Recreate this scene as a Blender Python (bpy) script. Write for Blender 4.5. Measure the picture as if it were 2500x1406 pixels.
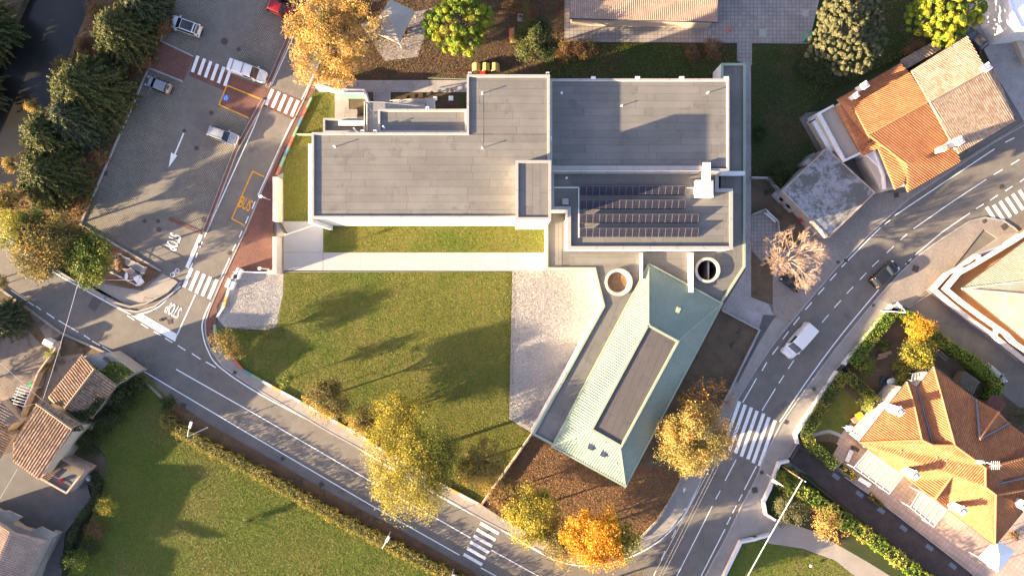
import bpy, math, random
import numpy as np
from mathutils import Vector, Matrix
from mathutils.geometry import tessellate_polygon
random.seed(11)
rng = np.random.default_rng(5)
for o in list(bpy.data.objects): bpy.data.objects.remove(o)
SC = bpy.context.scene
COL = SC.collection
R = math.radians
# ---------------------------------------------------------------- camera, sky, sun, exposure
H = 98.0      # drone height (m)
S = 17.0      # survey scale of the site plan: units per metre
def W(px, py, z=0.0):
    """site plan position + height of the point -> world metres"""
    k = (1 - z / H) / S
    return Vector(((px - 1250) * k, (703 - py) * k, z))
def WP(pts, z=0.0): return [W(x, y, z) for x, y in pts]
cam = bpy.data.cameras.new('camera'); camo = bpy.data.objects.new('camera', cam); COL.objects.link(camo)
camo.location = (0, 0, H); cam.sensor_width = 36; cam.lens = 36 * H / (2500 / S); cam.clip_end = 3000
SC.camera = camo
EL, AZ = R(11.3), R(18.2)          # sun height; direction the shadows fall
wd = bpy.data.worlds.new("World"); SC.world = wd; wd.use_nodes = True
nt = wd.node_tree; bg = nt.nodes['Background']
sky = nt.nodes.new('ShaderNodeTexSky'); sky.sky_type = 'NISHITA'; sky.sun_disc = False
sky.sun_elevation = EL; sky.sun_rotation = math.atan2(-math.cos(AZ), -math.sin(AZ))
sky.air_density = 1.0; sky.dust_density = 1.6; sky.ozone_density = 2.2
tint = nt.nodes.new('ShaderNodeMix'); tint.data_type = 'RGBA'; tint.blend_type = 'MULTIPLY'; tint.inputs[0].default_value = 1
tint.inputs[7].default_value = (1.27, 1.0, .98, 1)            # white balance of the hazy autumn sky
nt.links.new(sky.outputs[0], tint.inputs[6]); nt.links.new(tint.outputs[2], bg.inputs[0]); bg.inputs[1].default_value = 0.083
sl = bpy.data.lights.new('sun', 'SUN'); sl.energy = 5.0; sl.angle = R(0.6); sl.color = (1.0, 0.775, 0.475)
so = bpy.data.objects.new('sun', sl); COL.objects.link(so)
so.rotation_euler = Vector((math.cos(EL) * math.cos(AZ), math.cos(EL) * math.sin(AZ), -math.sin(EL))).to_track_quat('-Z', 'Y').to_euler()
SC.view_settings.view_transform = 'Standard'; SC.view_settings.look = 'None'
SC.view_settings.gamma = 1; SC.view_settings.use_curve_mapping = False
SC.view_settings.exposure = 2.87
try:
    SC.cycles.max_bounces = 6; SC.cycles.diffuse_bounces = 3; SC.cycles.transparent_max_bounces = 8
    SC.cycles.use_denoising = True
except Exception: pass
SUNV = Vector((-math.cos(AZ), -math.sin(AZ), math.tan(EL)))
# ---------------------------------------------------------------- helpers
class MB:
    def __init__(s): s.v = []; s.f = []; s.uv = []
    def add(s, vs, fs, uv=None):
        n = len(s.v); s.v += [tuple(p) for p in vs]; s.f += [tuple(i + n for i in f) for f in fs]
        s.uv += (uv if uv else [None] * len(fs))
    def box(s, x0, y0, z0, x1, y1, z1):
        if x1 < x0: x0, x1 = x1, x0
        if y1 < y0: y0, y1 = y1, y0
        s.add([(x0,y0,z0),(x1,y0,z0),(x1,y1,z0),(x0,y1,z0),(x0,y0,z1),(x1,y0,z1),(x1,y1,z1),(x0,y1,z1)],
              [(0,3,2,1),(4,5,6,7),(0,1,5,4),(1,2,6,5),(2,3,7,6),(3,0,4,7)])
        return s
    def obox(s, c, size, ang, tilt=0.0):
        """box centred at c (base z), size (l,w,h) turned by ang"""
        l, w, h = size; ca, sa = math.cos(ang), math.sin(ang); vs = []
        for z in (0, h):
            for a, b in ((-.5,-.5),(.5,-.5),(.5,.5),(-.5,.5)):
                x, y = a * l, b * w
                vs.append((c[0] + x*ca - y*sa, c[1] + x*sa + y*ca, c[2] + z + x * tilt))
        s.add(vs, [(0,3,2,1),(4,5,6,7),(0,1,5,4),(1,2,6,5),(2,3,7,6),(3,0,4,7)]); return s
    def prism(s, pts, z0, z1, bottom=False):
        pts = [(p[0], p[1]) for p in pts]
        a = sum(pts[i][0]*pts[(i+1) % len(pts)][1] - pts[(i+1) % len(pts)][0]*pts[i][1] for i in range(len(pts)))
        if a < 0: pts = pts[::-1]
        n = len(pts)
        vs = [(x, y, z0) for x, y in pts] + [(x, y, z1) for x, y in pts]
        fs = [tuple(range(n, 2*n))] + [(i, (i+1) % n, n + (i+1) % n, n + i) for i in range(n)]
        if bottom: fs.append(tuple(range(n-1, -1, -1)))
        s.add(vs, fs); return s
    def flat(s, pts, z):
        pts = [(p[0], p[1]) for p in pts]
        a = sum(pts[i][0]*pts[(i+1) % len(pts)][1] - pts[(i+1) % len(pts)][0]*pts[i][1] for i in range(len(pts)))
        if a < 0: pts = pts[::-1]
        s.add([(x, y, z) for x, y in pts], [tuple(range(len(pts)))]); return s
    def tube(s, p0, p1, r0, r1=None, n=6, cap=True):
        r1 = r0 if r1 is None else r1
        p0, p1 = Vector(p0), Vector(p1); d = (p1 - p0)
        if d.length < 1e-6: return s
        d.normalize(); a = d.orthogonal().normalized(); b = d.cross(a); vs = []
        for p, r in ((p0, r0), (p1, r1)):
            for i in range(n):
                t = 2 * math.pi * i / n; vs.append(p + a * (r * math.cos(t)) + b * (r * math.sin(t)))
        fs = [(i, (i+1) % n, n + (i+1) % n, n + i) for i in range(n)]
        if cap: fs += [tuple(range(n-1, -1, -1)), tuple(range(n, 2*n))]
        s.add(vs, fs); return s
    def path(s, pts, r, n=5):
        for a, b in zip(pts[:-1], pts[1:]): s.tube(a, b, r, r, n)
        return s
    def ribbon(s, pts, w, z0, z1=None, off=0.0):
        """mitred strip of width w along a polyline (world xy); solid when z1 is given"""
        P = [Vector((p[0], p[1])) for p in pts]; n = len(P); L = []; Rr = []
        for i in range(n):
            if i == 0: d = (P[1] - P[0]).normalized(); m = Vector((-d.y, d.x)); k = 1
            elif i == n-1: d = (P[-1] - P[-2]).normalized(); m = Vector((-d.y, d.x)); k = 1
            else:
                d0 = (P[i] - P[i-1]).normalized(); d1 = (P[i+1] - P[i]).normalized()
                n0 = Vector((-d0.y, d0.x)); n1 = Vector((-d1.y, d1.x)); m = (n0 + n1)
                m = m.normalized() if m.length > 1e-4 else n0; k = 1 / max(.4, m.dot(n0))
            L.append(P[i] + m * k * (off + w/2)); Rr.append(P[i] + m * k * (off - w/2))
        for i in range(n-1):
            q = [L[i], L[i+1], Rr[i+1], Rr[i]]
            if z1 is None: s.flat(q, z0)
            else: s.prism(q, z0, z1)
        return s
    def dome(s, c, rx, ry, rz, nu=12, nv=5):
        vs = []; fs = []
        for j in range(nv):
            t = j / nv * math.pi / 2
            for i in range(nu):
                p = 2 * math.pi * i / nu
                vs.append((c[0] + rx*math.cos(t)*math.cos(p), c[1] + ry*math.cos(t)*math.sin(p), c[2] + rz*math.sin(t)))
        vs.append((c[0], c[1], c[2] + rz)); k = len(vs) - 1
        for j in range(nv-1):
            for i in range(nu): fs.append((j*nu+i, j*nu+(i+1) % nu, (j+1)*nu+(i+1) % nu, (j+1)*nu+i))
        for i in range(nu): fs.append(((nv-1)*nu+i, (nv-1)*nu+(i+1) % nu, k))
        s.add(vs, fs); return s
def mesh(mb, name, mat):
    me = bpy.data.meshes.new(name); me.from_pydata(mb.v, [], mb.f)
    if any(u is not None for u in mb.uv):
        l = me.uv_layers.new(name='UVMap'); flat = []
        for f, u in zip(mb.f, mb.uv):
            for k in range(len(f)): flat += (u[k] if u else (0, 0))
        l.data.foreach_set('uv', flat)
    if mat: me.materials.append(mat)
    me.update(); return me
def props(o, label=None, cat=None, group=None, kind=None):
    if label: o['label'] = label
    if cat: o['category'] = cat
    if group: o['group'] = group
    if kind: o['kind'] = kind
    return o
LOC = {}
def link(o, parent=None):
    COL.objects.link(o)
    if parent is not None:
        o.parent = parent
        if parent.name in LOC: o.matrix_parent_inverse = Matrix.Translation(-LOC[parent.name])
    return o
def mk(name, mb, mat, parent=None, label=None, cat=None, group=None, kind=None, smooth=False):
    """mesh object whose vertices are given in world metres"""
    me = mesh(mb, name, mat) if isinstance(mb, MB) else mb
    if smooth: me.shade_smooth()
    o = bpy.data.objects.new(name, me); link(o, parent)
    return props(o, label, cat, group, kind)
def thing(name, label, cat, loc=(0,0,0), group=None, kind=None):
    o = bpy.data.objects.new(name, None); COL.objects.link(o); o.location = loc; o.empty_display_size = .3
    LOC[o.name] = Vector(loc)
    return props(o, label, cat, group, kind)
def inst(name, me, loc, rz=0.0, parent=None, sc=None, **kw):
    """object sharing a mesh that is modelled round its own origin"""
    o = bpy.data.objects.new(name, me); link(o, parent)
    o.location = loc; o.rotation_euler = (0, 0, rz)
    if sc: o.scale = sc
    return props(o, **kw)
def copy_thing(root, loc, rz, label, group=None):
    """obj.copy() of a thing built round its own origin, with its parts and sub-parts"""
    r = root.copy(); COL.objects.link(r); r.location = loc; r.rotation_euler = (0, 0, rz)
    r['label'] = label
    if group: r['group'] = group
    def rec(src, dst):
        for ch in [c for c in bpy.data.objects if c.parent == src]:
            c = ch.copy(); COL.objects.link(c); c.parent = dst; rec(ch, c)
    rec(root, r); return r
# ---------------------------------------------------------------- materials
MATS = {}
def NN(nt, t, **kw):
    n = nt.nodes.new(t)
    for k, v in kw.items():
        if k in n.inputs: n.inputs[k].default_value = v
        else: setattr(n, k, v)
    return n
def mixc(nt, f, a, b, mode='MIX'):
    m = nt.nodes.new('ShaderNodeMix'); m.data_type = 'RGBA'; m.blend_type = mode
    for s, v in ((m.inputs[0], f), (m.inputs[6], a), (m.inputs[7], b)):
        if isinstance(v, bpy.types.NodeSocket): nt.links.new(v, s)
        elif isinstance(v, (int, float)): s.default_value = v
        else: s.default_value = (*v[:3], 1)
    return m.outputs[2]
def ramp(nt, f, stops):
    r = nt.nodes.new('ShaderNodeValToRGB'); cr = r.color_ramp
    while len(cr.elements) < len(stops): cr.elements.new(0.5)
    for e, (p, c) in zip(cr.elements, stops):
        e.position = p; e.color = (*c, 1) if len(c) == 3 else c
    nt.links.new(f, r.inputs[0]); return r.outputs[0]
def g1(v): return (v, v, v)
def mat(name, c1, c2=None, scale=1.0, rough=.9, grain=.12, gscale=40.0, bump=0.0, bscale=30.0, bdist=.02,
        spots=None, sscale=.4, sthr=.62, metal=0.0, spec=.3, obj=False, extra=None):
    if name in MATS: return MATS[name]
    m = bpy.data.materials.new(name); m.use_nodes = True; nt = m.node_tree; L = nt.links
    b = nt.nodes['Principled BSDF']; b.inputs['Roughness'].default_value = rough; b.inputs['Metallic'].default_value = metal
    b.inputs['Specular IOR Level'].default_value = spec
    pos = nt.nodes.new('ShaderNodeNewGeometry').outputs['Position']
    col = None
    n1 = NN(nt, 'ShaderNodeTexNoise', Scale=scale, Detail=5.0, Roughness=.6); L.new(pos, n1.inputs['Vector'])
    f = ramp(nt, n1.outputs['Fac'], [(.35, g1(0)), (.65, g1(1))])
    col = mixc(nt, f, c1, c2 or c1)
    if spots:
        n3 = NN(nt, 'ShaderNodeTexNoise', Scale=sscale, Detail=6.0, Roughness=.7); L.new(pos, n3.inputs['Vector'])
        f3 = ramp(nt, n3.outputs['Fac'], [(sthr - .04, g1(0)), (sthr + .04, g1(1))])
        col = mixc(nt, f3, col, spots)
    if grain:
        n2 = NN(nt, 'ShaderNodeTexNoise', Scale=gscale, Detail=2.0); L.new(pos, n2.inputs['Vector'])
        f2 = ramp(nt, n2.outputs['Fac'], [(.3, g1(1 - grain * 2)), (.7, g1(1 + grain))])
        col = mixc(nt, 1.0, col, f2, 'MULTIPLY')
    if obj:
        oi = nt.nodes.new('ShaderNodeObjectInfo')
        fo = ramp(nt, oi.outputs['Random'], [(0, g1(1 - obj)), (1, g1(1 + obj))])
        col = mixc(nt, 1.0, col, fo, 'MULTIPLY')
    if extra: col = extra(nt, pos, col, b)
    L.new(col, b.inputs['Base Color'])
    if bump:
        nb = NN(nt, 'ShaderNodeTexNoise', Scale=bscale, Detail=3.0); L.new(pos, nb.inputs['Vector'])
        bp = NN(nt, 'ShaderNodeBump', Strength=bump, Distance=bdist); L.new(nb.outputs['Fac'], bp.inputs['Height'])
        L.new(bp.outputs[0], b.inputs['Normal'])
    MATS[name] = m; return m
def rot_pos(nt, pos, ang):
    mp = nt.nodes.new('ShaderNodeMapping'); mp.inputs['Rotation'].default_value = (0, 0, ang); nt.links.new(pos, mp.inputs[0]); return mp.outputs[0]
def bricks(ang, w, h, mortar, mcol, vary=.15, off=.5, bumpd=0.0):
    def fn(nt, pos, col, b):
        br = NN(nt, 'ShaderNodeTexBrick'); br.offset = off
        br.inputs['Scale'].default_value = 1.0; br.inputs['Brick Width'].default_value = w; br.inputs['Row Height'].default_value = h
        br.inputs['Mortar Size'].default_value = mortar; br.inputs['Mortar Smooth'].default_value = .1
        br.inputs['Color1'].default_value = (1 - vary, 1 - vary, 1 - vary, 1); br.inputs['Color2'].default_value = (1 + vary, 1 + vary, 1 + vary, 1)
        br.inputs['Mortar'].default_value = (*mcol, 1)
        nt.links.new(rot_pos(nt, pos, ang), br.inputs['Vector'])
        return mixc(nt, 1.0, col, br.outputs['Color'], 'MULTIPLY')
    return fn
AST = math.atan2(92, 38.0)        # direction of the side street (world, up-right)
def wear(nt, pos, col, b):
    n = NN(nt, 'ShaderNodeTexNoise', Scale=.9, Detail=9.0, Roughness=.75); nt.links.new(pos, n.inputs['Vector'])
    col = mixc(nt, 1.0, col, ramp(nt, n.outputs['Fac'], [(.25, g1(.80)), (.5, g1(1.0)), (.78, g1(1.16))]), 'MULTIPLY')
    v = NN(nt, 'ShaderNodeTexVoronoi', Scale=.055, feature='DISTANCE_TO_EDGE'); w = NN(nt, 'ShaderNodeTexNoise', Scale=1.1, Detail=5.0); nt.links.new(pos, w.inputs['Vector'])
    mx = mixc(nt, .5, pos, w.outputs['Color'], 'ADD'); nt.links.new(mx, v.inputs['Vector'])
    return mixc(nt, ramp(nt, v.outputs['Distance'], [(.0, g1(.30)), (.004, g1(0))]), col, (.05,.048,.05))
m_asph = mat('asphalt', (.148,.132,.115), (.180,.160,.138), .28, .85, .16, 60, .25, 90, .01, spots=(.115,.105,.097), sscale=.22, sthr=.64, extra=wear)
m_asph2 = mat('patched_asphalt', (.085,.083,.085), (.11,.105,.10), .6, .85, .16, 60)
m_conc = mat('sidewalk_concrete', (.30,.27,.24), (.24,.215,.19), .5, .9, .1, 30, .1, 60, .01, spots=(.18,.16,.14), sscale=.7, sthr=.66)
m_kerb = mat('kerb_stone', (.36,.34,.32), (.28,.265,.25), 1.0, .9, .1, 20)
m_path = mat('pale_path_concrete', (.335,.33,.325), (.31,.305,.30), .35, .85, .03, 20)
m_north = mat('old_concrete', (.34,.315,.30), (.27,.25,.24), .6, .9, .14, 12, spots=(.20,.18,.17), sscale=1.2, sthr=.64)
m_block = mat('grass_block_paving', (.285,.255,.215), (.225,.205,.175), .5, .9, .15, 25, extra=bricks(-AST, .30, .22, .045, (.35,.34,.3), .14, 0.5))
m_pave = mat('small_paving', (.30,.26,.225), (.25,.215,.19), .4, .9, .1, 25, extra=bricks(.6, .24, .24, .025, (.62,.6,.6), .12, 0))
m_pave2 = mat('yard_paving', (.31,.275,.25), (.25,.22,.20), .5, .9, .12, 25, extra=bricks(0, .55, .55, .04, (.6,.58,.58), .1, 0))
m_brick = mat('red_block_paving', (.20,.095,.072), (.15,.075,.06), .5, .9, .14, 14, extra=bricks(-AST, .2, .1, .012, (.6,.6,.6), .18))
m_soil = mat('bare_soil', (.090,.058,.036), (.055,.040,.025), .7, 1, .25, 18, .5, 20, .05, spots=(.05,.058,.022), sscale=.5, sthr=.56)
m_leafsoil = mat('leafy_soil', (.20,.11,.058), (.14,.08,.045), .6, 1, .3, 16, .5, 20, .05, spots=(.075,.065,.03), sscale=.35, sthr=.6)
m_darksoil = mat('dark_soil', (.10,.072,.046), (.14,.102,.066), .5, 1, .25, 16, .5, 20, .05, spots=(.045,.050,.02), sscale=.45, sthr=.6)
m_gravel = mat('white_gravel', (.37,.345,.315), (.33,.305,.28), .5, .95, .18, 9, .9, 9, .06)
m_white = mat('white_road_paint', (.80,.80,.78), (.70,.70,.68), 3, .6, .05, 30, spots=(.38,.37,.35), sscale=4, sthr=.64)
m_orange = mat('orange_road_paint', (.75,.34,.02), (.62,.28,.02), 3, .6, .08, 30)
def lawn_mat(name, a, b, c):
    return mat(name, a, b, .22, 1, .22, 9, .35, 10, .04, spots=c, sscale=.12, sthr=.54)
m_lawn = lawn_mat('lawn', (.105,.118,.018), (.145,.138,.032), (.08,.112,.015))
m_lawn2 = lawn_mat('deep_lawn', (.088,.122,.017), (.125,.145,.022), (.145,.135,.034))
m_dgrass = lawn_mat('dark_grass', (.028,.045,.012), (.04,.05,.016), (.06,.045,.022))  # darkest and dullest of the grass colours
m_plaster = mat('white_plaster', (.70,.69,.67), (.62,.61,.59), .6, .9, .04, 10, spots=(.52,.50,.47), sscale=1.1, sthr=.66)
m_cream = mat('cream_plaster', (.50,.42,.33), (.43,.36,.28), .6, .9, .05, 10)
m_grey = mat('grey_plaster', (.36,.32,.28), (.28,.25,.22), .7, .9, .08, 10, spots=(.2,.18,.16), sscale=1, sthr=.62)
m_coping = mat('coping_metal', (.33,.31,.29), (.29,.275,.26), .8, .55, .03, 10)
m_mem = mat('roof_membrane', (.138,.131,.121), (.166,.156,.142), .3, .8, .07, 25, spots=(.124,.118,.110), sscale=.45, sthr=.60, obj=.07)
m_membase = mat('roof_lap_joint', (.05,.048,.046), None, 1, .9, 0)
m_gcop = mat('mint_coping', (.29,.335,.245), (.26,.305,.225), .5, .5, .02, 10)
m_groof = mat('mint_metal_roof', (.205,.262,.212), (.17,.225,.183), .5, .5, .03, 10, spec=.5)
m_white_m = mat('white_metal', (.78,.78,.77), None, 1, .5, 0)
m_joint = mat('joint_dark', (.08,.075,.07), None, 1, .9, 0)  # dark filler tone of slab joints, coping joints and cracks
m_dark = mat('dark_metal', (.05,.05,.052), None, 1, .5, 0)
m_steel = mat('galvanised_steel', (.42,.41,.40), (.34,.33,.32), 3, .45, .05, 20, metal=.3)
m_rust = mat('rusty_wall_top', (.36,.22,.15), (.42,.38,.34), 1.5, .85, .1, 12)
m_brown_drain = mat('drain_cast_iron', (.075,.06,.055), None, 1, .8, .1, 20)
m_wood = mat('weathered_wood', (.22,.15,.09), (.14,.10,.065), 2, .9, .12, 14)
m_pole = mat('pole_paint', (.62,.61,.60), None, 1, .5, 0)
# ---------------------------------------------------------------- ground, water, roads, pavements
def sheet(name, pts, m, z, kind='structure', z0=-.08, label=None):
    return mk(name, MB().prism(WP(pts), z0, z), m, kind=kind, label=label)
def far(d, pts, **k): return pts
# terrain beyond everything, the canal is cut out of it
FAR = 9000
mk('ground', MB().flat([W(225+1400, -3500), W(225, 0), W(0, 552), W(-2300, 6200), W(FAR, 6200), W(FAR, -3500)], -.10), m_dgrass, kind='structure')
mk('canal_bank', MB().prism([W(55+1100, -2500), W(55, 0), W(0, 125), W(-2800, 6500), W(-9000, 6500), W(-9000, -2500)], -1.6, -.1), m_darksoil, kind='structure')
m_water = mat('canal_water', (.012,.013,.015), (.030,.027,.022), .10, .25, 0, bump=.12, bscale=3, bdist=.02, spec=.3)
mk('water', MB().flat([W(1400, -2600), W(-300, -2600), W(-3000, 6000), W(-1000, 6000)], -1.15), m_water, kind='structure')
mb = MB(); a, b, c, d = W(1625, -3500), W(225, 0), W(0, 552), W(-2300, 6200)
for p, q in ((a, b), (b, c), (c, d)):
    mb.add([(p.x, p.y, -.1), (q.x, q.y, -.1), (q.x - 1.2, q.y - .4, -1.3), (p.x - 1.2, p.y - .4, -1.3)], [(0, 1, 2, 3)])
mk('canal_bank_slope', mb, m_soil, kind='structure')
mb = MB().tube(W(0, 125, -.3), W(58, -8, -.3), .16, .16, 6)
mb.tube(W(0, 125, -.3), W(-60, 260, -.3), .16, .16, 6)
mk('canal_edge_beam', mb, m_wood, kind='structure')
# asphalt sheet under every road and car park
mk('asphalt_road', MB().flat([W(480, -700), W(300, 300), W(190, 540), W(0, 556), W(-900, 30), W(-1100, 300), W(0, 1000), W(400, 1200), W(1250, 1700), W(1500, 2300), W(1900, 2300), W(2100, 1350),
    W(2300, 900), W(3600, 200), W(3600, -300), W(2500, 200), W(1800, 300), W(1000, -100), W(1300, -700)], 0), m_asph, kind='structure')
for pts in ([(213,724),(238,740),(262,712),(233,690)][:0] or [(214,748),(231,762),(251,735),(228,722)], [(310,880),(330,870),(352,905),(340,925),(315,900)], [(2440,770),(2500,830),(2500,1000),(2380,905)][:0] or [(300,905),(322,900),(380,955),(350,950)]):
    mk('asphalt_patch', MB().flat(WP(pts), .004), m_asph2, kind='structure')
# strips of tarmac newly laid by the east pavement
mk('asphalt_patch', MB().flat(WP([(1862,768),(1895,770),(1880,790),(1845,848),(1800,935),(1795,925),(1842,840)]), .135), m_asph2, kind='structure')
# car-park bays of grass blocks
sheet('parking_paving', [(436,-60),(395,100),(474,137),(495,96),(556,-60)], m_block, .006)
sheet('parking_paving', [(660,-60),(635,10),(560,160),(566,183),(655,214),(728,40),(770,-60)], m_block, .008)
sheet('parking_paving', [(363,167),(199,548),(282,590),(330,505),(455,210),(449,199)], m_block, .006)
sheet('parking_paving', [(534,258),(607,289),(643,246),(575,372),(490,566),(414,531),(455,440),(520,290)], m_block, .006)
sheet('red_paving', [(393,101),(473,138),(461,167),(447,200),(364,166)], m_brick, .10)
sheet('red_paving', [(564,184),(652,216),(655,226),(636,258),(608,290),(535,257),(556,207)], m_brick, .014)
sheet('red_paving', [(414,530),(492,564),(490,572),(410,537)], m_brick, .05)
mb = MB().ribbon([*WP([(430,-60),(393,101),(473,139)])], .22, -.05, .13); mb.ribbon(WP([(447,200),(364,167),(197,548),(394,662)]), .24, -.05, .16)
mk('kerb', mb, m_kerb, kind='structure')
# planted verge between canal and car park
sheet('verge', [(225,-60),(445,-60),(430,0),(393,100),(363,166),(197,547),(393,661),(345,704),(300,697),(235,683),(165,672),(110,650),(50,600),(0,553),(225,0)], m_leafsoil, .05)
sheet('sidewalk', [(0,552),(55,600),(115,652),(170,676),(240,690),(305,702),(350,710),(398,668),(440,690),(410,713),(358,741),(320,750),(282,740),(218,702),(97,632),(0,566)], m_conc, .09)
mk('kerb', MB().ribbon(WP([(-300,400),(0,570),(97,636),(190,690),(300,755),(335,761),(378,748),(420,717),(442,688)]), .22, -.05, .13), m_kerb, kind='structure')
mk('kerb', MB().ribbon(WP([(218,700),(250,720),(282,738),(320,749),(358,741),(410,713),(435,688)]), .28, .0, .38), m_conc, kind='structure')
# median strips between parking and side street
for pts in ([(745,0),(723,52),(654,212)], [(645,243),(575,370),(500,567)]):
    mb = MB().ribbon(WP(pts), .42, -.05, .16); mk('median_strip', mb, m_brick, kind='structure')
    mb = MB().ribbon(WP(pts), .10, -.05, .175, off=-.26); mb.ribbon(WP(pts), .10, -.05, .175, off=.26); mk('kerb', mb, m_kerb, kind='structure')
# raised tables under the crossings
sheet('crossing_table', [(658,214),(741,246),(716,294),(636,257)], m_brick, .012)
sheet('crossing_table', [(473,139),(565,184),(548,222),(461,185)], m_brick, .009)
# pavement of the side street and the plaza by the school gate
sheet('red_pavement', [(782,170),(774,200),(766,243),(722,325),(690,376),(668,432),(668,664),(572,664),(545,722),(531,745),(528,800),(513,848),(502,812),(505,780),(514,752),(545,680),(600,560),(650,440),(690,348),(718,296),(742,245),(775,166)], m_brick, .10)
ksw = WP([(790,130),(775,168),(742,246),(690,350),(642,462),(600,563),(540,690),(512,756),(502,786),(503,815),(515,853),(546,895),(640,957),(799,1051),(902,1107),(1170,1263),(1240,1299),(1304,1336),(1355,1360),(1419,1373),(1470,1374),(1534,1354),(1598,1320),(1637,1288),(1672,1244),(1712,1168),(1734,1121),(1760,1070),(1800,975),(1843,905),(1885,843),(1934,782),(1990,715),(2039,657),(2106,588),(2149,547),(2218,486),(2423,350),(2700,190)])
mk('kerb', MB().ribbon(ksw, .18, -.05, .14), m_kerb, kind='structure')
wall_line = [(548,751),(532,774),(526,802),(527,813),(545,842),(560,862),(594,902),(640,928),(743,984),(812,1023),(876,1058),(922,1090),(1091,1187),(1173,1230),(1234,1269)]
lot_east = [(1330,1319),(1400,1346),(1470,1350),(1530,1332),(1562,1312),(1606,1266),(1639,1212),(1675,1141),(1720,1060),(1778,956),(1852,805)]
sheet('sidewalk', [(515,853),(546,895),(640,957),(799,1051),(902,1107),(1170,1263),(1240,1299),(1304,1336),(1355,1360),(1419,1373),(1470,1374),(1534,1354),(1598,1320),(1637,1288),(1672,1244),(1712,1168),(1734,1121),(1760,1070),(1800,975),(1843,905),(1885,843),(1930,786),(1890,770),(1852,805)] + lot_east[::-1][1:] + wall_line[::-1][:-4], m_conc, .105)
# school grounds
sheet('lawn', [(693,664),(1251,664),(1243,1022),(1298,1052),(1240,1136),(1176,1231)] + wall_line[::-1][1:-3] + [(540,800),(600,806),(655,808),(678,798),(682,760),(692,722)], m_lawn, .12)
sheet('lawn', [(790,551),(1334,551),(1334,616),(790,616)], m_lawn, .12)
sheet('lawn', [(764,226),(818,226),(818,300),(790,330),(765,345),(765,541),(694,541),(692,422),(704,358),(722,325)], m_lawn, .12)
sheet('gravel_bed', [(572,664),(693,664),(691,722),(682,760),(677,795),(655,805),(600,803),(548,797),(532,778),(545,738)], m_gravel, .116)
sheet('gravel_bed', [(1251,661),(1455,661),(1475,746),(1302,1058),(1243,1022)], m_gravel, .14)
pth = sheet('path', [(693,541),(790,541),(790,616.5),(1334,616.5),(1334,661),(693,661)], m_joint, .135)
for q in [(693.4,541,789,616),(693.4,616.7,789,660.6)] + [(x, 616.9, x+89.6, 660.6) for x in (790,880,970,1060,1150)] + [(1240,616.9,1333,660.6)]:
    a_, b_ = W(q[0], q[1]), W(q[2], q[3]); mk('path_slab', MB().box(a_.x, b_.y, .1, b_.x, a_.y, .15), m_path, pth)
mb = MB()
for q in ([(789.3,541),(789.3,617)], [(692,664),(1334,661.5)], [(790,617),(1334,617)]): mb.ribbon(WP(q), .05, 0, .156)
mk('path_edging', mb, m_kerb, kind='structure')
sheet('fallen_leaf_ground', [(1300,1058),(1352,1086),(1530,1180),(1690,890),(1762,755),(1852,805)] + lot_east[::-1][1:] + [(1234,1269),(1176,1231),(1240,1136)], m_leafsoil, .115)
sheet('dark_border', [(1690,890),(1762,757),(1850,806),(1720,1060),(1660,1165),(1560,1130)], m_darksoil, .12)
# strips north of the school
sheet('north_path', [(780,197),(1342,197),(1342,226),(780,226),(770,215)], m_north, .13)
sheet('north_path', [(912,226),(954,226),(954,330),(912,330)], m_north, .126)
sheet('north_path', [(818,226),(852,226),(852,330),(818,330)], m_north, .122)
sheet('dark_border', [(852,226),(912,226),(912,330),(852,330)], m_darksoil, .10)
sheet('dark_border', [(954,226),(1145,226),(1145,330),(954,330)], m_soil, .10)
sheet('north_garden', [(800,-200),(1378,-200),(1378,103),(1800,109),(1800,196),(785,196),(776,170)], m_soil, .09)
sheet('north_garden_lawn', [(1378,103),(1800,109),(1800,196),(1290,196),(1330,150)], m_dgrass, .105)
sheet('yard_paving', [(880,60),(1060,20),(1020,140),(940,150)], m_north, .107)
sheet('yard_paving', [(1378,-200),(2010,-200),(2000,0),(1985,60),(1975,108),(1378,103)], m_pave2, .11)
sheet('yard_paving', [(1799,100),(1835,100),(1835,160),(1822,160),(1799,150)], m_pave2, .114)
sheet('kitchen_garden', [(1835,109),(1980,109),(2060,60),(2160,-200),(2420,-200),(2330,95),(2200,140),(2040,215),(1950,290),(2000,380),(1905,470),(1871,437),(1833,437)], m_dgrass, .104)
sheet('side_path', [(1818,152),(1833,152),(1833,725),(1876,742),(1888,770),(1852,807),(1760,756),(1818,660)], m_path if False else m_north, .13)
sheet('side_soil', [(1833,437),(1871,437),(1905,472),(1965,560),(1950,600),(1890,618),(1886,742),(1833,725)], m_darksoil, .108)
sheet('court_paving', [(1834,525),(1866,513),(1897,545),(1902,600),(1860,640),(1834,610)], m_pave2, .118)
sheet('forecourt', [(1886,620),(1950,600),(1965,560),(1905,472),(2000,380),(2020,360),(2140,470),(2216,470),(2350,390),(2500,296),(2700,165),(2423,352),(2218,488),(2149,549),(2106,590),(2039,659),(1990,717),(1934,784),(1886,775)], m_pave, .112)
sheet('drive', [(2330,95),(2420,-200),(2560,-200),(2640,100),(2700,168),(2500,298),(2440,200),(2400,120)], m_north, .106)
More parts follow.
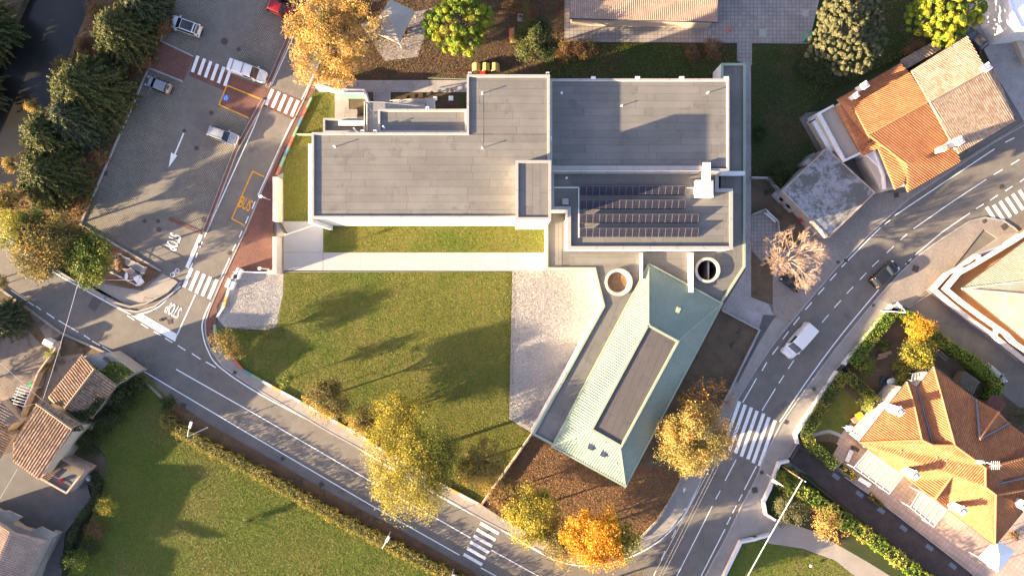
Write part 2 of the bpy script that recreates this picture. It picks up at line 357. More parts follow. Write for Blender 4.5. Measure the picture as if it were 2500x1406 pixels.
# east side of the right-hand road
k_e = [(1700,1440),(1721,1406),(1767,1322),(1813,1230),(1847,1164),(1868,1110),(1908,1033),(1970,945),(2039,853),(2090,790),(2141,728),(2196,667),(2239,626),(2300,583),(2369,539),(2403,531),(2449,539),(2475,556),(2500,582),(2600,700)]
mk('kerb', MB().ribbon(WP(k_e), .18, -.05, .14), m_kerb, kind='structure')
sheet('sidewalk', k_e[:11] + [(2172,742),(2054,889),(1937,1058),(1948,1090),(1925,1120),(1898,1130),(1875,1190),(1860,1220),(1865,1251),(1891,1266),(1877,1292),(1836,1305),(1803,1315),(1740,1440)], m_conc, .105)
sheet('forecourt', k_e[10:] + [(2520,640),(2400,560),(2290,700),(2259,708),(2216,752),(2172,742)], m_pave, .102)
sheet('terrace_slab', [(2259,708),(2290,680),(2450,570),(2520,560),(2560,900),(2480,880)], m_conc, .16)
sheet('drive', [(2216,752),(2259,706),(2277,714),(2400,810),(2560,925),(2560,1060),(2470,980),(2330,870)], m_asph, .10)
sheet('garden_soil', [(2054,889),(2172,742),(2216,752),(2330,870),(2470,980),(2560,1060),(2560,1110),(2278,890),(2200,985),(2145,1000)], m_darksoil, .103)
sheet('garden_lawn', [(1985,1052),(2058,945),(2100,988),(2046,1060),(1990,1062)], m_lawn2, .13)
sheet('garden_lawn', [(1975,1076),(2030,1078),(2046,1085),(2026,1120)], m_dgrass, .131)
sheet('garden_strip', [(1937,1058),(2054,889),(2145,1000),(2052,1060),(2026,1120),(2035,1140),(1985,1110),(1948,1090)], m_darksoil, .111)
sheet('patio', [(2110,988),(2215,925),(2290,900),(2560,1110),(2560,1440),(2420,1440),(2305,1345),(2160,1232),(2080,1178),(2026,1118),(2052,1060)], mat('patio_tiles', (.42,.32,.27), (.36,.28,.235), .6, .8, .06, 15, extra=bricks(.62, .62, .62, .035, (.72,.68,.66), .07, 0)), .122)
sheet('dark_drive', [(1921,1122),(1948,1092),(1985,1112),(2035,1142),(2080,1180),(2160,1234),(2305,1347),(2420,1440),(2320,1440),(2220,1360),(2080,1250),(1975,1160)], mat('pebble_drive', (.085,.062,.055), (.06,.046,.042), .8, .9, .3, 10, .3, 12, .03), .108)
sheet('hedge_bed', [(1900,1130),(1975,1160),(2080,1250),(2220,1360),(2320,1440),(2230,1440),(2120,1372),(1990,1297),(1891,1266),(1867,1251),(1877,1190)], m_dgrass, .115)
sheet('light_drive', [(1867,1251),(1892,1264),(1990,1297),(2120,1372),(2230,1440),(2120,1440),(2040,1368),(1960,1338),(1880,1326),(1836,1306),(1877,1292)], mat('beige_concrete', (.30,.265,.225), (.25,.22,.19), .4, .9, .05, 15), .125)
sheet('lawn', [(1806,1322),(1836,1310),(1880,1327),(1960,1339),(2040,1369),(2130,1440),(1750,1440)], m_lawn2, .128)
# south-west: field, yards of the old houses
sheet('field', [(345,905),(420,985),(500,1045),(640,1125),(800,1218),(960,1300),(1120,1385),(1250,1500),(1250,2200),(-200,2200),(150,1500),(165,1406),(250,1200),(262,1120),(235,1080),(250,1000)], m_lawn2, .10)
sheet('hedge_verge', [(395,960),(420,975),(500,1030),(640,1108),(800,1200),(960,1285),(1140,1385),(1290,1500),(1250,1500),(1100,1400),(800,1240),(640,1150),(500,1070),(400,1000)], m_leafsoil, .112)
sheet('house_yard', [(-60,1090),(60,1100),(120,1180),(210,1170),(225,1220),(160,1300),(150,1406),(60,1500),(-60,1500)], m_asph2, .104)
sheet('house_yard', [(-200,640),(0,700),(60,745),(150,820),(262,862),(300,890),(380,950),(260,1010),(230,1080),(262,1120),(250,1200),(60,1100),(-60,1090),(-200,1090)], m_darksoil, .09)
m_yard = mat('trodden_gravel', (.21,.175,.145), (.15,.125,.105), .5, 1, .2, 12, .3, 14, .03, spots=(.11,.09,.07), sscale=.5, sthr=.58)
sheet('gravel_yard', [(-200,790),(0,800),(60,795),(118,860),(108,940),(60,960),(0,980),(-200,990)], m_yard, .106)
sheet('gravel_lane', [(60,745),(150,812),(140,830),(150,870),(205,862),(120,985),(92,985),(70,1090),(30,1100),(105,960),(125,880),(120,835)], m_yard, .098)
mk('kerb', MB().ribbon(WP([(-200,610),(0,704),(150,812),(262,862),(330,905),(400,975)]), .3, -.05, .2), m_conc, kind='structure')
# ---------------------------------------------------------------- painted markings
def mark(lines, w, m=None, name='road_marking'):
    mb = MB()
    for l in lines: mb.ribbon(WP(l), w, .022)
    return mk(name, mb, m or m_white, kind='structure')
def bez(pts, n=6):
    """Catmull-Rom through the points"""
    out = []; P = [pts[0]] + list(pts) + [pts[-1]]
    for i in range(1, len(P)-2):
        for k in range(n):
            t = k / n; a, b, c, d = P[i-1], P[i], P[i+1], P[i+2]
            out.append(tuple(.5*((2*b[j]) + (-a[j]+c[j])*t + (2*a[j]-5*b[j]+4*c[j]-d[j])*t*t + (-a[j]+3*b[j]-3*c[j]+d[j])*t**3) for j in (0, 1)))
    out.append(tuple(pts[-1])); return out
mark([[(775,-45),(757,0),(662,211)], [(640,260),(620,310),(499,579)], [(800,110),(775,165),(736,244)], [(715,293),(683,360),(630,477)], [(561,630),(540,676)]], .15)
mark([[(623,492),(616,510)],[(607,528),(599,546)],[(591,564),(584,580)],[(576,596),(568,612)],[(494,590),(488,604)],[(482.6,617.5),(477.5,629)],[(471,642),(466,652)]], .15)
mark([[(491,573),(456.5,653.5)]], .52, name='stop_line')
mk('stop_line', MB().flat(WP([(315,767),(348,767),(433,816),(427.5,834)]), .022), m_white, kind='structure')
mark([bez([(-300,400),(0,578),(97,644),(190,698),(300,758),(333,768),(384,751),(422,715),(441,699)]), [(477.5,719),(432.7,816.5)],
      bez([(514,738),(497,777),(494,807),(507,854),(538,897),(640,965),(817,1058),(902,1111)]), [(1070,1210),(1173,1265)], [(902,1111),(1070,1210)],
      bez([(1224,1293),(1260,1313),(1304,1340),(1355,1366),(1406,1379),(1460,1380),(1534,1361),(1598,1328),(1639,1292),(1675,1248),(1714,1166),(1745,1105),(1770,1040)])], .17)
mark([[(430,901),(640,1020),(900,1171),(1149,1312)], [(1200,1342),(1312,1404),(1400,1450)], [(250,846),(430,953),(607,1058),(900,1229),(1122,1354)], [(1174,1385),(1260,1432)], [(27,708),(83,746)],[(143,782),(192,811)]], .15)
mark([[(88,747),(100,756)],[(114,764),(133,777)],[(205,818),(220,828)],[(225,832),(244.5,843)],[(311,770),(328,781)],[(344,790),(362,801)],[(376,809),(392,818)],[(403,825),(421,836)],[(434,843),(453,855)],[(468.5,862.6),(490,876.6)],[(503,883),(527,897)]], .15)
# right-hand road
mark([[(1813,982),(1847,923)],[(1860,905),(1872,884)],[(1885.6,865),(1899.7,846)],[(1911,828),(1925,809)],[(1937,793),(1952,774)],[(1966,756),(1981.6,738)],[(1997,719),(2012,702.6)],[(2026,685),(2042,667.5)],
      bez([(2054.6,652),(2102,603),(2149,556)]),[(2159.5,548),(2173.6,537)],[(2184,526.6),(2300,449),(2428,364)],[(2454,348),(2476,337)],[(2500,322),(2600,265)]], .15)
mark([[(1770,1173),(1797,1121.5)],[(1747,1217.5),(1758.4,1197)],[(1739,1234),(1652,1406),(1620,1470)],[(1860,1002),(1893,948)],[(1901,935.5),(1914,916)],[(1924,900),(1938,879)],[(1950,862),(1962,845)],[(2007,787),(2022.6,768)],[(2036.6,751),(2053,733)],[(2067,716.6),(2083,700)],[(2099,683),(2115,666)],[(2129,651),(2145.5,635.5)],[(2164.7,617.5),(2182,601)],[(2198,585.5),(2214.6,571.5)],
      [(2230,558.7),(2320,496),(2408,438)],[(2426,427),(2447.5,414)],[(2468,402.5),(2488.5,390)],[(1640,1312),(1650,1293)],[(1614,1366),(1624,1344)],[(1596,1404),(1602,1392)]], .13)
mark([[(1700,1440),(1711,1406),(1770,1290.5)],[(1774,1280),(1784,1261)],[(1788,1252),(1798,1233)],[(1803,1222.6),(1812,1206)],[(1817,1194.5),(1847,1137)],bez([(1903.5,1029),(1970,930),(2050,822),(2145.5,706.4)]),[(2184,668.7),(2196.7,656)],[(2209.5,645.7),(2225,631.6)],
      [(2233.8,622.6),(2300,567),(2368,520)],[(2382,510),(2401.5,498.5)],[(2417,489.5),(2436,476.7)],[(2454,466.5),(2472,455)],[(2490,444.7),(2500,437)]], .15)
mark([[(645,432),(617,418.5),(566,534),(598,551)]], .17, m_orange, 'bus_stop_marking')
mark([[(635,242),(554,209),(535,256),(608,289)]], .17, m_orange, 'disabled_bay_marking')
def zebra(cs, d, ln, w, label):
    r = thing('zebra_crossing', label, None, W(*cs[len(cs)//2]), kind='structure')
    L = math.hypot(*d); d = (d[0]/L*ln/2, d[1]/L*ln/2)
    for cx, cy in cs:
        mk('stripe', MB().ribbon(WP([(cx-d[0], cy-d[1]), (cx+d[0], cy+d[1])]), w, .026), m_white, r)
zebra([(657.6,238),(673,244.5),(688.6,251.4),(704.5,258.6),(719.8,265)], (-16.6,38.4), 42, .47, 'white striped crossing on red paving beside the school gate side')
zebra([(476.7,157),(492.8,163.8),(508.2,170),(524.3,177),(540.2,183.8),(555.6,190.7)], (-14,39.7), 42, .47, 'striped crossing inside the car park next to the white van')
zebra([(458.6,678),(474,685.5),(489,692.6),(504,699),(520,706)], (-20,47), 51, .5, 'crossing at the mouth of the side street')
zebra([(1195,1289),(1187,1304.6),(1179,1320),(1171,1335),(1162.8,1350),(1154.6,1364.7)], (45,26), 52, .46, 'short crossing over the lower road by the long hedge')
zebra([(1806-20,979+56),(1820-20,987+56),(1835-20,994+56),(1849-20,1002+56),(1865-20,1008.5+56),(1878-20,1017.5+56),(1893-20,1025+56)], (-39,111), 118, .5, 'wide crossing with long stripes over the right hand road')
zebra([(2421,525),(2438.6,520),(2454,511),(2469.5,502),(2485,493),(2501,484),(2516,475)], (25.6,38), 46, .52, 'crossing at the far right beside the curved forecourt')
def txt(body, c, adv, w_m, h_m, m, name):
    """painted letters: adv = reading direction on the plan, width and height in metres"""
    cu = bpy.data.curves.new(name, 'FONT'); cu.body = body; cu.align_x = 'CENTER'; cu.align_y = 'CENTER'; cu.size = 1; cu.resolution_u = 3; cu.offset = .012
    t = bpy.data.objects.new(name, cu); COL.objects.link(t); dg = bpy.context.evaluated_depsgraph_get(); dg.update()
    me = bpy.data.meshes.new_from_object(t.evaluated_get(dg)); bpy.data.objects.remove(t)
    co = np.array([v.co[:] for v in me.vertices]); lo, hi = co.min(0), co.max(0)
    ax = Vector((adv[0], -adv[1])).normalized(); up = Vector((-ax.y, ax.x)); o = W(*c)
    for v in me.vertices:
        a = (v.co.x - (lo[0]+hi[0])/2) / (hi[0]-lo[0]) * w_m; b2 = (v.co.y - (lo[1]+hi[1])/2) / (hi[1]-lo[1]) * h_m
        p = ax * a + up * b2; v.co = (o.x + p.x, o.y + p.y, .030)
    me.materials.clear(); me.materials.append(m)
    ob = bpy.data.objects.new(name, me); COL.objects.link(ob); ob['kind'] = 'structure'; return ob
txt('STOP', (423,591), (-.37,.93), 2.35, 1.75, m_white, 'stop_lettering')
txt('STOP', (423,757), (-.87,-.49), 2.15, 1.75, m_white, 'stop_lettering')
txt('BUS', (600,498), (.90,.42), 1.75, 1.75, m_orange, 'bus_lettering')
mb = MB().ribbon(WP([(451,320),(425,382)]), .2, .022); mb.flat(WP([(418,373),(433,380),(412,409)]), .026); mk('arrow_marking', mb, m_white, kind='structure')
mb = MB().ribbon(WP([(410,682),(394,693)]), .14, .022); mb.ribbon(WP([(403,676),(393,694),(402,700)]), .14, .026)
for c in ((421,671),(433,661)): mb.ribbon(WP([(c[0]+5*math.cos(t), c[1]+5*math.sin(t)) for t in np.linspace(0, 6.28, 13)]), .09, .022)
mb.ribbon(WP([(421,671),(425,663),(433,661)]), .08, .026); mb.ribbon(WP([(422,664),(428,669),(425,663)]), .08, .027)
mk('cycle_marking', mb, m_white, kind='structure')
mk('disabled_bay_sign', MB().flat(WP([(547,231),(560,235),(556,248),(543,244)]), .024), mat('blue_paint', (.02,.16,.55), None, 1, .6, 0), kind='structure')
mb = MB().ribbon(WP([(551.5+3.4*math.cos(t), 241+3.4*math.sin(t)) for t in np.linspace(.2, 4.6, 9)]), .06, .028); mb.ribbon(WP([(554,233.5),(553,239),(557,241)]), .06, .030)
mk('disabled_bay_symbol', mb, m_white, kind='structure')
# drains and covers
for i, (x, y, s, dm) in enumerate([(548,102,1.0,1),(583,121,.55,0),(418,76,.5,0),(516,276,.55,0),(450,320,.5,0),(480,362,.6,0),(386,540,.5,0),(388,561,.65,0),(498,537,.7,0),(258,424,.6,0),(353,540,.5,0),
      (415,785,.7,0),(393,781,.4,0),(574,909,.5,0),(447,990,.8,0),(690,1119,.6,0),(785,1182,.7,0),(1057,1346,.7,0),(2004,1045-68,.0,0),(1918,1030,.5,0),(1859,1152,.5,0),(1842,1195,.8,0),(2187,477,.7,0),
      (2234,656,.9,0),(2216,642,.4,0),(2401,541,.5,0),(2450,554,.8,0),(2064,636,.5,0),(2045,640,.4,0),(1986,1000-50,.5,0),(2131,745,.4,0),(2445,456,.7,1),(1768,735,.0,0),(560,618,.5,0),(487,597,.5,0),(1103,222,.45,0),(603,318,.6,0)]):
    if not s: continue
    mb = MB()
    if dm: mb.prism([W(x, y).xy + Vector((math.cos(t), math.sin(t))) * s/2 for t in np.linspace(0, 6.28, 17)[:-1]], 0, .03)
    else:
        a = random.choice([AST, .6, .2]); c = W(x, y)
        z = .15 if (x > 1830 or (x < 400 and y > 700) or x > 540 and y > 880 and x < 600 or x == 1103) else .03
        mb.obox((c.x, c.y, 0), (s, s, z), a)
        for k in range(3): mb.obox((c.x + (k-1)*s*.3*math.cos(a), c.y + (k-1)*s*.3*math.sin(a), z), (s*.09, s*.8, .006), a)
    mk('drain_cover', mb, m_brown_drain, kind='structure')
# ---------------------------------------------------------------- coloured kerb wall of the school
PAL = [mat('kerb_paint_red', (.42,.13,.08), (.36,.12,.08), 2, .8, .06), mat('kerb_paint_blue', (.10,.20,.26), None, 2, .8, .06), mat('kerb_paint_green', (.20,.33,.20), None, 2, .8, .06),
       mat('kerb_paint_orange', (.62,.32,.10), None, 2, .8, .06), mat('kerb_paint_white', (.60,.59,.56), None, 2, .8, .06)]
def colour_wall(line, seq, label, h=.42, w=.30, seg=1.55):
    P = WP(line); r = thing('low_wall', label, 'wall', P[0], group='low painted walls round the school')
    pts = [P[0]]; acc = 0; i = 0; cur = P[0]; k = 0; piece = [cur]
    rest = P[1:]
    while rest:
        d = (rest[0] - cur).length
        if acc + d < seg: piece.append(rest[0]); cur = rest.pop(0); acc += d
        else:
            t = (seg - acc) / d; cur = cur.lerp(rest[0], t); piece.append(cur)
            mk('wall_block', MB().ribbon(piece, w, .05, h), PAL[seq[k % len(seq)]], r); k += 1
            piece = [cur]; acc = 0
    if len(piece) > 1 and (piece[-1]-piece[0]).length > .2: mk('wall_block', MB().ribbon(piece, w, .05, h), PAL[seq[k % len(seq)]], r)
    mb = MB()
    L = [P[0].lerp(P[-1], .3)]
    return r
colour_wall([(762,240),(741,284),(722,325),(701,372),(676,428)], [2,0,1,2,0,1,2,0], 'low wall of red green and blue blocks beside the side street')
colour_wall([(570,672),(563,696),(549,748),(532,774)], [2,4,3,4,4], 'low white and orange wall round the small gravel corner')
colour_wall([(526,792),(527,813),(545,842),(560,862),(594,902),(640,928)], [2,0,2,0,0,1,2,0,3], 'low painted wall curving behind the young roadside tree')
colour_wall([(641,929),(743,984),(812,1023),(876,1058),(922,1090),(1091,1187),(1173,1230)], [4,3,4,4,2,4,3,4,3,4,4,3], 'long low white and orange wall along the lower road')
mk('low_wall', MB().ribbon(WP([(1176,1232),(1234,1269),(1330,1319),(1400,1346)]), .25, .05, .45), m_conc, label='plain grey low wall under the orange and yellow trees', cat='wall')
mk('low_wall', MB().ribbon(WP([(1562,1312),(1606,1266),(1639,1212),(1675,1141),(1720,1062)]), .22, .05, .45), m_conc, label='grey low wall edging the leaf covered corner by the bend', cat='wall')
mk('low_wall', MB().ribbon(WP([(1720,1060),(1778,956),(1852,805),(1760,757)]), .20, .05, .55), m_kerb, label='pale low wall round the dark soil behind the mint roof', cat='wall')
r = thing('divider_wall', 'rusty topped dividing wall between the lawn and the leafy corner', 'wall', W(1236,1140))
mk('wall', MB().ribbon(WP([(1300,1055),(1240,1138),(1176,1228)]), .22, .05, .9), m_rust, r)
for t in np.linspace(.05, .95, 8):
    p = W(1300, 1055).lerp(W(1176, 1228), t); mk('post', MB().tube((p.x, p.y, .9), (p.x, p.y, 1.5), .03), m_steel, r)

# cracks and slab joints
def crack(pts, z, jit=.35, w=.035):
    P = []
    for (x0, y0), (x1, y1) in zip(pts[:-1], pts[1:]):
        n = max(2, int(math.hypot(x1-x0, y1-y0)/9))
        for k in range(n): t = k/n; P.append(W(x0+(x1-x0)*t, y0+(y1-y0)*t).xy + Vector((random.gauss(0,jit*.4), random.gauss(0,jit*.4))))
    P.append(W(*pts[-1]).xy); return P
mb = MB()
for pts in ([(1890,850),(1905,800),(1925,790)], [(2062,868),(2100,812)], [(1960,960),(2010,925)], [(2005,905),(2030,850)], [(1700,1170),(1712,1150)], [(1640,1212),(1650,1240)], [(1575,1325),(1580,1345)], [(1840,1225),(1868,1250)], [(1835,1290),(1850,1262)], [(1860,1120),(1890,1140)]):
    mb.ribbon(crack(pts, .11), .035, .1075)
for pts in ([(300,1000),(380,990)], [(690,720),(600,640)][:0]): pass
mk('pavement_crack', mb, m_joint, kind='structure')
mb = MB(); L_ = [W(*p) for p in [(640,943),(799,1036),(902,1095),(1172,1247),(1240,1284),(1330,1328)]]
for a_, b_ in zip(L_[:-1], L_[1:]):
    n = int((b_-a_).length/2.4); d = (b_-a_).normalized()
    for k in range(n): p = a_.lerp(b_, k/n); mb.ribbon([(p.x - d.y*1.0, p.y + d.x*1.0), (p.x + d.y*.75, p.y - d.x*.75)], .03, .1075)
mk('pavement_joint', mb, m_joint, kind='structure')
# ---------------------------------------------------------------- roof builders
def clip_poly(sub, clip):
    """Sutherland-Hodgman: sub polygon cut to a convex clip polygon (both xy)"""
    a = sum(clip[i][0]*clip[(i+1) % len(clip)][1] - clip[(i+1) % len(clip)][0]*clip[i][1] for i in range(len(clip)))
    if a < 0: clip = clip[::-1]
    out = list(sub)
    for i in range(len(clip)):
        A, B = clip[i], clip[(i+1) % len(clip)]; inp, out = out, []
        def side(p): return (B[0]-A[0])*(p[1]-A[1]) - (B[1]-A[1])*(p[0]-A[0])
        for j in range(len(inp)):
            P, Q = inp[j], inp[(j+1) % len(inp)]; sp, sq = side(P), side(Q)
            if sp >= 0: out.append(P)
            if sp * sq < 0:
                t = sp / (sp - sq); out.append((P[0] + (Q[0]-P[0])*t, P[1] + (Q[1]-P[1])*t))
        if len(out) < 3: return []
    return out
def sheets(parent, region, z, ang=0.0, row=.955, length=8.0, first=.5, m=None, gap=.022):
    """bitumen sheets laid in rows, each a thin slab of its own, cut to a convex region (world xy)"""
    ca, sa = math.cos(ang), math.sin(ang)
    loc = [(p[0]*ca + p[1]*sa, -p[0]*sa + p[1]*ca) for p in region]
    x0, x1 = min(p[0] for p in loc), max(p[0] for p in loc); y0, y1 = min(p[1] for p in loc), max(p[1] for p in loc)
    y = y1; r = 0
    while y > y0 + .05:
        hh = row * (first if r == 0 else 1); yb = max(y - hh, y0)
        x = x0 - random.uniform(.1, .95) * length
        while x < x1:
            l = length * random.uniform(.94, 1.04); q = [(x, yb + gap), (x + l - gap*1.3, yb + gap), (x + l - gap*1.3, y), (x, y)]
            c = clip_poly(q, loc)
            if len(c) > 2:
                w = [(p[0]*ca - p[1]*sa, p[0]*sa + p[1]*ca) for p in c]
                ar = abs(sum(w[i][0]*w[(i+1) % len(w)][1] - w[(i+1) % len(w)][0]*w[i][1] for i in range(len(w)))) / 2
                if ar > .12: mk('roofing_sheet', MB().prism(w, z - .01, z + .016 + random.uniform(0, .006)), m or m_mem, parent)
            x += l
        y = yb; r += 1
def box_region(x0, y0, x1, y1, z): return [tuple(p)[:2] for p in WP([(x0, y0), (x1, y0), (x1, y1), (x0, y1)], z)]
def coping(name, pts, z, w, m, parent, close=True, h=.08, off=None):
    P = WP(pts, z)
    if close: P = P + [P[0]]
    mb = MB(); mb.ribbon(P, w, z - h, z, off=(w/2 if off is None else off)); return mk(name, mb, m, parent)
def building(name, label, outline, z, wallm, cat='building', base=0.0, parapet=.22, cw=.30, copm=None, inset=0.0, roofm=None):
    P = WP(outline, z); a = sum(P[i].x*P[(i+1) % len(P)].y - P[(i+1) % len(P)].x*P[i].y for i in range(len(P)))
    if a > 0: outline = outline[::-1]; P = P[::-1]           # clockwise: inside is to the right
    r = thing(name, label, cat, (sum(p.x for p in P)/len(P), sum(p.y for p in P)/len(P), base))
    closed = P + [P[0], P[1]]
    mb = MB().ribbon(P + [P[0]], .24, base, z - .09, off=-.14)
    mk('wall', mb, wallm, r)
    roof = mk('roof', MB().prism([p.xy for p in P], z - parapet - .22, z - parapet), roofm or m_membase, r) if False else None
    C = Vector((sum(p.x for p in P)/len(P), sum(p.y for p in P)/len(P)))
    # roof deck a little inside the parapet
    ins = []
    n = len(P)
    for i in range(n):
        d0 = (P[i].xy - P[i-1].xy).normalized(); d1 = (P[(i+1) % n].xy - P[i].xy).normalized()
        m0 = Vector((d0.y, -d0.x)); m1 = Vector((d1.y, -d1.x)); m = m0 + m1
        m = m.normalized() if m.length > 1e-3 else m0
        ins.append(P[i].xy + m * (.2 / max(.35, m.dot(m0))))
    roof = mk('roof', MB().prism(ins, z - parapet - .25, z - parapet, True), roofm or m_membase, r)
    # closed mitred coping
    mb = MB(); q = [P[-1]] + P + [P[0], P[1]]; L = []; Rr = []
    for i in range(1, n+1):
        d0 = (q[i].xy - q[i-1].xy).normalized(); d1 = (q[i+1].xy - q[i].xy).normalized()
        m0 = Vector((d0.y, -d0.x)); m1 = Vector((d1.y, -d1.x)); m = m0 + m1; m = m.normalized() if m.length > 1e-3 else m0
        k = 1 / max(.35, m.dot(m0)); L.append(q[i].xy - m*k*.03); Rr.append(q[i].xy + m*k*(cw-.03))
    for i in range(n):
        j = (i+1) % n; mb.prism([L[i], L[j], Rr[j], Rr[i]], z - .1, z)
    cop = mk('coping', mb, copm or m_coping, r)
    if cw > .2:
        mb = MB()
        for i in range(n):
            j = (i+1) % n; ln = (L[j]-L[i]).length; c_ = int(ln/3.6)
            for k in range(1, c_): t = k/c_; mb.ribbon([L[i].lerp(L[j], t), Rr[i].lerp(Rr[j], t)], .035, z + .004)
        if mb.v: mk('coping_joint', mb, m_joint, cop)
    return r, roof
m_redclay = m_dummy = None
def tile_mat(name, cols, stain=None, gs=1.0):
    m = bpy.data.materials.new(name); m.use_nodes = True; nt = m.node_tree; L = nt.links; b = nt.nodes['Principled BSDF']
    b.inputs['Roughness'].default_value = .85; b.inputs['Specular IOR Level'].default_value = .2
    uv = nt.nodes.new('ShaderNodeUVMap').outputs[0]
    fl = nt.nodes.new('ShaderNodeVectorMath'); fl.operation = 'FLOOR'; L.new(uv, fl.inputs[0])
    wn = nt.nodes.new('ShaderNodeTexWhiteNoise'); wn.noise_dimensions = '2D'; L.new(fl.outputs[0], wn.inputs['Vector'])
    col = ramp(nt, wn.outputs['Value'], cols)
    pos = nt.nodes.new('ShaderNodeNewGeometry').outputs['Position']
    n = NN(nt, 'ShaderNodeTexNoise', Scale=.5 * gs, Detail=5.0); L.new(pos, n.inputs['Vector'])
    col = mixc(nt, 1.0, col, ramp(nt, n.outputs['Fac'], [(.3, g1(.82)), (.7, g1(1.1))]), 'MULTIPLY')
    if stain:
        n2 = NN(nt, 'ShaderNodeTexNoise', Scale=1.3, Detail=6.0, Roughness=.75); L.new(pos, n2.inputs['Vector'])
        col = mixc(nt, ramp(nt, n2.outputs['Fac'], [(.5, g1(0)), (.66, g1(.8))]), col, stain)
    L.new(col, b.inputs['Base Color']); return m
m_tile_new = tile_mat('orange_clay_tiles', [(0, (.32,.130,.060)), (.5, (.375,.158,.072)), (1, (.43,.19,.088))])
m_tile_old = tile_mat('weathered_clay_tiles', [(0, (.27,.155,.105)), (.35, (.36,.27,.20)), (.7, (.43,.345,.265)), (1, (.34,.18,.11))], stain=(.33,.285,.235))
m_tile_stone = tile_mat('old_roman_tiles', [(0, (.19,.105,.065)), (.5, (.27,.175,.115)), (1, (.34,.25,.175))], stain=(.18,.15,.12))
m_tile_beige = tile_mat('beige_tiles', [(0, (.27,.235,.19)), (.5, (.32,.28,.225)), (1, (.37,.33,.27))], stain=(.25,.22,.18))
m_tile_pink = tile_mat('pinkish_tiles', [(0, (.33,.235,.18)), (1, (.42,.31,.24))], stain=(.31,.25,.20))
m_corr = tile_mat('corrugated_sheet', [(0, (.22,.17,.14)), (1, (.27,.22,.18))], stain=(.16,.13,.11))
def roof_face(parent, poly, down, m, sp=.29, kind='tile', course=.36, rh=.085, name='tiles', base=None, basename='roof_slope', fill=.62):
    """one roof slope: base plane + rows of tiles (or seams) running down it, cut to the slope's outline.
    poly: 3-D points; down: xy direction the water runs"""
    P = [Vector(p) for p in poly]
    # best-fit plane through the corners
    A = np.array([[p.x, p.y, 1] for p in P]); zz = np.array([p.z for p in P]); (pa, pb, pc), *_ = np.linalg.lstsq(A, zz, rcond=None)
    d = Vector((down[0], down[1])).normalized(); uu = Vector((-d.y, d.x)); o = P[0].xy
    slope = pa*d.x + pb*d.y; Ls = math.sqrt(1 + slope*slope)
    TT = []
    for ta, tb, tc in tessellate_polygon([[Vector((p.x, p.y, 0)) for p in P]]):
        A_, B_, C_ = P[ta], P[tb], P[tc]; det = (B_.x-A_.x)*(C_.y-A_.y) - (C_.x-A_.x)*(B_.y-A_.y)
        if abs(det) > 1e-9: TT.append((A_, B_, C_, det, (ta, tb, tc)))
    def zat(q):
        best = None
        for A_, B_, C_, det, _ in TT:
            s1 = ((q.x-A_.x)*(C_.y-A_.y) - (C_.x-A_.x)*(q.y-A_.y))/det; s2 = ((B_.x-A_.x)*(q.y-A_.y) - (q.x-A_.x)*(B_.y-A_.y))/det
            m_ = min(s1, s2, 1-s1-s2); z_ = A_.z + s1*(B_.z-A_.z) + s2*(C_.z-A_.z)
            if m_ >= -1e-6: return z_
            if best is None or m_ > best[0]: best = (m_, z_)
        return best[1]
    L2 = [((p.xy - o).dot(uu), (p.xy - o).dot(d)) for p in P]
    mb = MB(); a2 = sum(L2[i][0]*L2[(i+1) % len(L2)][1] - L2[(i+1) % len(L2)][0]*L2[i][1] for i in range(len(L2)))
    idx = list(range(len(P)));
    vs = [(p.x, p.y, p.z) for p in P]
    uvb = [(( (Vector(v[:2]) - o).dot(uu))/sp, ((Vector(v[:2]) - o).dot(d))/course) for v in vs]
    n = len(vs); b0 = MB(); tf = [t[4] if t[3] > 0 else t[4][::-1] for t in TT]
    b0.add(vs + [(v[0], v[1], v[2] - .12) for v in vs], tf + [(i, n+i, n+(i+1) % n, (i+1) % n) for i in range(n)],
        [[uvb[k_] for k_ in f_] for f_ in tf] + [None]*n)
    part = mk(basename, b0, base or m, parent)
    def span(u):
        xs = []
        for i in range(len(L2)):
            (u0, v0), (u1, v1) = L2[i], L2[(i+1) % len(L2)]
            if (u0 <= u < u1) or (u1 <= u < u0): xs.append(v0 + (v1-v0)*(u-u0)/(u1-u0))
        xs.sort(); return xs
    umin, umax = min(p[0] for p in L2), max(p[0] for p in L2)
    prof = [(-.5, 0), (-.26, 1), (.26, 1), (.5, 0)] if kind == 'tile' else [(-.5, 0), (-.36, 1), (.36, 1), (.5, 0)]
    w = sp * fill if kind == 'tile' else sp*.42
    k = 0; u = umin + sp * .5
    while u < umax:
        cols = []
        ok = True
        for off, hh in prof:
            s = span(u + off*w)
            if len(s) < 2: ok = False; break
            cols.append((u + off*w, s[0], s[-1], hh))
        if ok and cols[1][2] - cols[1][1] > .1:
            nc = max(1, int(round((cols[1][2]-cols[1][1]) * Ls / course))) if kind == 'tile' else 1
            for c in range(nc):
                vs = []
                for t, lift in ((c/nc, 0.0), ((c+1)/nc, .028 if kind == 'tile' else 0)):
                    for (uu_, v0, v1, hh) in cols:
                        q = o + uu*uu_ + d*(v0 + (v1-v0)*t); vs.append((q.x, q.y, zat(q) + hh*rh + lift + .004))
                mb.add(vs, [(0,4,5,1), (1,5,6,2), (2,6,7,3)] , [[(k+.5, c+.5 + (v0*7 % 50) // 1)]*4]*3)
        u += sp; k += 1
    if mb.v: mk(name, mb, m, part, kind='stuff')
    return part
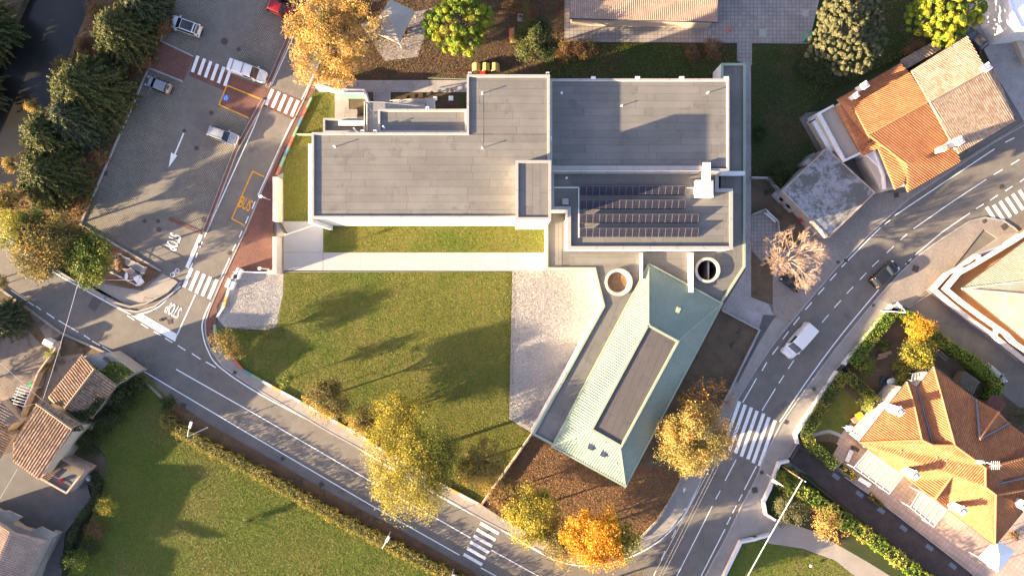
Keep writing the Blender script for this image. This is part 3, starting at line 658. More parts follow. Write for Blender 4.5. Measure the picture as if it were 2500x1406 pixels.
def ridge(parent, pts, m, r=.13, name='ridge_tiles'):
    mb = MB()
    for p, q in zip(pts[:-1], pts[1:]):
        p, q = Vector(p), Vector(q); n = max(1, int((q-p).length/.42))
        for i in range(n):
            a, b = p.lerp(q, i/n), p.lerp(q, (i+1.08)/n); mb.tube(a, b, r, r*.82, 6)
    return mk(name, mb, m, parent, kind='stuff')
# ---------------------------------------------------------------- the school
# main classroom block
ZM = 11.5
blk, roof = building('school_building', 'large L-shaped flat grey roof with white south wall beside the lawn strip', [(761,324),(1140,324),(1140,183),(1342,183),(1342,532),(761,532)], ZM, m_plaster, cw=.28)
zr = ZM - .22
sheets(roof, box_region(767.5, 329, 1336, 526, zr), zr, 0, first=1)
sheets(roof, box_region(1146, 189, 1336, 328.6, zr), zr, 0, first=.55)
def sbox(x0, y0, x1, y1, z0, z1, zref=None):
    a, b = W(x0, y0, z1 if zref is None else zref), W(x1, y1, z1 if zref is None else zref); mb = MB(); mb.box(a.x, b.y, z0, b.x, a.y, z1); return mb
mk('side_screen', sbox(752.5, 352, 760.5, 545, .1, 10.6), m_white_m, blk)
# vents (bent pipes with wires) on the roof
def vent(parent, x, y, z, h=.55, name='vent_pipe'):
    p = W(x, y, z); mb = MB(); mb.tube((p.x, p.y, z), (p.x, p.y, z+h), .06, .06, 8); mb.tube((p.x, p.y, z), (p.x, p.y, z+.05), .16, .12, 8); mb.tube((p.x, p.y, z+h), (p.x, p.y, z+h+.06), .11, .04, 8)
    return mk(name, mb, m_white_m, parent)
for x, y in ((1178,229),(1178,362),(818,359)): vent(roof, x, y, zr, .6)
mb = MB(); mb.path([W(1179,229,zr+.03), W(1180,300,zr+.03), W(1179,362,zr+.03)], .012, 4); mk('lightning_wire', mb, m_steel, roof)
for x, y in ((1147,181),(1337,181),(1043,265),(884,322),(915,322),(1343,339)):   # downpipe hoppers
    p = W(x, y, ZM-.1); mb = MB(); mb.ribbon([(p.x-.15, p.y-.15), (p.x-.15, p.y+.2), (p.x+.15, p.y+.2), (p.x+.15, p.y-.15)], .07, ZM-.5, ZM-.1); mk('gutter_hopper', mb, m_white_m, blk)
# stair tower on the roof, taller
twr, roof2 = building('stair_tower', 'small raised flat-roofed block at the corner of the main school roof', [(1259,392),(1345,392),(1345,537),(1259,537)], 13.9, m_plaster, base=ZM-.3, cw=.36)
mk('wall', sbox(1259.5, 529, 1344.5, 536.5, .1, ZM-.35, 13.9), m_plaster, twr)
zz = 13.68; sheets(roof2, box_region(1266.5, 398, 1339, 531, zz), zz, math.pi/2, row=.95, length=7, first=.8)
# lower annex north of the main roof
anx, roof3 = building('school_annex', 'lower rectangular flat roof set in the corner of the main school block', [(923,267),(1139.5,267),(1139.5,323.5),(923,323.5)], 10.7, m_plaster, cw=.28)
z3 = 10.48; sheets(roof3, box_region(929, 273, 1138, 323, z3), z3, 0, first=.9)
for x, y in ((985,293),): vent(roof3, 938, 312, z3, .75)
por, roof4 = building('entrance_canopy', 'small low flat roof with a white awning behind the painted kerb', [(789,289),(891,289),(891,323.5),(789,323.5)], 7.0, m_grey, cw=.26, parapet=.5)
z4 = 6.5; sheets(roof4, box_region(795, 295, 889, 322, z4), z4, 0, first=.9)
mb = sbox(826, 295, 888, 305.5, 6.9, 7.25, 7.2); mk('roof_duct', mb, m_white_m, por)
mb = MB(); p = W(866, 316, 7); mb.tube((p.x, p.y, 6.5), (p.x, p.y, 7.6), .1, .1, 8); q = W(876, 327, 7.6); mb.tube((p.x, p.y, 7.6), (q.x, q.y, 7.6), .09, .09, 8); mk('duct_pipe', mb, m_white_m, por)
# external steel stair
st = thing('external_stair', 'galvanised steel escape stair behind the main school block', 'stair', W(960, 285))
mb = MB()
for k in range(22):
    x = 897 + k*2.0; a, b = W(x, 252, 6.3), W(x+1.2, 322, 6.3); mb.box(a.x, b.y, 6.24, b.x, a.y, 6.3)
mk('landing', mb, m_steel, st)
mb = MB()
for a, b in (((890,249),(890,323)), ((890,249),(938,250)), ((938,250),(1038,260)), ((896,254),(896,322))):
    for z in (6.4, 7.3): mb.tube(W(*a, z), W(*b, z - (0 if a[0] < 930 else .9)), .07, .07, 5)
mk('handrail', mb, m_steel, st)
for (x, y) in ((891,250),(891,300),(938,251),(938,322)): mk('column', MB().tube(W(x, y, 6.2).xy.to_3d(), W(x, y, 6.2), .09), m_steel, st)
for k in range(18):
    x0, x1 = 941 + k*5.4, 941 + (k+1)*5.4 - .6; z = 6.1 - k*.17; a, b = W(x0, 253, z), W(x1, 268, z); mk('step', MB().box(a.x, b.y, z-.05, b.x, a.y, z), m_steel, st)
for k in range(16):
    x0, x1 = 1040 - k*5.4, 1040 - (k-1)*5.4 - .6; z = 3.1 - k*.17; a, b = W(x0, 243, z), W(x1, 252, z); mk('step', MB().box(a.x, b.y, z-.05, b.x, a.y, z), m_steel, st)
a, b = W(1040, 240, 3.2), W(1062, 268, 3.2); mk('landing', MB().box(a.x, b.y, 3.1, b.x, a.y, 3.2), m_steel, st)
mb = MB(); mb.path([W(952,246,1.6), W(1000,243,2.6), W(1036,243,4.1), W(1060,240,4.1), W(1062,266,4.1)], .07, 5); mk('handrail', mb, m_steel, st)
# glass-green screen, white wall, bin by the north court
mk('fence_screen', sbox(820, 226, 888, 228.5, 0, 2.3), m_white_m, label='white panel wall along the north path behind the small court', cat='screen')
mb = sbox(822, 229.5, 887, 232, .1, 2.1); mk('fence_screen', mb, mat('green_panel', (.16,.34,.26), (.22,.42,.34), 3, .4, 0), label='green translucent panel in front of the white court wall', cat='screen')
mk('boundary_wall', MB().ribbon(WP([(768,206),(822,220),(888,221),(897,250)], 2.0), .28, .05, 2.0), m_plaster, label='white angled wall from the street to the steel stair', cat='wall')
r = thing('waste_container', 'grey wheeled waste container in the north court', 'container', W(855, 277))
mk('body', sbox(839, 268, 871, 286, .35, 1.2), m_north, r)
mk('lid', sbox(838, 267, 872, 279, 1.2, 1.28), m_conc, r)
for x, y in ((841,270),(869,270),(841,284),(869,284)): mk('wheel', MB().tube(W(x, y, .1), W(x+1.5, y, .1), .12, .12, 8), m_dark, r)
# gymnasium
ZG = 9.75
gym, roofg = building('gymnasium', 'wide flat grey roof with stepped shadow across it next to the main block', [(1343,193),(1780,193),(1780,416),(1343,416)], ZG, m_plaster, cw=.24)
zg = ZG - .22; sheets(roofg, box_region(1344, 197.5, 1775, 408, zg), zg, 0, first=.75)
for x in (1449, 1557, 1665, 1774): mk('buttress', sbox(x-5.5, 187, x+5.5, 194, .1, ZG+.02), m_plaster, gym)
mk('parapet', sbox(1346, 405, 1716, 413, ZG-.3, ZG+.04), m_coping, gym)
for x, y in ((1371,228),(1518,259),(1727,228)): vent(roofg, x, y, zg, .6 if x > 1700 else .4)
# wing with the solar panels
ZW = 8.65
wing, roofw = building('school_wing', 'flat roof wing carrying four rows of solar panels', [(1345,416.5),(1754,416.5),(1754,461),(1789,461),(1789,609),(1386,609),(1386,512),(1345,512)], ZW, m_plaster, cw=.46, parapet=.34)
zw = ZW - .34; sheets(roofw, box_region(1351, 418, 1748, 505, zw), zw, 0, first=.9); sheets(roofw, box_region(1394, 505, 1781, 601, zw), zw, 0, first=1); sheets(roofw, box_region(1748, 469, 1781, 505, zw), zw, 0, first=1)
vent(roofw, 1383, 435, zw, .5)
p = W(1380, 493, zw); mk('roof_hatch', MB().box(p.x-.4, p.y-.4, zw, p.x+.4, p.y+.4, zw+.45), m_coping, wing)
mb = MB(); mb.path([W(1350,485,zw+.12), W(1350,458,zw+.12), W(1413,458,zw+.12), W(1413,580,zw+.12)], .07, 5); mb.path([W(1676,459,zw+.12), W(1700,459,zw+.12)], .07, 5); mk('cable_tray', mb, m_white_m, wing)
# rooftop air unit
ac = thing('air_handling_unit', 'white rooftop air unit with duct at the end of the first solar row', 'air unit', W(1721, 460, zw))
mk('casing', sbox(1700, 440, 1742, 481, zw, zw+1.3), m_white_m, ac)
mk('cowl', sbox(1709, 443, 1741, 477, zw+1.3, zw+1.55, zw+1.5), mat('light_grey_metal', (.34,.35,.37), None, 1, .4, 0), ac)
mk('duct', sbox(1717, 397, 1735, 441, zw+.9, zw+1.7), m_white_m, ac)
mb = MB()
for k in range(5): a = W(1704+k*8, 478, zw+1); mb.box(a.x, a.y-.1, zw+.2, a.x+.2, a.y+.3, zw+1.36)
mk('grille', mb, m_white_m, ac)
# solar rows
m_cell = mat('solar_cell', (.010,.012,.028), (.016,.015,.024), 2, .3, 0, spec=.35)
m_frame = mat('solar_frame', (.20,.175,.155), None, 1, .5, 0)
def module_mesh():
    w, l, t = .955, 1.28, R(28); mb = MB(); fr = MB()
    def P3(x, y, z): return (x, y*math.cos(t) - z*math.sin(t), y*math.sin(t) + z*math.cos(t))
    def bx(m, x0, y0, x1, y1, z0, z1):
        m.add([P3(x0,y0,z0),P3(x1,y0,z0),P3(x1,y1,z0),P3(x0,y1,z0),P3(x0,y0,z1),P3(x1,y0,z1),P3(x1,y1,z1),P3(x0,y1,z1)], [(0,3,2,1),(4,5,6,7),(0,1,5,4),(1,2,6,5),(2,3,7,6),(3,0,4,7)])
    bx(mb, .02, .02, w-.02, l-.02, 0, .03)
    for x0, y0, x1, y1 in ((0,0,w,.025),(0,l-.025,w,l),(0,.025,.022,l-.025),(w-.022,.025,w,l-.025)): bx(fr, x0, y0, x1, y1, -.01, .04)
    for k in range(1, 6): bx(fr, .02, l*k/6-.004, w-.02, l*k/6+.004, .03, .034)
    return mesh(mb, 'solar_module', m_cell), mesh(fr, 'module_frame', m_frame)
mod, modf = module_mesh()
for i, (y, n, lab) in enumerate(((477,16,'northernmost row of solar panels, half in shadow, ending at the air unit'), (511,16,'second row of solar panels from the north, shorter than the rows below'), (545,18,'third solar row counted from the north, one of the two longest'), (579,18,'southernmost row of solar panels, nearest the white parapet'))):
    p0 = W(1415, y, zw + .15); r = thing('solar_array', lab, 'solar panels', (p0.x, p0.y, zw), group='rows of solar panels on the wing roof')
    for k in range(n):
        o = inst('solar_module', mod, (p0.x + k*.957*(.9+.0), p0.y, zw + .12), parent=r); o.scale = (.905, 1, 1)
        f = inst('module_frame', modf, (0, 0, 0)); f.parent = o
    mb = MB(); yy = p0.y + 1.1
    for k in range(0, n+1, 2): x = p0.x + k*.957*.905; mb.box(x-.02, yy-.02, zw, x+.02, yy+.02, zw+.7); mb.box(x-.03, p0.y, zw, x+.03, yy, zw+.06)
    mk('support_frame', mb, m_frame, r)
# low connecting hall with light wells
ZL = 4.2
out = WP([(1333,510),(1333,658),(1450,658),(1472,747),(1299,1060),(1350,1087),(1450,1140),(1720,745),(1760,745),(1820,651),(1820,155),(1761,155),(1761,510)], ZL)
hall = thing('connecting_hall', 'low grey roof with mint edging and two round light wells', 'building', (out[0].x, out[0].y, 0))
wells = [(1510.5, 689, 33.5, 28), (1726.5, 659.5, 31, 24.5)]
rings = []
for cx, cy, ro, ri in wells:
    c = W(cx, cy, ZL); k = (1 - ZL/H)/S; rings.append((c, ro*k, ri*k))
holes = [[Vector((c.x + ri*math.cos(t), c.y + ri*math.sin(t), 0)) for t in np.linspace(0, 2*math.pi, 41)[:-1]] for c, ro, ri in rings]
o3 = [Vector((p.x, p.y, 0)) for p in out]; tris = tessellate_polygon([o3] + holes); allp = o3 + holes[0] + holes[1]
zl = ZL - .22; mb = MB(); vs = [(p.x, p.y, zl) for p in allp]; fs = []
for a, b, c in tris:
    n = (allp[b]-allp[a]).cross(allp[c]-allp[a]).z; fs.append((a, b, c) if n > 0 else (a, c, b))
mb.add(vs, fs); m_memflat = mat('roof_membrane_plain', (.122,.116,.110), (.142,.134,.125), .35, .8, .07, 25, spots=(.10,.096,.091), sscale=.9, sthr=.62, extra=bricks(0, 8, 1.0, .02, (.55,.55,.55), .05))
roofl = mk('roof', mb, m_memflat, hall)
mk('wall', MB().ribbon(out[:5] + [out[5]], .24, .05, ZL-.09, off=.14), m_plaster, hall)
mk('wall', MB().ribbon(WP([(1760,745),(1820,651),(1820,155),(1761,155),(1761,192)], ZL), .24, .05, ZL-.09, off=.14), m_plaster, hall)
mk('coping', MB().ribbon(out[:6], .34, ZL-.09, ZL, off=.14), m_gcop, hall)
mk('coping', MB().ribbon(WP([(1757,749),(1820,651),(1820,155),(1761,155),(1761,192)], ZL), .34, ZL-.09, ZL, off=.14), m_gcop, hall)
sheets(roofl, [tuple(p)[:2] for p in WP([(1468,768),(1553,700),(1560,694),(1352,1078),(1306,1056)], zl)], zl+.002, AST - .02, row=1.0, length=8)
sheets(roofl, box_region(1791, 430, 1815, 640, zl), zl+.002, math.pi/2, row=.7, length=9); sheets(roofl, box_region(1782, 160, 1815, 415, zl), zl+.002, math.pi/2, row=.95, length=9)
sheets(roofl, box_region(1390, 620, 1562, 650, zl), zl+.002, 0); sheets(roofl, box_region(1339, 513, 1372, 652, zl), zl+.002, math.pi/2)
for (c, ro, ri), lab in zip(rings, ('x', 'y')):
    mb = MB(); n = 40
    for i in range(n):
        t0, t1 = 2*math.pi*i/n, 2*math.pi*(i+1)/n; e = lambda r_, t: (c.x + r_*math.cos(t), c.y + r_*math.sin(t))
        mb.prism([e(ri, t0), e(ro, t0), e(ro, t1), e(ri, t1)], zl - .2, ZL + .22)
    mk('light_well_rim', mb, mat('pale_stone_ring', (.42,.40,.35), (.36,.34,.30), 3, .8, .1, 12), hall)
    mb = MB()
    for i in range(n):
        t0, t1 = 2*math.pi*i/n, 2*math.pi*(i+1)/n
        mb.add([(*e(ri+.01, t0), .12), (*e(ri+.01, t1), .12), (*e(ri+.01, t1), ZL), (*e(ri+.01, t0), ZL)], [(0,3,2,1)])
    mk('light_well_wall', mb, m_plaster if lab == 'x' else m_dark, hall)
for x0, y0, x1, y1, h in ((1564,618,1569.5,682,.5), (1682,618,1693,714,.5), (1756,418,1819,428,.6)):
    mk('fin_wall', sbox(x0, y0, x1, y1, zl, ZL + h), m_plaster, hall)
c = W(1507, 689, 3.9); mk('light_well_floor', MB().prism([(c.x + 1.36*math.cos(t), c.y + 1.36*math.sin(t)) for t in np.linspace(0, 6.28, 33)[:-1]], 3.7, 4.02), mat('golden_leaf_litter', (.30,.17,.08), (.22,.12,.055), 2, 1, .3, 14, .6, 14, .04), hall)
c0 = rings[0][0]; mb = MB()
for i in range(32):
    t0, t1 = 2*math.pi*i/32, 2*math.pi*(i+1)/32
    mb.add([(c.x+1.36*math.cos(t0), c.y+1.36*math.sin(t0), 4.0), (c.x+1.36*math.cos(t1), c.y+1.36*math.sin(t1), 4.0), (c0.x+rings[0][2]*math.cos(t1), c0.y+rings[0][2]*math.sin(t1), ZL+.2), (c0.x+rings[0][2]*math.cos(t0), c0.y+rings[0][2]*math.sin(t0), ZL+.2)], [(0,3,2,1)])
mk('light_well_funnel', mb, m_plaster, hall)
c = rings[1][0]; mk('light_well_floor', MB().prism([(c.x + 1.6*math.cos(t), c.y + 1.6*math.sin(t)) for t in np.linspace(0, 6.28, 25)[:-1]], .1, .17), m_darksoil, hall)
mk('light_well_wall', MB().box(c.x+.25, c.y-1.4, .15, c.x+.45, c.y+1.4, 3.6), m_north, hall)
# mint metal roof building
ZE, ZB = 4.3, 6.3
N_, E_, S_, W_ = W(1584,648,ZE), W(1760,743,ZE), W(1527,1184,ZE), W(1351,1087,ZE)
n_, e_, s_, w_ = W(1584,790,ZB), W(1656,831,ZB), W(1514,1090,ZB), W(1443,1050,ZB)
met = thing('metal_roof_hall', 'long hall with a mint green ribbed metal roof and a dark raised flat top', 'building', ((N_.x+S_.x)/2, (N_.y+S_.y)/2, 0))
mk('wall', MB().ribbon([N_.lerp(S_, .02), E_.lerp(W_, .02), S_.lerp(N_, .02), W_.lerp(E_, .02), N_.lerp(S_, .02)], .2, .1, ZE-.12), m_plaster, met)
ax = (W_ - N_).xy.normalized(); ay = (E_ - N_).xy.normalized()
roof_face(met, [N_, E_, e_, n_], -ax, m_groof, sp=.36, kind='seam', rh=.07, name='roof_seams')
roof_face(met, [E_, S_, s_, e_], ay, m_groof, sp=.36, kind='seam', rh=.07, name='roof_seams')
roof_face(met, [S_, W_, w_, s_], ax, m_groof, sp=.36, kind='seam', rh=.07, name='roof_seams')
roof_face(met, [W_, N_, n_, w_], -ay, m_groof, sp=.36, kind='seam', rh=.07, name='roof_seams')
up = Vector((0, 0, .05))
for a, b in ((N_, n_), (E_, e_), (S_, s_), (W_, w_)):
    mb = MB(); mb.tube(a + up, b + up, .09, .09, 4); mk('hip_flashing', mb, m_gcop, met)
gut = [N_, E_, S_, W_]; Cc = (N_ + S_) / 2
g2 = [Cc + (p - Cc) * 1.012 for p in gut]
mk('gutter', MB().ribbon([p.xy for p in g2 + [g2[0]]], .26, ZE-.14, ZE+.07), m_gcop, met)
bx2 = [n_, e_, s_, w_]; mk('lantern_wall', MB().prism([p.xy for p in bx2], ZB-1.0, ZB+.75), m_gcop, met)
ZT = ZB + .95
t4 = [W(1583,790,ZT), W(1658,831,ZT), W(1516,1093,ZT), W(1442,1051,ZT)]
mk('lantern_coping', MB().ribbon([t4[0].lerp(t4[2], .013), t4[1].lerp(t4[3], .013), t4[2].lerp(t4[0], .013), t4[3].lerp(t4[1], .013), t4[0].lerp(t4[2], .013)], .30, ZB+.7, ZT), m_gcop, met)
deck = [t4[0].lerp(t4[2], .02), t4[1].lerp(t4[3], .02), t4[2].lerp(t4[0], .02), t4[3].lerp(t4[1], .02)]
lan = mk('lantern_roof', MB().prism([p.xy for p in deck], ZB+.5, ZT-.18), m_membase, met)
sheets(lan, [tuple(p.xy) for p in deck], ZT-.18, AST, row=1.0, length=6.5, m=mat('dark_membrane', (.085,.076,.073), (.098,.087,.083), .5, .8, .08, 25, obj=.06))
def on_plane(A, B, C, x, y):
    n = (B-A).cross(C-A); p = W(x, y, 5.4); return Vector((p.x, p.y, A.z - (n.x*(p.x-A.x) + n.y*(p.y-A.y))/n.z))
for x, y in ((1443.5,1088), (1474,1105)):
    p = on_plane(S_, W_, w_, x, y); r = mk('skylight', MB().obox((p.x, p.y, p.z-.05), (1.0, .8, .22), AST), m_dark, met)
    mk('pane', MB().obox((p.x, p.y, p.z+.17), (.72, .52, .02), AST), mat('blue_glass', (.06,.07,.13), None, 1, .1, 0, spec=.8), r)
p = on_plane(N_, E_, e_, 1655, 757); mk('roof_vent_box', MB().obox((p.x, p.y, p.z), (.75, .55, .3), AST), m_gcop, met)
for x, y, (A, B, C) in ((1403,1072,(S_,W_,w_)), (1475,1137-60,(S_,W_,w_)), (1505,1132,(S_,W_,w_)), (1693,806,(E_,S_,s_)), (1525,1115,(E_,S_,s_)), (1566,811,(W_,N_,n_))):
    p = on_plane(A, B, C, x, y); mk('snow_anchor', MB().obox((p.x, p.y, p.z+.05), (.3, .12, .1), AST), m_coping, met)
# gate walls of the school entrance
mk('gate_wall', MB().ribbon(WP([(671,432),(671,540)], 2.4), .62, .05, 2.4), mat('beige_wall_cap', (.50,.44,.38), (.44,.39,.34), 1, .8, .05), label='beige topped entrance wall beside the bus stop, north of the gate', cat='wall')
mk('gate_wall', MB().ribbon(WP([(670,578),(670,664),(652,664)], 2.4), .55, .05, 2.4), mat('beige_wall_cap', (.5,.44,.38)), label='beige topped entrance wall south of the gate opening', cat='wall')
mk('gate', MB().ribbon(WP([(676,542),(692,568)], 1.8), .10, .1, 1.8), m_dark, label='dark metal school gate standing open beside the pale path', cat='gate')
sheet('gate_apron', [(676,430),(692,422),(693,541),(693,664),(676,664)], m_conc, .128)
mk('handrail', MB().path([W(703,658,1.0), W(732,652,1.0)], .05, 5).tube(W(703,658,0), W(703,658,1), .04).tube(W(732,652,0), W(732,652,1), .04), m_pole, label='short handrail on the pale path just inside the gate', cat='handrail')
mk('fence', MB().ribbon(WP([(723,327),(762,327)], 1.2), .08, .1, 1.2), m_gcop, label='short mint green fence joining the kerb to the main block', cat='fence')
# ---------------------------------------------------------------- houses round the school
def P3(x, y, z): return W(x, y, z)
def d2(a, b): return (b.xy - a.xy).normalized()
def chimney(parent, x, y, z0, z1, s=.9, m=None, capm=None, ang=.6, name='chimney'):
    """x,y: plan place of its top"""
    s *= .84; p = W(x, y, z1); r = mk(name, MB().obox((p.x, p.y, z0), (s*.8, s*.8, z1-z0-.25), ang), m or m_plaster, parent)
    mb = MB().obox((p.x, p.y, z1-.25), (s, s, .12), ang); mk('chimney_cap', mb, m or m_plaster, r)
    mk('flue', MB().obox((p.x, p.y, z1-.13), (s*.5, s*.5, .13), ang), m_dark, r); mk('flue_cover', MB().obox((p.x, p.y, z1+.03), (s*.32, s*.32, .05), ang), capm or m_white_m, r)
    return r
def walls(parent, pts, z, m, inset=.45, base=.1, name='wall'):
    """pts: world points of the eaves; the wall stands inset behind them"""
    P = [Vector(p).xy for p in pts]; a = sum(P[i].x*P[(i+1) % len(P)].y - P[(i+1) % len(P)].x*P[i].y for i in range(len(P)))
    if a > 0: P = P[::-1]
    ins = []; n = len(P)
    for i in range(n):
        d0 = (P[i] - P[i-1]).normalized(); d1 = (P[(i+1) % n] - P[i]).normalized()
        m0 = Vector((d0.y, -d0.x)); m1 = Vector((d1.y, -d1.x)); mm = m0 + m1; mm = mm.normalized() if mm.length > 1e-3 else m0
        ins.append(P[i] + mm * (inset / max(.35, mm.dot(m0))))
    return mk(name, MB().prism(ins, base, z), m, parent)
# --- orange and pale double house, top right
h = thing('double_house', 'long house with bright orange tiles on one half and pale weathered tiles on the other', 'house', W(2230, 270))
ze, zr_ = 5.6, 7.6
o1, o2, o3_, o4 = P3(2081,258,ze), P3(2220,177.6,ze), P3(2266,250,zr_), P3(2119,331,zr_-.15)
o5, o6, o7 = P3(2318,349,ze), P3(2214,404,ze), P3(2170,345,ze+.6)
s6, s5 = P3(2216,404,ze), P3(2318.6,349,ze)
roof_face(h, [o1, o2, o3_, o4], -(o6 - o4).xy, m_tile_new)
roof_face(h, [o4, o3_, s5, s6], d2(o4, o6), m_tile_new)
q1, q2, q3, q4, q5 = P3(2224.5,174,ze+.15), P3(2361,88,ze+.15), P3(2413,160,zr_+.2), P3(2408,172,zr_+.25), P3(2269,250,zr_+.25)
roof_face(h, [q1, q2, q4, q5], -d2(q5, P3(2321,347,ze)), m_tile_old)
q6, q7, q8 = P3(2478,296,ze+.15), P3(2341,375,ze+.15), P3(2321,347,ze+.6)
roof_face(h, [q5, q4, P3(2428,170,zr_-.2), q6, q7, q8], d2(q5, P3(2321,347,ze)), m_tile_old)
ridge(h, [o4 + Vector((0,0,.06)), o3_ + Vector((0,0,.06))], m_tile_new); ridge(h, [q5 + Vector((0,0,.06)), q4 + Vector((0,0,.06))], m_tile_old, .15)
# lower skirt roofs
k1, k2, k3, k4 = P3(2043,244,4.3), P3(2198,156,4.3), P3(2222,180,5.15), P3(2079,261,5.15)
roof_face(h, [k1, k2, k3, k4], -d2(o4, o6), m_tile_new)
roof_face(h, [k1, k4, P3(2121,333,5.6), P3(2124,343,4.7)], -(k2 - k1).xy, m_tile_new)
roof_face(h, [P3(2036,258,3.7), P3(2052,260,4.3), P3(2122,338,4.4), P3(2116,362,3.9), P3(2103,377,3.7)], -(k2 - k1).xy, m_tile_new)
roof_face(h, [P3(2108,381,3.7), P3(2104,376,3.8), P3(2120,350,4.4), P3(2160,330,5.2), P3(2172,352,5.2), P3(2144,363,4.3)], d2(o4, o6), m_tile_new)
roof_face(h, [P3(2144,363,4.5), P3(2172,350,4.8), P3(2216,404,4.6), P3(2205,452,4.1), P3(2185,463,4.0)], d2(o4, o6), m_tile_new)
roof_face(h, [P3(2160,335,5.1), P3(2214,402,4.9), P3(2316,350,4.9), P3(2339,378,4.4), P3(2344,396,4.2), P3(2216,469,3.7), P3(2190,395,4.5)], d2(o4, o6), m_tile_new)
walls(h, [o1, o2, q1, q2, P3(2415,152,ze), P3(2428,170,ze), q6, q7, P3(2318,350,ze), P3(2217,403,ze), P3(2160,340,ze)], 5.2, m_cream, .5)
walls(h, [k1, k2, k3, P3(2318,350,4.2), P3(2340,380,4.2), P3(2216,465,4.2), P3(2190,450,4.2), P3(2105,372,4.2)], 3.4, m_plaster, .55)
chimney(h, 2114, 207, 4.4, 6.4, 1.1, m_plaster); chimney(h, 2092, 232, 4.3, 6.2, .9, m_plaster)
c = P3(2128, 200, 6.0)
chimney(h, 2413, 163, 6.9, 8.6, 1.2); chimney(h, 2346, 343, 5.6, 8.0, 1.2); chimney(h, 2309, 360, 5.3, 7.4, 1.0, m_cream)
mk('gutter', MB().path([P3(2043,243,4.25), P3(2198,155,4.25)], .07, 5).path([P3(2216,470,3.65), P3(2345,397,4.15)], .07, 5).path([P3(2341,376,ze+.1), P3(2479,297,ze+.1)], .07, 5).path([P3(2225,173,ze+.1), P3(2361,87,ze+.1)], .07, 5), m_brown_drain, h)
# corrugated lean-to
a = thing('lean_to', 'grey corrugated lean-to roof behind the pale tiled house', 'shed', W(2240, 130))
roof_face(a, [P3(2198,147,3.2), P3(2277,103,3.2), P3(2297,121,3.6), P3(2212,170,3.6)], P3(2277,103,3).xy - P3(2297,121,3).xy, m_corr, sp=.42, rh=.06)
walls(a, [P3(2200,149,3.2), P3(2277,106,3.2), P3(2294,121,3.2), P3(2212,168,3.2)], 3.0, m_grey, .15)
# terrace in front
t = thing('terrace', 'beige flat terrace with white parapet at the west end of the orange house', 'terrace', W(2050, 330))
mk('deck', MB().prism([p.xy for p in WP([(1990,285),(2037,262),(2097,373),(2052,392)], 3.0)], .1, 3.0), m_cream, t)
mk('parapet', MB().ribbon(WP([(2035,258),(2000,277),(2062,392),(2101,374)], 3.5), .32, .1, 3.6), m_plaster, t)
mk('lower_canopy', MB().prism([p.xy for p in WP([(1980,292),(1997,283),(2042,365),(2026,374)], 2.6)], 2.45, 2.62, True), m_plaster, t)
mk('canopy_beam', MB().tube(W(1975,300,2.6), W(1996,288,2.6), .12), m_dark, t)
r = mk('side_balcony', MB().prism([p.xy for p in WP([(2112,385),(2140,365),(2180,462),(2152,470),(2147,452)], 3.0)], .1, 3.0), m_cream, h)
mk('balcony_parapet', MB().ribbon(WP([(2134,368),(2157,428),(2160,462)], 3.4), .25, .1, 3.6), m_plaster, r)
# stained garage
g, gr = building('garage', 'square garage with a black and white stained flat roof', [(1909,466),(2018,361),(2137,470),(2024,580)], 3.2, m_grey, cw=.16, parapet=.10, copm=m_rust)
def stain(nt, pos, col, b):
    n = NN(nt, 'ShaderNodeTexNoise', Scale=.28, Detail=8.0, Roughness=.72, Distortion=.4); nt.links.new(pos, n.inputs['Vector'])
    f = ramp(nt, n.outputs['Fac'], [(.47, g1(0)), (.53, g1(1))]); col = mixc(nt, f, col, (.12,.115,.10))
    n = NN(nt, 'ShaderNodeTexNoise', Scale=1.6, Detail=8.0, Roughness=.8); nt.links.new(pos, n.inputs['Vector'])
    f = ramp(nt, n.outputs['Fac'], [(.5, g1(0)), (.60, g1(.85))]); return mixc(nt, f, col, (.10,.10,.095))
gm = mat('stained_bitumen', (.32,.32,.335), (.25,.245,.245), .5, .8, .12, 20, extra=stain)
mk('roof_surface', MB().prism([p.xy for p in WP([(1914,466),(2018,366),(2132,470),(2023,575)], 3.1)], 3.09, 3.115), gm, gr)
mk('side_shed', MB().prism([p.xy for p in WP([(1963,399),(1987,373),(1996,381),(1971,405)], 2.8)], .1, 2.8), gm, g)
mk('door', MB().ribbon(WP([(2000,561),(2018,577)], 2.2), .1, .1, 2.2), m_cream, g)
for i, (x, y, cm, lab) in enumerate(((1951,517,'red_plastic','red crate in front of the stained garage, the northern one'), (1962,534,'red_plastic','small red and white crate in the middle of the garage front'), (1977,543,'red_plastic','red crate nearest the sunlit garage door'))):
    p = W(x, y, .9); mk('crate', MB().obox((p.x, p.y, .1), (.75, .55, .8), .8), mat('red_plastic', (.55,.03,.03), None, 1, .5, 0), label=lab, cat='crate')
for i, (x, y, l, w_, mm, lab) in enumerate(((1903,478,1.6,1.0,m_north,'grey box at the west corner of the stained garage'), (1919,492,2.0,1.0,m_conc,'long pale chest standing against the stained garage wall'), (1930,505,1.3,.9,m_north,'short grey cabinet beside the red crate at the garage'))):
    p = W(x, y, 1); mk('storage_box', MB().obox((p.x, p.y, .1), (l, w_, 1.0), -.75), mm, label=lab, cat='box')
mk('boundary_wall', MB().ribbon(WP([(1829,436),(1871,437),(1904,474)]), .22, .05, 1.1), m_kerb, label='low pale wall between the dark garden and the garage plot', cat='wall')
mk('boundary_wall', MB().ribbon(WP([(1833,525),(1866,512),(1897,543),(1899,572)]), .15, .05, .7), m_kerb, label='thin low wall round the small paved court beside the school path', cat='wall')
b = thing('bench', 'grey garden bench frame in the small paved court', 'bench', W(1880, 532))
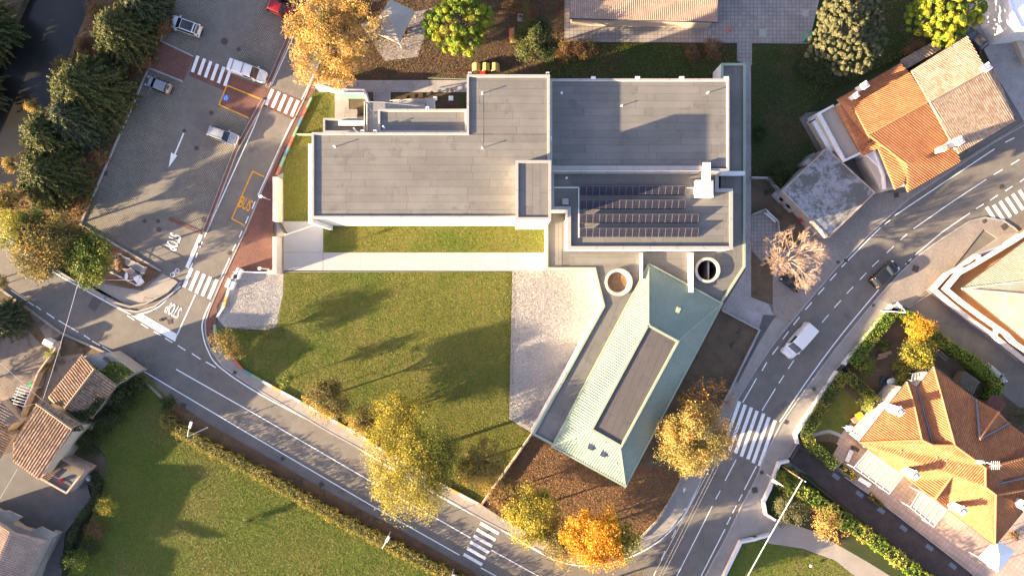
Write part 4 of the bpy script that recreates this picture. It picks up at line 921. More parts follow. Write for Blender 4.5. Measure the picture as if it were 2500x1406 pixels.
for s0 in (((1866,519),(1893,543)), ((1872,514),(1898,538))): mk('rail', MB().tube(W(*s0[0], .7), W(*s0[1], .7), .07), m_pole, b)
mk('seat', MB().ribbon(WP([(1870,520),(1892,540)]), .5, .4, .46), m_pole, b)
# --- long tiled roof, top centre
h = thing('north_house', 'long low building with ribbed brownish roof at the top edge', 'house', W(1570, -20))
roof_face(h, [P3(1391,45,3.6), P3(1752,54,3.6), P3(1757,-90,5.4), P3(1391,-100,5.4)], (0, -1), m_tile_pink, sp=.27)
roof_face(h, [P3(1391,-240,3.6), P3(1757,-230,3.6), P3(1757,-91,5.4), P3(1391,-101,5.4)], (0, 1), m_tile_pink, sp=.27)
walls(h, [P3(1391,45,3.6), P3(1752,54,3.6), P3(1757,-230,3.6), P3(1391,-240,3.6)], 3.4, m_cream, .4)
mk('gutter', MB().tube(P3(1391,47,3.55), P3(1753,55.5,3.55), .08), m_brown_drain, h)
# white building, top right corner
h, hr = building('white_house', 'white flat topped building cut by the top right corner', [(2448,-60),(2620,-60),(2640,60),(2492,72),(2470,30)], 6.0, m_plaster, roofm=m_white_m, parapet=.15, copm=m_white_m)
mk('boundary_wall', MB().ribbon(WP([(2420,-40),(2450,40),(2500,160)]), .9, .05, .9), m_cream, label='wide tan topped wall along the drive by the white corner building', cat='wall')
# --- villa with orange hipped roof, lower right
v = thing('villa', 'large villa with bright orange hipped roof and three white chimneys', 'house', W(2330, 1120))
e = 5.4; A = P3(2278,894.6,e); B = P3(2238,946,e); C = P3(2213,931.5,e); D = P3(2097,1079,e); F = P3(2428,1331,e); G_ = P3(2510,1232,e); I = P3(2520,1075,e); J = P3(2381,973,e)
a1 = P3(2330,1086,8.4); a2 = P3(2274,1086,8.0); a3 = P3(2250,1073,7.6); a4 = P3(2229,979,6.4); a5 = P3(2405,1141,8.4); a6 = P3(2405,1187,8.4); a7 = P3(2430,1206,8.2)
dl = d2(a2, (D + C) / 2); u1 = d2(A, D)
wd_ = (D.xy - F.xy).normalized(); nrm = Vector((wd_.y, -wd_.x)); nrm = nrm if nrm.dot((D - a2).xy) > 0 else -nrm     # downhill to the south-west
nw = Vector((-nrm.y, nrm.x)); nw = nw if nw.dot((D - F).xy) > 0 else -nw                                             # downhill to the north-west
roof_face(v, [C, a4, a3, D], nw, m_tile_new, rh=.10)
roof_face(v, [C, B, P3(2274,1086,7.0), a3, a4], -nrm, m_tile_new, rh=.10)
roof_face(v, [A, P3(2295,956,6.6), P3(2330,1086,8.4), P3(2276,1086,7.0), B], nw, m_tile_new, rh=.10)
roof_face(v, [A, J, I, G_, a7, a6, a5, a1, P3(2295,956,6.9)], -nrm, m_tile_new, rh=.10)
roof_face(v, [D, a3, P3(2276,1086,7.9), a1, a5, a6, a7, F], nrm, m_tile_new, rh=.10)
roof_face(v, [a7, F, G_], -nw, m_tile_new, rh=.10)
g1_, g2_, g3_, g4_ = P3(2216,1167,e-.1), P3(2343,1134,7.7), P3(2284,1214,6.9), P3(2314.6,1244,e-.05)
roof_face(v, [g1_, g2_, P3(2282,1218,6.7)], nw, m_tile_new, rh=.10)
roof_face(v, [g2_, g4_, P3(2282,1218,6.7)], -nw, m_tile_new, rh=.10)
j1, j2, j3, j4 = P3(2381,973,e+.1), P3(2438,1005,e+.8), P3(2463,1031,e+.1), P3(2391,1071,7.9)
roof_face(v, [j1, j2, j4], nw, m_tile_new, rh=.10); roof_face(v, [j2, j3, j4], -nw, m_tile_new, rh=.10)
roof_face(v, [P3(2407,1143,8.5), P3(2520,1112,7.4), P3(2520,1150,6.9), P3(2440,1172,7.3), P3(2412,1180,7.6)], nw, m_tile_new, rh=.10)
zup = Vector((0, 0, .12))
for l in ([A, P3(2295,956,6.95), a1, a5, a6, a7, F], [D, a3, P3(2276,1086,7.95), a1], [C, a4, a3], [g2_, P3(2282,1218,6.8)], [j2, j4], [a5, P3(2520,1112,7.4)], [P3(2430,1208,8.1), P3(2520,1190,6.6)]):
    ridge(v, [p + zup for p in l], m_tile_new, .16)
m_lead = mat('lead_valley', (.13,.15,.18), None, 1, .6, .05)
for l in ([B, P3(2276,1087,7.05)], [g2_, g4_], [g1_, g2_], [j1, j4], [j3, j4], [P3(2412,1185,7.6), P3(2520,1160,6.8)]):
    mb = MB(); mb.tube(l[0] + zup, l[1] + zup, .13, .13, 4); mk('valley', mb, m_lead, v)
walls(v, [A, J, I, G_, F, D, C, B], 5.0, m_cream, .7)
mk('gutter', MB().path([C, D, g1_, g4_, F, G_], .09, 5).path([C, B, A, J, P3(2463,1031,e)], .09, 5), m_brown_drain, v)
for x, y, z0 in ((2199,1005,5.6), (2237,1161,5.6), (2353,1248,5.6)): chimney(v, x, y, z0, 8.4, 1.25, ang=.62)
chimney(v, 2505, 1235, 5, 8, 1.3)
mb = MB(); p = P3(2400, 1125, 9.0); mb.tube((p.x-.5, p.y, 8.2), (p.x-.5, p.y, 10.2), .04); mb.tube((p.x+.8, p.y-.3, 8), (p.x+.8, p.y-.3, 10.4), .04)
for k in range(5): mb.tube((p.x+.2+k*.25, p.y-.75, 10.3), (p.x+.2+k*.25, p.y+.3, 10.3), .03)
mb.tube((p.x, p.y-.3, 10.3), (p.x+1.5, p.y-.25, 10.3), .03); mb.dome((p.x-.6, p.y, 9.3), .6, .25, .45); mk('antenna', mb, m_white_m, v)
for i in range(16):
    t = random.random(); s_ = random.uniform(.15, .75); p = D.lerp(F, t).lerp(a1 if t < .5 else a6, s_); mk('roof_tile_vent', MB().obox((p.x, p.y, p.z+.12), (.26, .2, .12), .6), m_tile_old, v)
# canopies and patio pieces of the villa
def canopy(lab, pts, z, m, posts=True, name='canopy', cat='canopy'):
    P = WP(pts, z); r = thing(name, lab, cat, (P[0].x, P[0].y, 0))
    mk('canopy_sheet', MB().prism([p.xy for p in P], z-.06, z, True), m, r)
    mk('frame', MB().ribbon([p.xy for p in P + [P[0]]], .08, z, z+.06), m_white_m, r)
    if posts:
        for p in P: q = p.lerp((P[0]+P[2])/2, .06); mk('post', MB().tube((q.x, q.y, .1), (q.x, q.y, z-.06), .05), m_white_m, r)
    n = 5
    for k in range(1, n): a_, b_ = P[0].lerp(P[1], k/n), P[3].lerp(P[2], k/n); mk('rafter', MB().tube(a_ + Vector((0,0,.02)), b_ + Vector((0,0,.02)), .035, .035, 4), m_white_m, r)
m_sheetw = mat('milky_sheet', (.36,.365,.36), (.32,.33,.315), .6, .4, .02, 10, spots=(.33,.35,.29), sscale=.6, sthr=.66)
canopy('white canopy south of the villa beside the patio loungers', [(2124,1094),(2204,1161),(2171,1205),(2084,1142)], 2.8, m_sheetw)
canopy('grey glass canopy at the south side of the villa near the tent', [(2246,1198),(2311,1244),(2279,1285),(2222,1238)], 2.8, mat('frosted_panel', (.34,.35,.34), (.30,.31,.30), .8, .3, .02))
canopy('white awning along the west side of the villa', [(2132,985),(2160,965),(2135,1080),(2075,1050)][::1] if False else [(2150,985),(2195,960),(2110,1075),(2075,1052)], 2.9, m_sheetw)
canopy('small white awning between the villa wings at the north', [(2228,912),(2262,905),(2268,925),(2225,930)], 2.9, m_sheetw)
def tent(lab, pts, apex, z0, z1, m, name='tent'):
    P = WP(pts, z0); c = W(*apex, z1); r = thing(name, lab, 'tent', (c.x, c.y, 0)); mb = MB(); n = len(P)
    for i in range(n):
        a_, b_ = P[i], P[(i+1) % n]
        if (b_-a_).cross(c-a_).z < 0: a_, b_ = b_, a_
        mb.add([a_, b_, c], [(0,1,2)]); 
        a_, b_ = P[i], P[(i+1) % n]; mb.add([a_, b_, b_ - Vector((0,0,.25)), a_ - Vector((0,0,.25))], [(0,1,2,3)])
    mk('canopy', mb, m, r)
    for p in P: q = p.lerp(c, .04); mk('pole', MB().tube((q.x, q.y, .1), (q.x, q.y, z0), .05), m_pole, r)
tent('white pyramid gazebo tent below the villa roof', [(2390,1362),(2433,1318),(2479,1344),(2437,1397)], (2440,1358), 2.4, 3.5, m_white_m)
tent('large beige pyramid tent beside the golden tree in the north garden', [(905,76),(952,-2),(1011,27),(975,107)], (958,50), 2.5, 3.0, mat('beige_canvas', (.42,.375,.32), (.38,.34,.29), .5, .8, .03))
mb = thing('wood_fence', 'dark timber frame under the beige tent', 'fence', W(930, 95))
for x in (910, 922, 937, 950): mk('post', MB().tube(W(x, 88 + (x-910)*.3, 0), W(x, 88 + (x-910)*.3, 1.1), .07), m_wood, mb)
mk('rail', MB().tube(W(905,86,1), W(960,102,1), .06), m_wood, mb)
# --- apartment block with white balconies, right edge
ap = thing('apartment_block', 'pale roofed apartment house with two rings of white balcony parapets', 'building', W(2450, 700))
def bal(pts, z, h_, name):
    mk(name, MB().ribbon(WP(pts, z), .28, z-1.15 if h_ else .1, z), m_plaster, ap)
outer = [(2496,572),(2462,596),(2390,622),(2350,652),(2318,668),(2284,705),(2330,745),(2388,790),(2432,820),(2470,850),(2540,905)]
mk('balcony_floor', MB().prism([p.xy for p in WP([(2560,530)] + outer + [(2600,900)], 1.9)], .16, 1.3), mat('terracotta_floor', (.34,.17,.08), (.30,.15,.07), .8, .8, .06, 20), ap)
bal(outer, 2.4, 1, 'parapet')
inner = [(2520,562),(2483,587),(2425,622),(2375,652),(2345,668),(2314,705),(2350,735),(2400,772),(2462,815),(2480,835),(2560,890)]
mk('balcony_floor', MB().prism([p.xy for p in WP([(2620,540)] + inner + [(2620,900)], 4.7)], 4.0, 4.3, True), mat('terracotta_floor', (.34,.17,.08)), ap)
bal(inner, 5.3, 1, 'parapet')
for (a_, b_) in (((2350,652),(2345,668)), ((2390,622),(2400,640)), ((2432,820),(2440,802))): bal([a_, b_], 3.0, 1, 'divider')
RZ = 7.4; r0, r1, r2 = P3(2346.5,704.5,RZ), P3(2520,575,RZ), P3(2520,845,RZ); rr = P3(2560,692,9.6); r3 = P3(2620,690,9.9)
roof_face(ap, [r0, P3(2540,682,9.2), P3(2620,680,9.9), P3(2620,520,RZ+.2), r1], d2(P3(2540,682,9), P3(2440,600,9)), m_tile_beige, sp=.27)
roof_face(ap, [r0, P3(2540,722,9.2), P3(2540,682,9.2)], (-1, 0), m_tile_beige, sp=.27)
roof_face(ap, [r0, r2, P3(2620,930,RZ), P3(2620,715,9.9), P3(2540,722,9.2)], d2(P3(2540,690,9), P3(2440,790,9)), m_tile_beige, sp=.27)
walls(ap, [P3(2352,704,7), P3(2540,578,7), P3(2640,600,7), P3(2640,880,7), P3(2540,850,7)], 7.2, m_cream, 1.2)
mk('gutter', MB().path([r1, r0, r2], .08, 5), m_brown_drain, ap)
mk('hip_tiles', MB().tube(r0 + zup, P3(2540,682,9.3), .15).tube(r0 + zup, P3(2540,722,9.3), .15), m_tile_beige, ap)
# --- old stone-tiled houses, lower left
s1 = thing('old_farmhouse', 'old house with weathered brown roman tiles and a flat grey part grown with ivy', 'house', W(220, 940))
a_, b_, c_, d_, e_ = P3(200,866,3.7), P3(232,900.6,4.7), P3(188.6,955,4.7), P3(160,996,4.7), P3(117,970,3.7)
roof_face(s1, [a_, b_, d_, P3(128,982,3.7), e_], -(P3(286,940,4).xy - b_.xy), m_tile_stone, sp=.38, rh=.11)
roof_face(s1, [b_, P3(287,940,3.7), P3(264,969,3.7), P3(225,1022,3.7), d_], P3(286,940,4).xy - b_.xy, m_tile_stone, sp=.38, rh=.11)
ridge(s1, [b_ + zup, d_ + zup], m_tile_stone, .16)
mk('flat_roof', MB().prism([p.xy for p in WP([(204,869),(261,861),(329,909),(305,925),(288,938),(234,899)], 3.4)], .1, 3.4), m_grey, s1)
mk('chimney', MB().prism([p.xy for p in WP([(250,874),(254,871),(268,884),(264,888)], 3.9)], 3.4, 3.9), m_brown_drain, s1)
walls(s1, [a_, P3(232,900,3.5), P3(287,940,3.5), P3(264,969,3.5), P3(225,1022,3.5), P3(160,996,3.5), e_], 3.6, m_grey, .35)
s2 = thing('farmhouse_wing', 'lower old house with one sunlit slope of pinkish brown tiles', 'house', W(100, 1080))
a_, b_, c_, d_, e_ = P3(90,984,6.4), P3(177,1046,6.4), P3(95,1171,5.2), P3(31,1125,5.2), P3(33,1077,5.7)
roof_face(s2, [a_, b_, c_, d_, e_], c_.xy - b_.xy, m_tile_stone, sp=.38, rh=.11)
roof_face(s2, [b_, a_, P3(104,977,6.0), P3(197,1036,6.0)], (P3(104,977,6).xy - a_.xy), m_tile_stone, sp=.38, rh=.11)
walls(s2, [P3(92,987,5.5), P3(188,1044,5.5), P3(100,1168,5.2), P3(33,1122,5.2), P3(36,1077,5.2)], 5.1, m_cream, .3)
ridge(s2, [a_ + zup, b_ + zup], m_tile_stone, .16)
ox = thing('roof_terrace', 'small railed terrace with a grey floor beside the old house', 'terrace', W(155, 1160))
mk('deck', MB().prism([p.xy for p in WP([(148,1123),(204,1149),(161,1201),(100,1167)], 2.6)], .1, 2.5), m_asph2, ox)
T4 = WP([(147,1120),(206,1148),(162,1203),(98,1167)], 2.7); mk('parapet', MB().ribbon(T4 + [T4[0]], .22, .1, 2.75), m_rust, ox)
for k in range(14): p = T4[0].lerp(T4[3], k/14); mk('slat', MB().obox((p.x+.5, p.y-.3, 2.75), (1.1, .09, .06), -.5), m_wood, ox)
for k in range(16): p = T4[0].lerp(T4[1], k/16); mk('slat', MB().obox((p.x-.0, p.y-.5, 2.75), (.09, .9, .06), -.5), m_wood, ox)
mk('broom', MB().tube(W(150,1172,2.6), W(175,1187,2.6), .05), m_wood, label='broom lying on the railed terrace floor', cat='broom')
mk('bucket', MB().tube(W(148.5,1172.5,2.5), W(148.5,1172.5,2.8), .24, .3, 10), mat('red_plastic', (.5,0,0)), label='small red bucket standing on the railed terrace', cat='bucket')
mk('satellite_dish', MB().dome(W(217,1165,.9), .55, .55, .22, 14, 3).tube(W(217,1165,.1), W(217,1165,.9), .04), m_steel, label='round grey dish on a short post beside the terrace', cat='satellite dish')
s3 = thing('corner_house', 'house with pinkish corrugated tiles cut by the bottom left corner', 'house', W(30, 1400))
a_, b_, c_, d_ = P3(25,1297,5.0), P3(107,1325,3.9), P3(50,1440,3.9), P3(-35,1440,5.0)
roof_face(s3, [a_, b_, c_, d_], b_.xy - a_.xy, m_tile_pink, sp=.3)
roof_face(s3, [a_, d_, P3(-120,1410,3.4), P3(-70,1235,3.4)], P3(-70,1235,4).xy - a_.xy, m_tile_pink, sp=.3)
walls(s3, [P3(25,1300,3.5), b_, c_, d_, P3(-120,1410,3.5), P3(-60,1240,3.5)], 3.3, m_grey, .3)
mk('lower_roof', MB().prism([p.xy for p in WP([(-40,1250),(20,1246),(55,1262),(30,1277),(75,1296),(100,1285),(140,1305),(104,1325),(25,1297)], 2.4)], 2.2, 2.4, True), m_grey, s3)
mk('side_wall', MB().prism([p.xy for p in WP([(122,1300),(140,1305),(100,1380),(80,1440),(66,1430),(84,1366)], 1.4)], .1, 1.4), m_conc, s3)
ln = thing('shed', 'small dark tiled roof at the left edge below the gravel yard', 'shed', W(10, 1020))
roof_face(ln, [P3(-70,1060,3.2), P3(-10,968,3.2), P3(50,1028,2.6), P3(8,1042,2.6), P3(-40,1110,2.6)], (.8, -.5), m_grey if False else m_corr, sp=.4)
walls(ln, [P3(-60,1055,2.5), P3(-10,975,2.5), P3(45,1026,2.5), P3(-30,1100,2.5)], 2.4, m_cream, .2)
ln = thing('shed', 'brown tiled lean-to at the left edge beside the sunlit roof', 'shed', W(5, 1080))
roof_face(ln, [P3(-60,1120,3.4), P3(-20,1030,3.4), P3(34,1062,2.8), P3(0,1120,2.8)], (.8, -.5), m_tile_stone, sp=.35)
walls(ln, [P3(-50,1115,2.7), P3(-20,1040,2.7), P3(28,1062,2.7), P3(0,1115,2.7)], 2.6, m_grey, .15)
pg = thing('pergola', 'white bar pergola frame standing in the gravel yard', 'pergola', W(52, 968))
T = WP([(50,941),(76,950),(58,992),(32,984)], 2.2)
mk('frame', MB().path([*T, T[0]], .05, 5), m_pole, pg)
for k in range(1, 6): mk('bar', MB().tube(T[0].lerp(T[3], k/6) - Vector((.35,-.1,0)), T[1].lerp(T[2], k/6), .05), m_white_m, pg)
for p in T: mk('post', MB().tube((p.x, p.y, .1), p, .05), m_pole, pg)
mk('yard_umbrella', MB().prism([p.xy for p in WP([(64,938),(77,929),(78,942),(70,945)], 1)], .9, 1.0), mat('green_canvas', (.05,.26,.12), None, 1, .8, .05), label='green folded cover beside the pergola', cat='cover')
mk('boundary_wall', MB().ribbon(WP([(150,832),(148,850),(108,905),(62,1022)]), .2, .05, 1.3), m_rust, label='long thin rusty wall between the gravel yard and the farmhouse lane', cat='wall')
mk('gate_pillar', MB().obox(tuple(W(134,836)), (1.4, .8, 1.6), -.5), m_plaster, label='white gate pillar by the road at the gravel yard', cat='pillar')
# house just outside the lower left of the photograph, it throws the big shadow there
s4 = thing('neighbour_house', 'house beyond the lower left edge', 'house', W(-60, 1530))
mk('wall', MB().prism([p.xy for p in WP([(10,1425),(90,1455),(60,1580),(-80,1560)])], 0, 4.4), m_grey, s4)
roof_face(s4, [P3(0,1415,4.4), P3(100,1455,4.4), P3(40,1500,5.6), P3(-60,1460,5.6)], (.3, .9), m_tile_stone, sp=.4)
# ---------------------------------------------------------------- vegetation
def leaf_mat(name, cols, cols2=None, trans=.24):
    m = bpy.data.materials.new(name); m.use_nodes = True; nt = m.node_tree; L = nt.links; b = nt.nodes['Principled BSDF']; out = nt.nodes['Material Output']
    uv = nt.nodes.new('ShaderNodeUVMap').outputs[0]; sp = nt.nodes.new('ShaderNodeSeparateXYZ'); L.new(uv, sp.inputs[0])
    st = lambda c: [(i/max(1, len(c)-1), x) for i, x in enumerate(c)]
    col = ramp(nt, sp.outputs[0], st(cols))
    if cols2: col = mixc(nt, sp.outputs[1], col, ramp(nt, sp.outputs[0], st(cols2)))
    L.new(col, b.inputs['Base Color']); b.inputs['Roughness'].default_value = .65; b.inputs['Specular IOR Level'].default_value = .25
    t = nt.nodes.new('ShaderNodeBsdfTranslucent'); L.new(col, t.inputs[0]); mx = nt.nodes.new('ShaderNodeMixShader'); mx.inputs[0].default_value = trans
    L.new(b.outputs[0], mx.inputs[1]); L.new(t.outputs[0], mx.inputs[2]); L.new(mx.outputs[0], out.inputs[0]); return m
def unit(n):
    v = rng.normal(size=(n, 3)); return v / np.linalg.norm(v, axis=1, keepdims=True)
def leaves(name, pos, size, m, parent=None, out=None, bias=.6, uv=None, aspect=1.0, kind='stuff', **kw):
    """one mesh of many leaf-sized quads; out = preferred facing"""
    N = len(pos); n = unit(N)
    if out is not None: n = n + bias*out*1.6; n /= np.linalg.norm(n, axis=1, keepdims=True) + 1e-9
    a = np.cross(n, unit(N)); a /= np.linalg.norm(a, axis=1, keepdims=True) + 1e-9; b = np.cross(n, a)
    s = (size if np.ndim(size) else np.full(N, size))[:, None] * rng.uniform(.6, 1.35, (N, 1)) * .5
    a = a*s*aspect; b = b*s
    V = np.empty((N, 4, 3)); V[:, 0] = pos - a; V[:, 1] = pos - b*.7; V[:, 2] = pos + a; V[:, 3] = pos + b*.7
    me = bpy.data.meshes.new(name); me.vertices.add(4*N); me.vertices.foreach_set('co', V.reshape(-1))
    me.loops.add(4*N); me.loops.foreach_set('vertex_index', np.arange(4*N, dtype=np.int32)); me.polygons.add(N)
    me.polygons.foreach_set('loop_start', np.arange(0, 4*N, 4, dtype=np.int32)); me.update(calc_edges=True)
    l = me.uv_layers.new(name='UVMap'); U = np.empty((N, 4, 2)); u = uv if uv is not None else np.stack([rng.random(N), np.zeros(N)], 1)
    U[:] = u[:, None, :]; l.data.foreach_set('uv', U.reshape(-1)); me.materials.append(m)
    o = bpy.data.objects.new(name, me); link(o, parent); return props(o, kind=kind, **kw)
m_bark = mat('bark', (.11,.08,.06), (.16,.125,.10), 3, .95, .2, 12)
m_bark2 = mat('pale_bark', (.42,.30,.23), (.33,.23,.17), 3, .9, .1, 12)
G = dict(
 yellow=leaf_mat('yellow_leaves', [(.22,.19,.03),(.34,.28,.035),(.46,.36,.05),(.52,.42,.10)], [(.10,.12,.02),(.16,.17,.03),(.22,.21,.04)]),
 gold=leaf_mat('golden_leaves', [(.30,.17,.045),(.46,.29,.08),(.60,.42,.15)], [(.16,.15,.04),(.26,.22,.06)]),
 orange=leaf_mat('orange_leaves', [(.50,.21,.02),(.62,.30,.025),(.68,.40,.04)], [(.12,.14,.02),(.20,.20,.03),(.30,.27,.04)]),
 olive=leaf_mat('olive_leaves', [(.075,.065,.022),(.13,.11,.035),(.21,.17,.05)], [(.34,.23,.055),(.42,.30,.08)]),
 green=leaf_mat('green_leaves', [(.045,.075,.015),(.08,.12,.02),(.13,.17,.03)], [(.25,.24,.04),(.36,.32,.06)]),
 conif=leaf_mat('conifer_needles', [(.034,.050,.016),(.072,.088,.027),(.125,.125,.042)], [(.085,.085,.032),(.13,.12,.04)], .2),
 blue=leaf_mat('grey_conifer_needles', [(.040,.055,.030),(.070,.085,.045),(.11,.12,.06)], None, .2),
 pine=leaf_mat('pine_needles', [(.075,.12,.012),(.13,.19,.018),(.22,.27,.025)], [(.26,.26,.02),(.34,.31,.025)], .2),
 oliveg=leaf_mat('silver_leaves', [(.075,.08,.035),(.12,.12,.055),(.19,.175,.085)], None, .2),
 brown=leaf_mat('brown_leaves', [(.12,.06,.03),(.20,.10,.05),(.28,.15,.07)], [(.16,.12,.04),(.26,.19,.06)]),
 bright=leaf_mat('bright_hedge_leaves', [(.07,.13,.015),(.13,.21,.02),(.22,.29,.035)], [(.30,.30,.05),(.40,.36,.08)]),
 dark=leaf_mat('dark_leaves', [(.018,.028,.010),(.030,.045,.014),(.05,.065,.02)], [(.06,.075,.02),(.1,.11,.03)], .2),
 hedge=leaf_mat('autumn_hedge_leaves', [(.10,.095,.02),(.17,.15,.03),(.26,.21,.045)], [(.32,.20,.05),(.2,.2,.03)]),
 rosy=leaf_mat('bare_twig_buds', [(.42,.26,.17),(.52,.34,.24)], None, .1))
def trunk(parent, base, zc, targets, r, m, sag=.0):
    mb = MB(); b = Vector(base); fork = b + Vector((0, 0, max(.4, (zc - b.z)*.55)))
    mb.tube(b, fork, r, r*.72, 7); mk('trunk', mb, m, parent)
    mb = MB()
    for t in targets:
        t = Vector(t); mid = fork.lerp(t, .5) + Vector((random.uniform(-.2,.2), random.uniform(-.2,.2), .25)); mb.tube(fork, mid, r*.45, r*.28, 5); mb.tube(mid, t, r*.28, r*.08, 5)
    if mb.v: mk('limbs', mb, m, parent)
def lobes(dirs, amp):
    ph = rng.uniform(0, 6.28, (6,)); k = rng.normal(size=(6, 3))*2.2
    return 1 + amp*np.sin(dirs @ k.T + ph).mean(1)*1.8
def broadleaf(label, px, py, Rpx, h, pal, group=None, bot=None, dens=1.0, leaf=.26, flat=.8, ragged=.25, mixf=None, cl=None, cat='tree', name='broadleaf_tree', gap=.0, cs=.17, lean=(0,0), low=-.55):
    Rm = Rpx/S; bot = (.36*h if cat == 'tree' else .02) if bot is None else bot
    h *= 1.17 if cat == 'tree' else 1; bot *= 1.17 if cat == 'tree' else 1; leaf *= .9; ragged *= 1.35; Rpx *= 1.02; Rm = Rpx/S
    hz = min((h-bot)/2, Rm*1.15) if cat == 'tree' else (h-bot)/2; zc = h - hz; c = W(px, py, zc)
    Rm *= (1 - zc/H)
    r = thing(name, label, cat, (c.x, c.y, 0), group)
    n = cl or max(14, int(26 * Rm**1.15)); d = unit(n*2); d = d[d[:, 2] > low][:n]; n = len(d)
    rad = (.30 + .74*rng.random(n)**.5) * lobes(d, ragged)
    C = np.array([c.x, c.y, zc]) + d*rad[:, None]*np.array([Rm*.88, Rm*.88, hz*.92])
    C[:, 0] += lean[0]; C[:, 2] = np.maximum(C[:, 2], .35)
    per = int(88*dens*max(.6, min(1.6, Rm/2.5)))
    csz = cs*Rm*rng.uniform(.6, 1.35, n) + .12
    P = np.repeat(C, per, 0) + np.clip(rng.normal(size=(n*per, 3)), -1.7, 1.7)*np.repeat(csz, per)[:, None]*np.array([.66,.66,.5])
    P[:, 2] = np.maximum(P[:, 2], .1)
    O = P - np.array([c.x, c.y, zc - hz*.3]); O /= np.linalg.norm(O, axis=1, keepdims=True) + 1e-6
    clr = np.repeat(rng.random(n), per); u = np.clip(.5*rng.random(n*per) + .5*clr, 0, 1)
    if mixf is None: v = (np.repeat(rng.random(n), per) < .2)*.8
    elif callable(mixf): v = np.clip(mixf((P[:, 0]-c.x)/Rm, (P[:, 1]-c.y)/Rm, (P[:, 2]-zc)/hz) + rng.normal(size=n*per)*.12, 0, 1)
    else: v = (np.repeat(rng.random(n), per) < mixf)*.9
    leaves('crown', P, leaf, G[pal], r, O, .5, np.stack([u, v], 1))
    tg = C[rng.choice(n, min(n, 22), replace=False)]
    trunk(r, (c.x, c.y, 0), zc, tg, max(.06, Rm*.05), m_bark)
    return r
def conifer(label, px, py, Rpx, h, pal, group=None, leaf=.20, dens=1.15, mixf=.3):
    c = W(px, py, h*.45); Rm = Rpx/S*(1-h*.3/H); r = thing('conifer_tree', label, 'tree', (c.x, c.y, 0), group)
    Ps = []; Os = []; Us = []; Vs = []; nt_ = int(h*2.0)
    for i in range(nt_):
        t = (i+.5)/nt_; z = .6 + t*(h-.9); rr = Rm*(1-t**1.5)**.72*random.uniform(.9, 1.06) + .2; nb = int(8 + rr*5.5)
        a0 = random.random()*6.28
        for b in range(nb):
            a = a0 + 6.28*b/nb + random.uniform(-.25, .25); L_ = rr*random.uniform(.66, 1.08); k = int(L_*36*dens) + 8
            s = rng.random(k)**.6; dv = np.array([math.cos(a), math.sin(a)]); wv = np.array([-dv[1], dv[0]])
            w_ = rng.normal(size=k)*.27*(1.1-s)*max(1, L_*.32)
            x = c.x + dv[0]*L_*s + wv[0]*w_; y = c.y + dv[1]*L_*s + wv[1]*w_; zz = z + .3*L_*s*(1 - s) - .10*L_*s*s + rng.normal(size=k)*.16
            Ps.append(np.stack([x, y, np.maximum(zz, .1)], 1)); Os.append(np.tile([dv[0]*.7, dv[1]*.7, .8], (k, 1)))
            cu = random.random(); Us.append(np.clip(.4*rng.random(k) + .35*cu + .25*s, 0, 1)); Vs.append(np.full(k, .8 if random.random() < mixf else 0.0))
    P = np.concatenate(Ps); leaves('crown', P, leaf, G[pal], r, np.concatenate(Os), .55, np.stack([np.concatenate(Us), np.concatenate(Vs)], 1), aspect=1.3)
    mk('trunk', MB().tube((c.x, c.y, 0), (c.x, c.y, h*.93), .22, .04, 7), m_bark, r)
    return r
def puffy(label, px, py, Rpx, h, pal, group=None, puff=.62, n=None, name='pine_tree', el=(1,1), mixf=.25):
    c = W(px, py, h*.8); Rm = Rpx/S*(1-h*.8/H); r = thing(name, label, 'tree', (c.x, c.y, 0), group)
    n = n or int(30*Rm); d = unit(n*3); d = d[d[:, 2] > -.1][:n]; n = len(d); rad = (.55+.45*rng.random(n)**.4)*lobes(d, .3)
    C = np.array([c.x, c.y, h*.62]) + d*rad[:, None]*np.array([Rm*.93*el[0], Rm*.93*el[1], h*.34])
    k = 230; o = unit(n*k); o[:, 2] = np.abs(o[:, 2])*.9 + o[:, 2]*.1; sz = np.repeat(rng.uniform(.6, 1.15, n)*puff, k)
    P = np.repeat(C, k, 0) + o*sz[:, None]*rng.uniform(.75, 1.02, (n*k, 1))
    u = np.clip(.45*rng.random(n*k) + .55*np.repeat(rng.random(n), k), 0, 1); v = (np.repeat(rng.random(n), k) < mixf)*.8
    leaves('crown', P, .17, G[pal], r, o, .9, np.stack([u, v], 1))
    trunk(r, (c.x, c.y, 0), h*.6, C[rng.choice(n, min(n, 12), replace=False)], .25, m_bark)
    return r
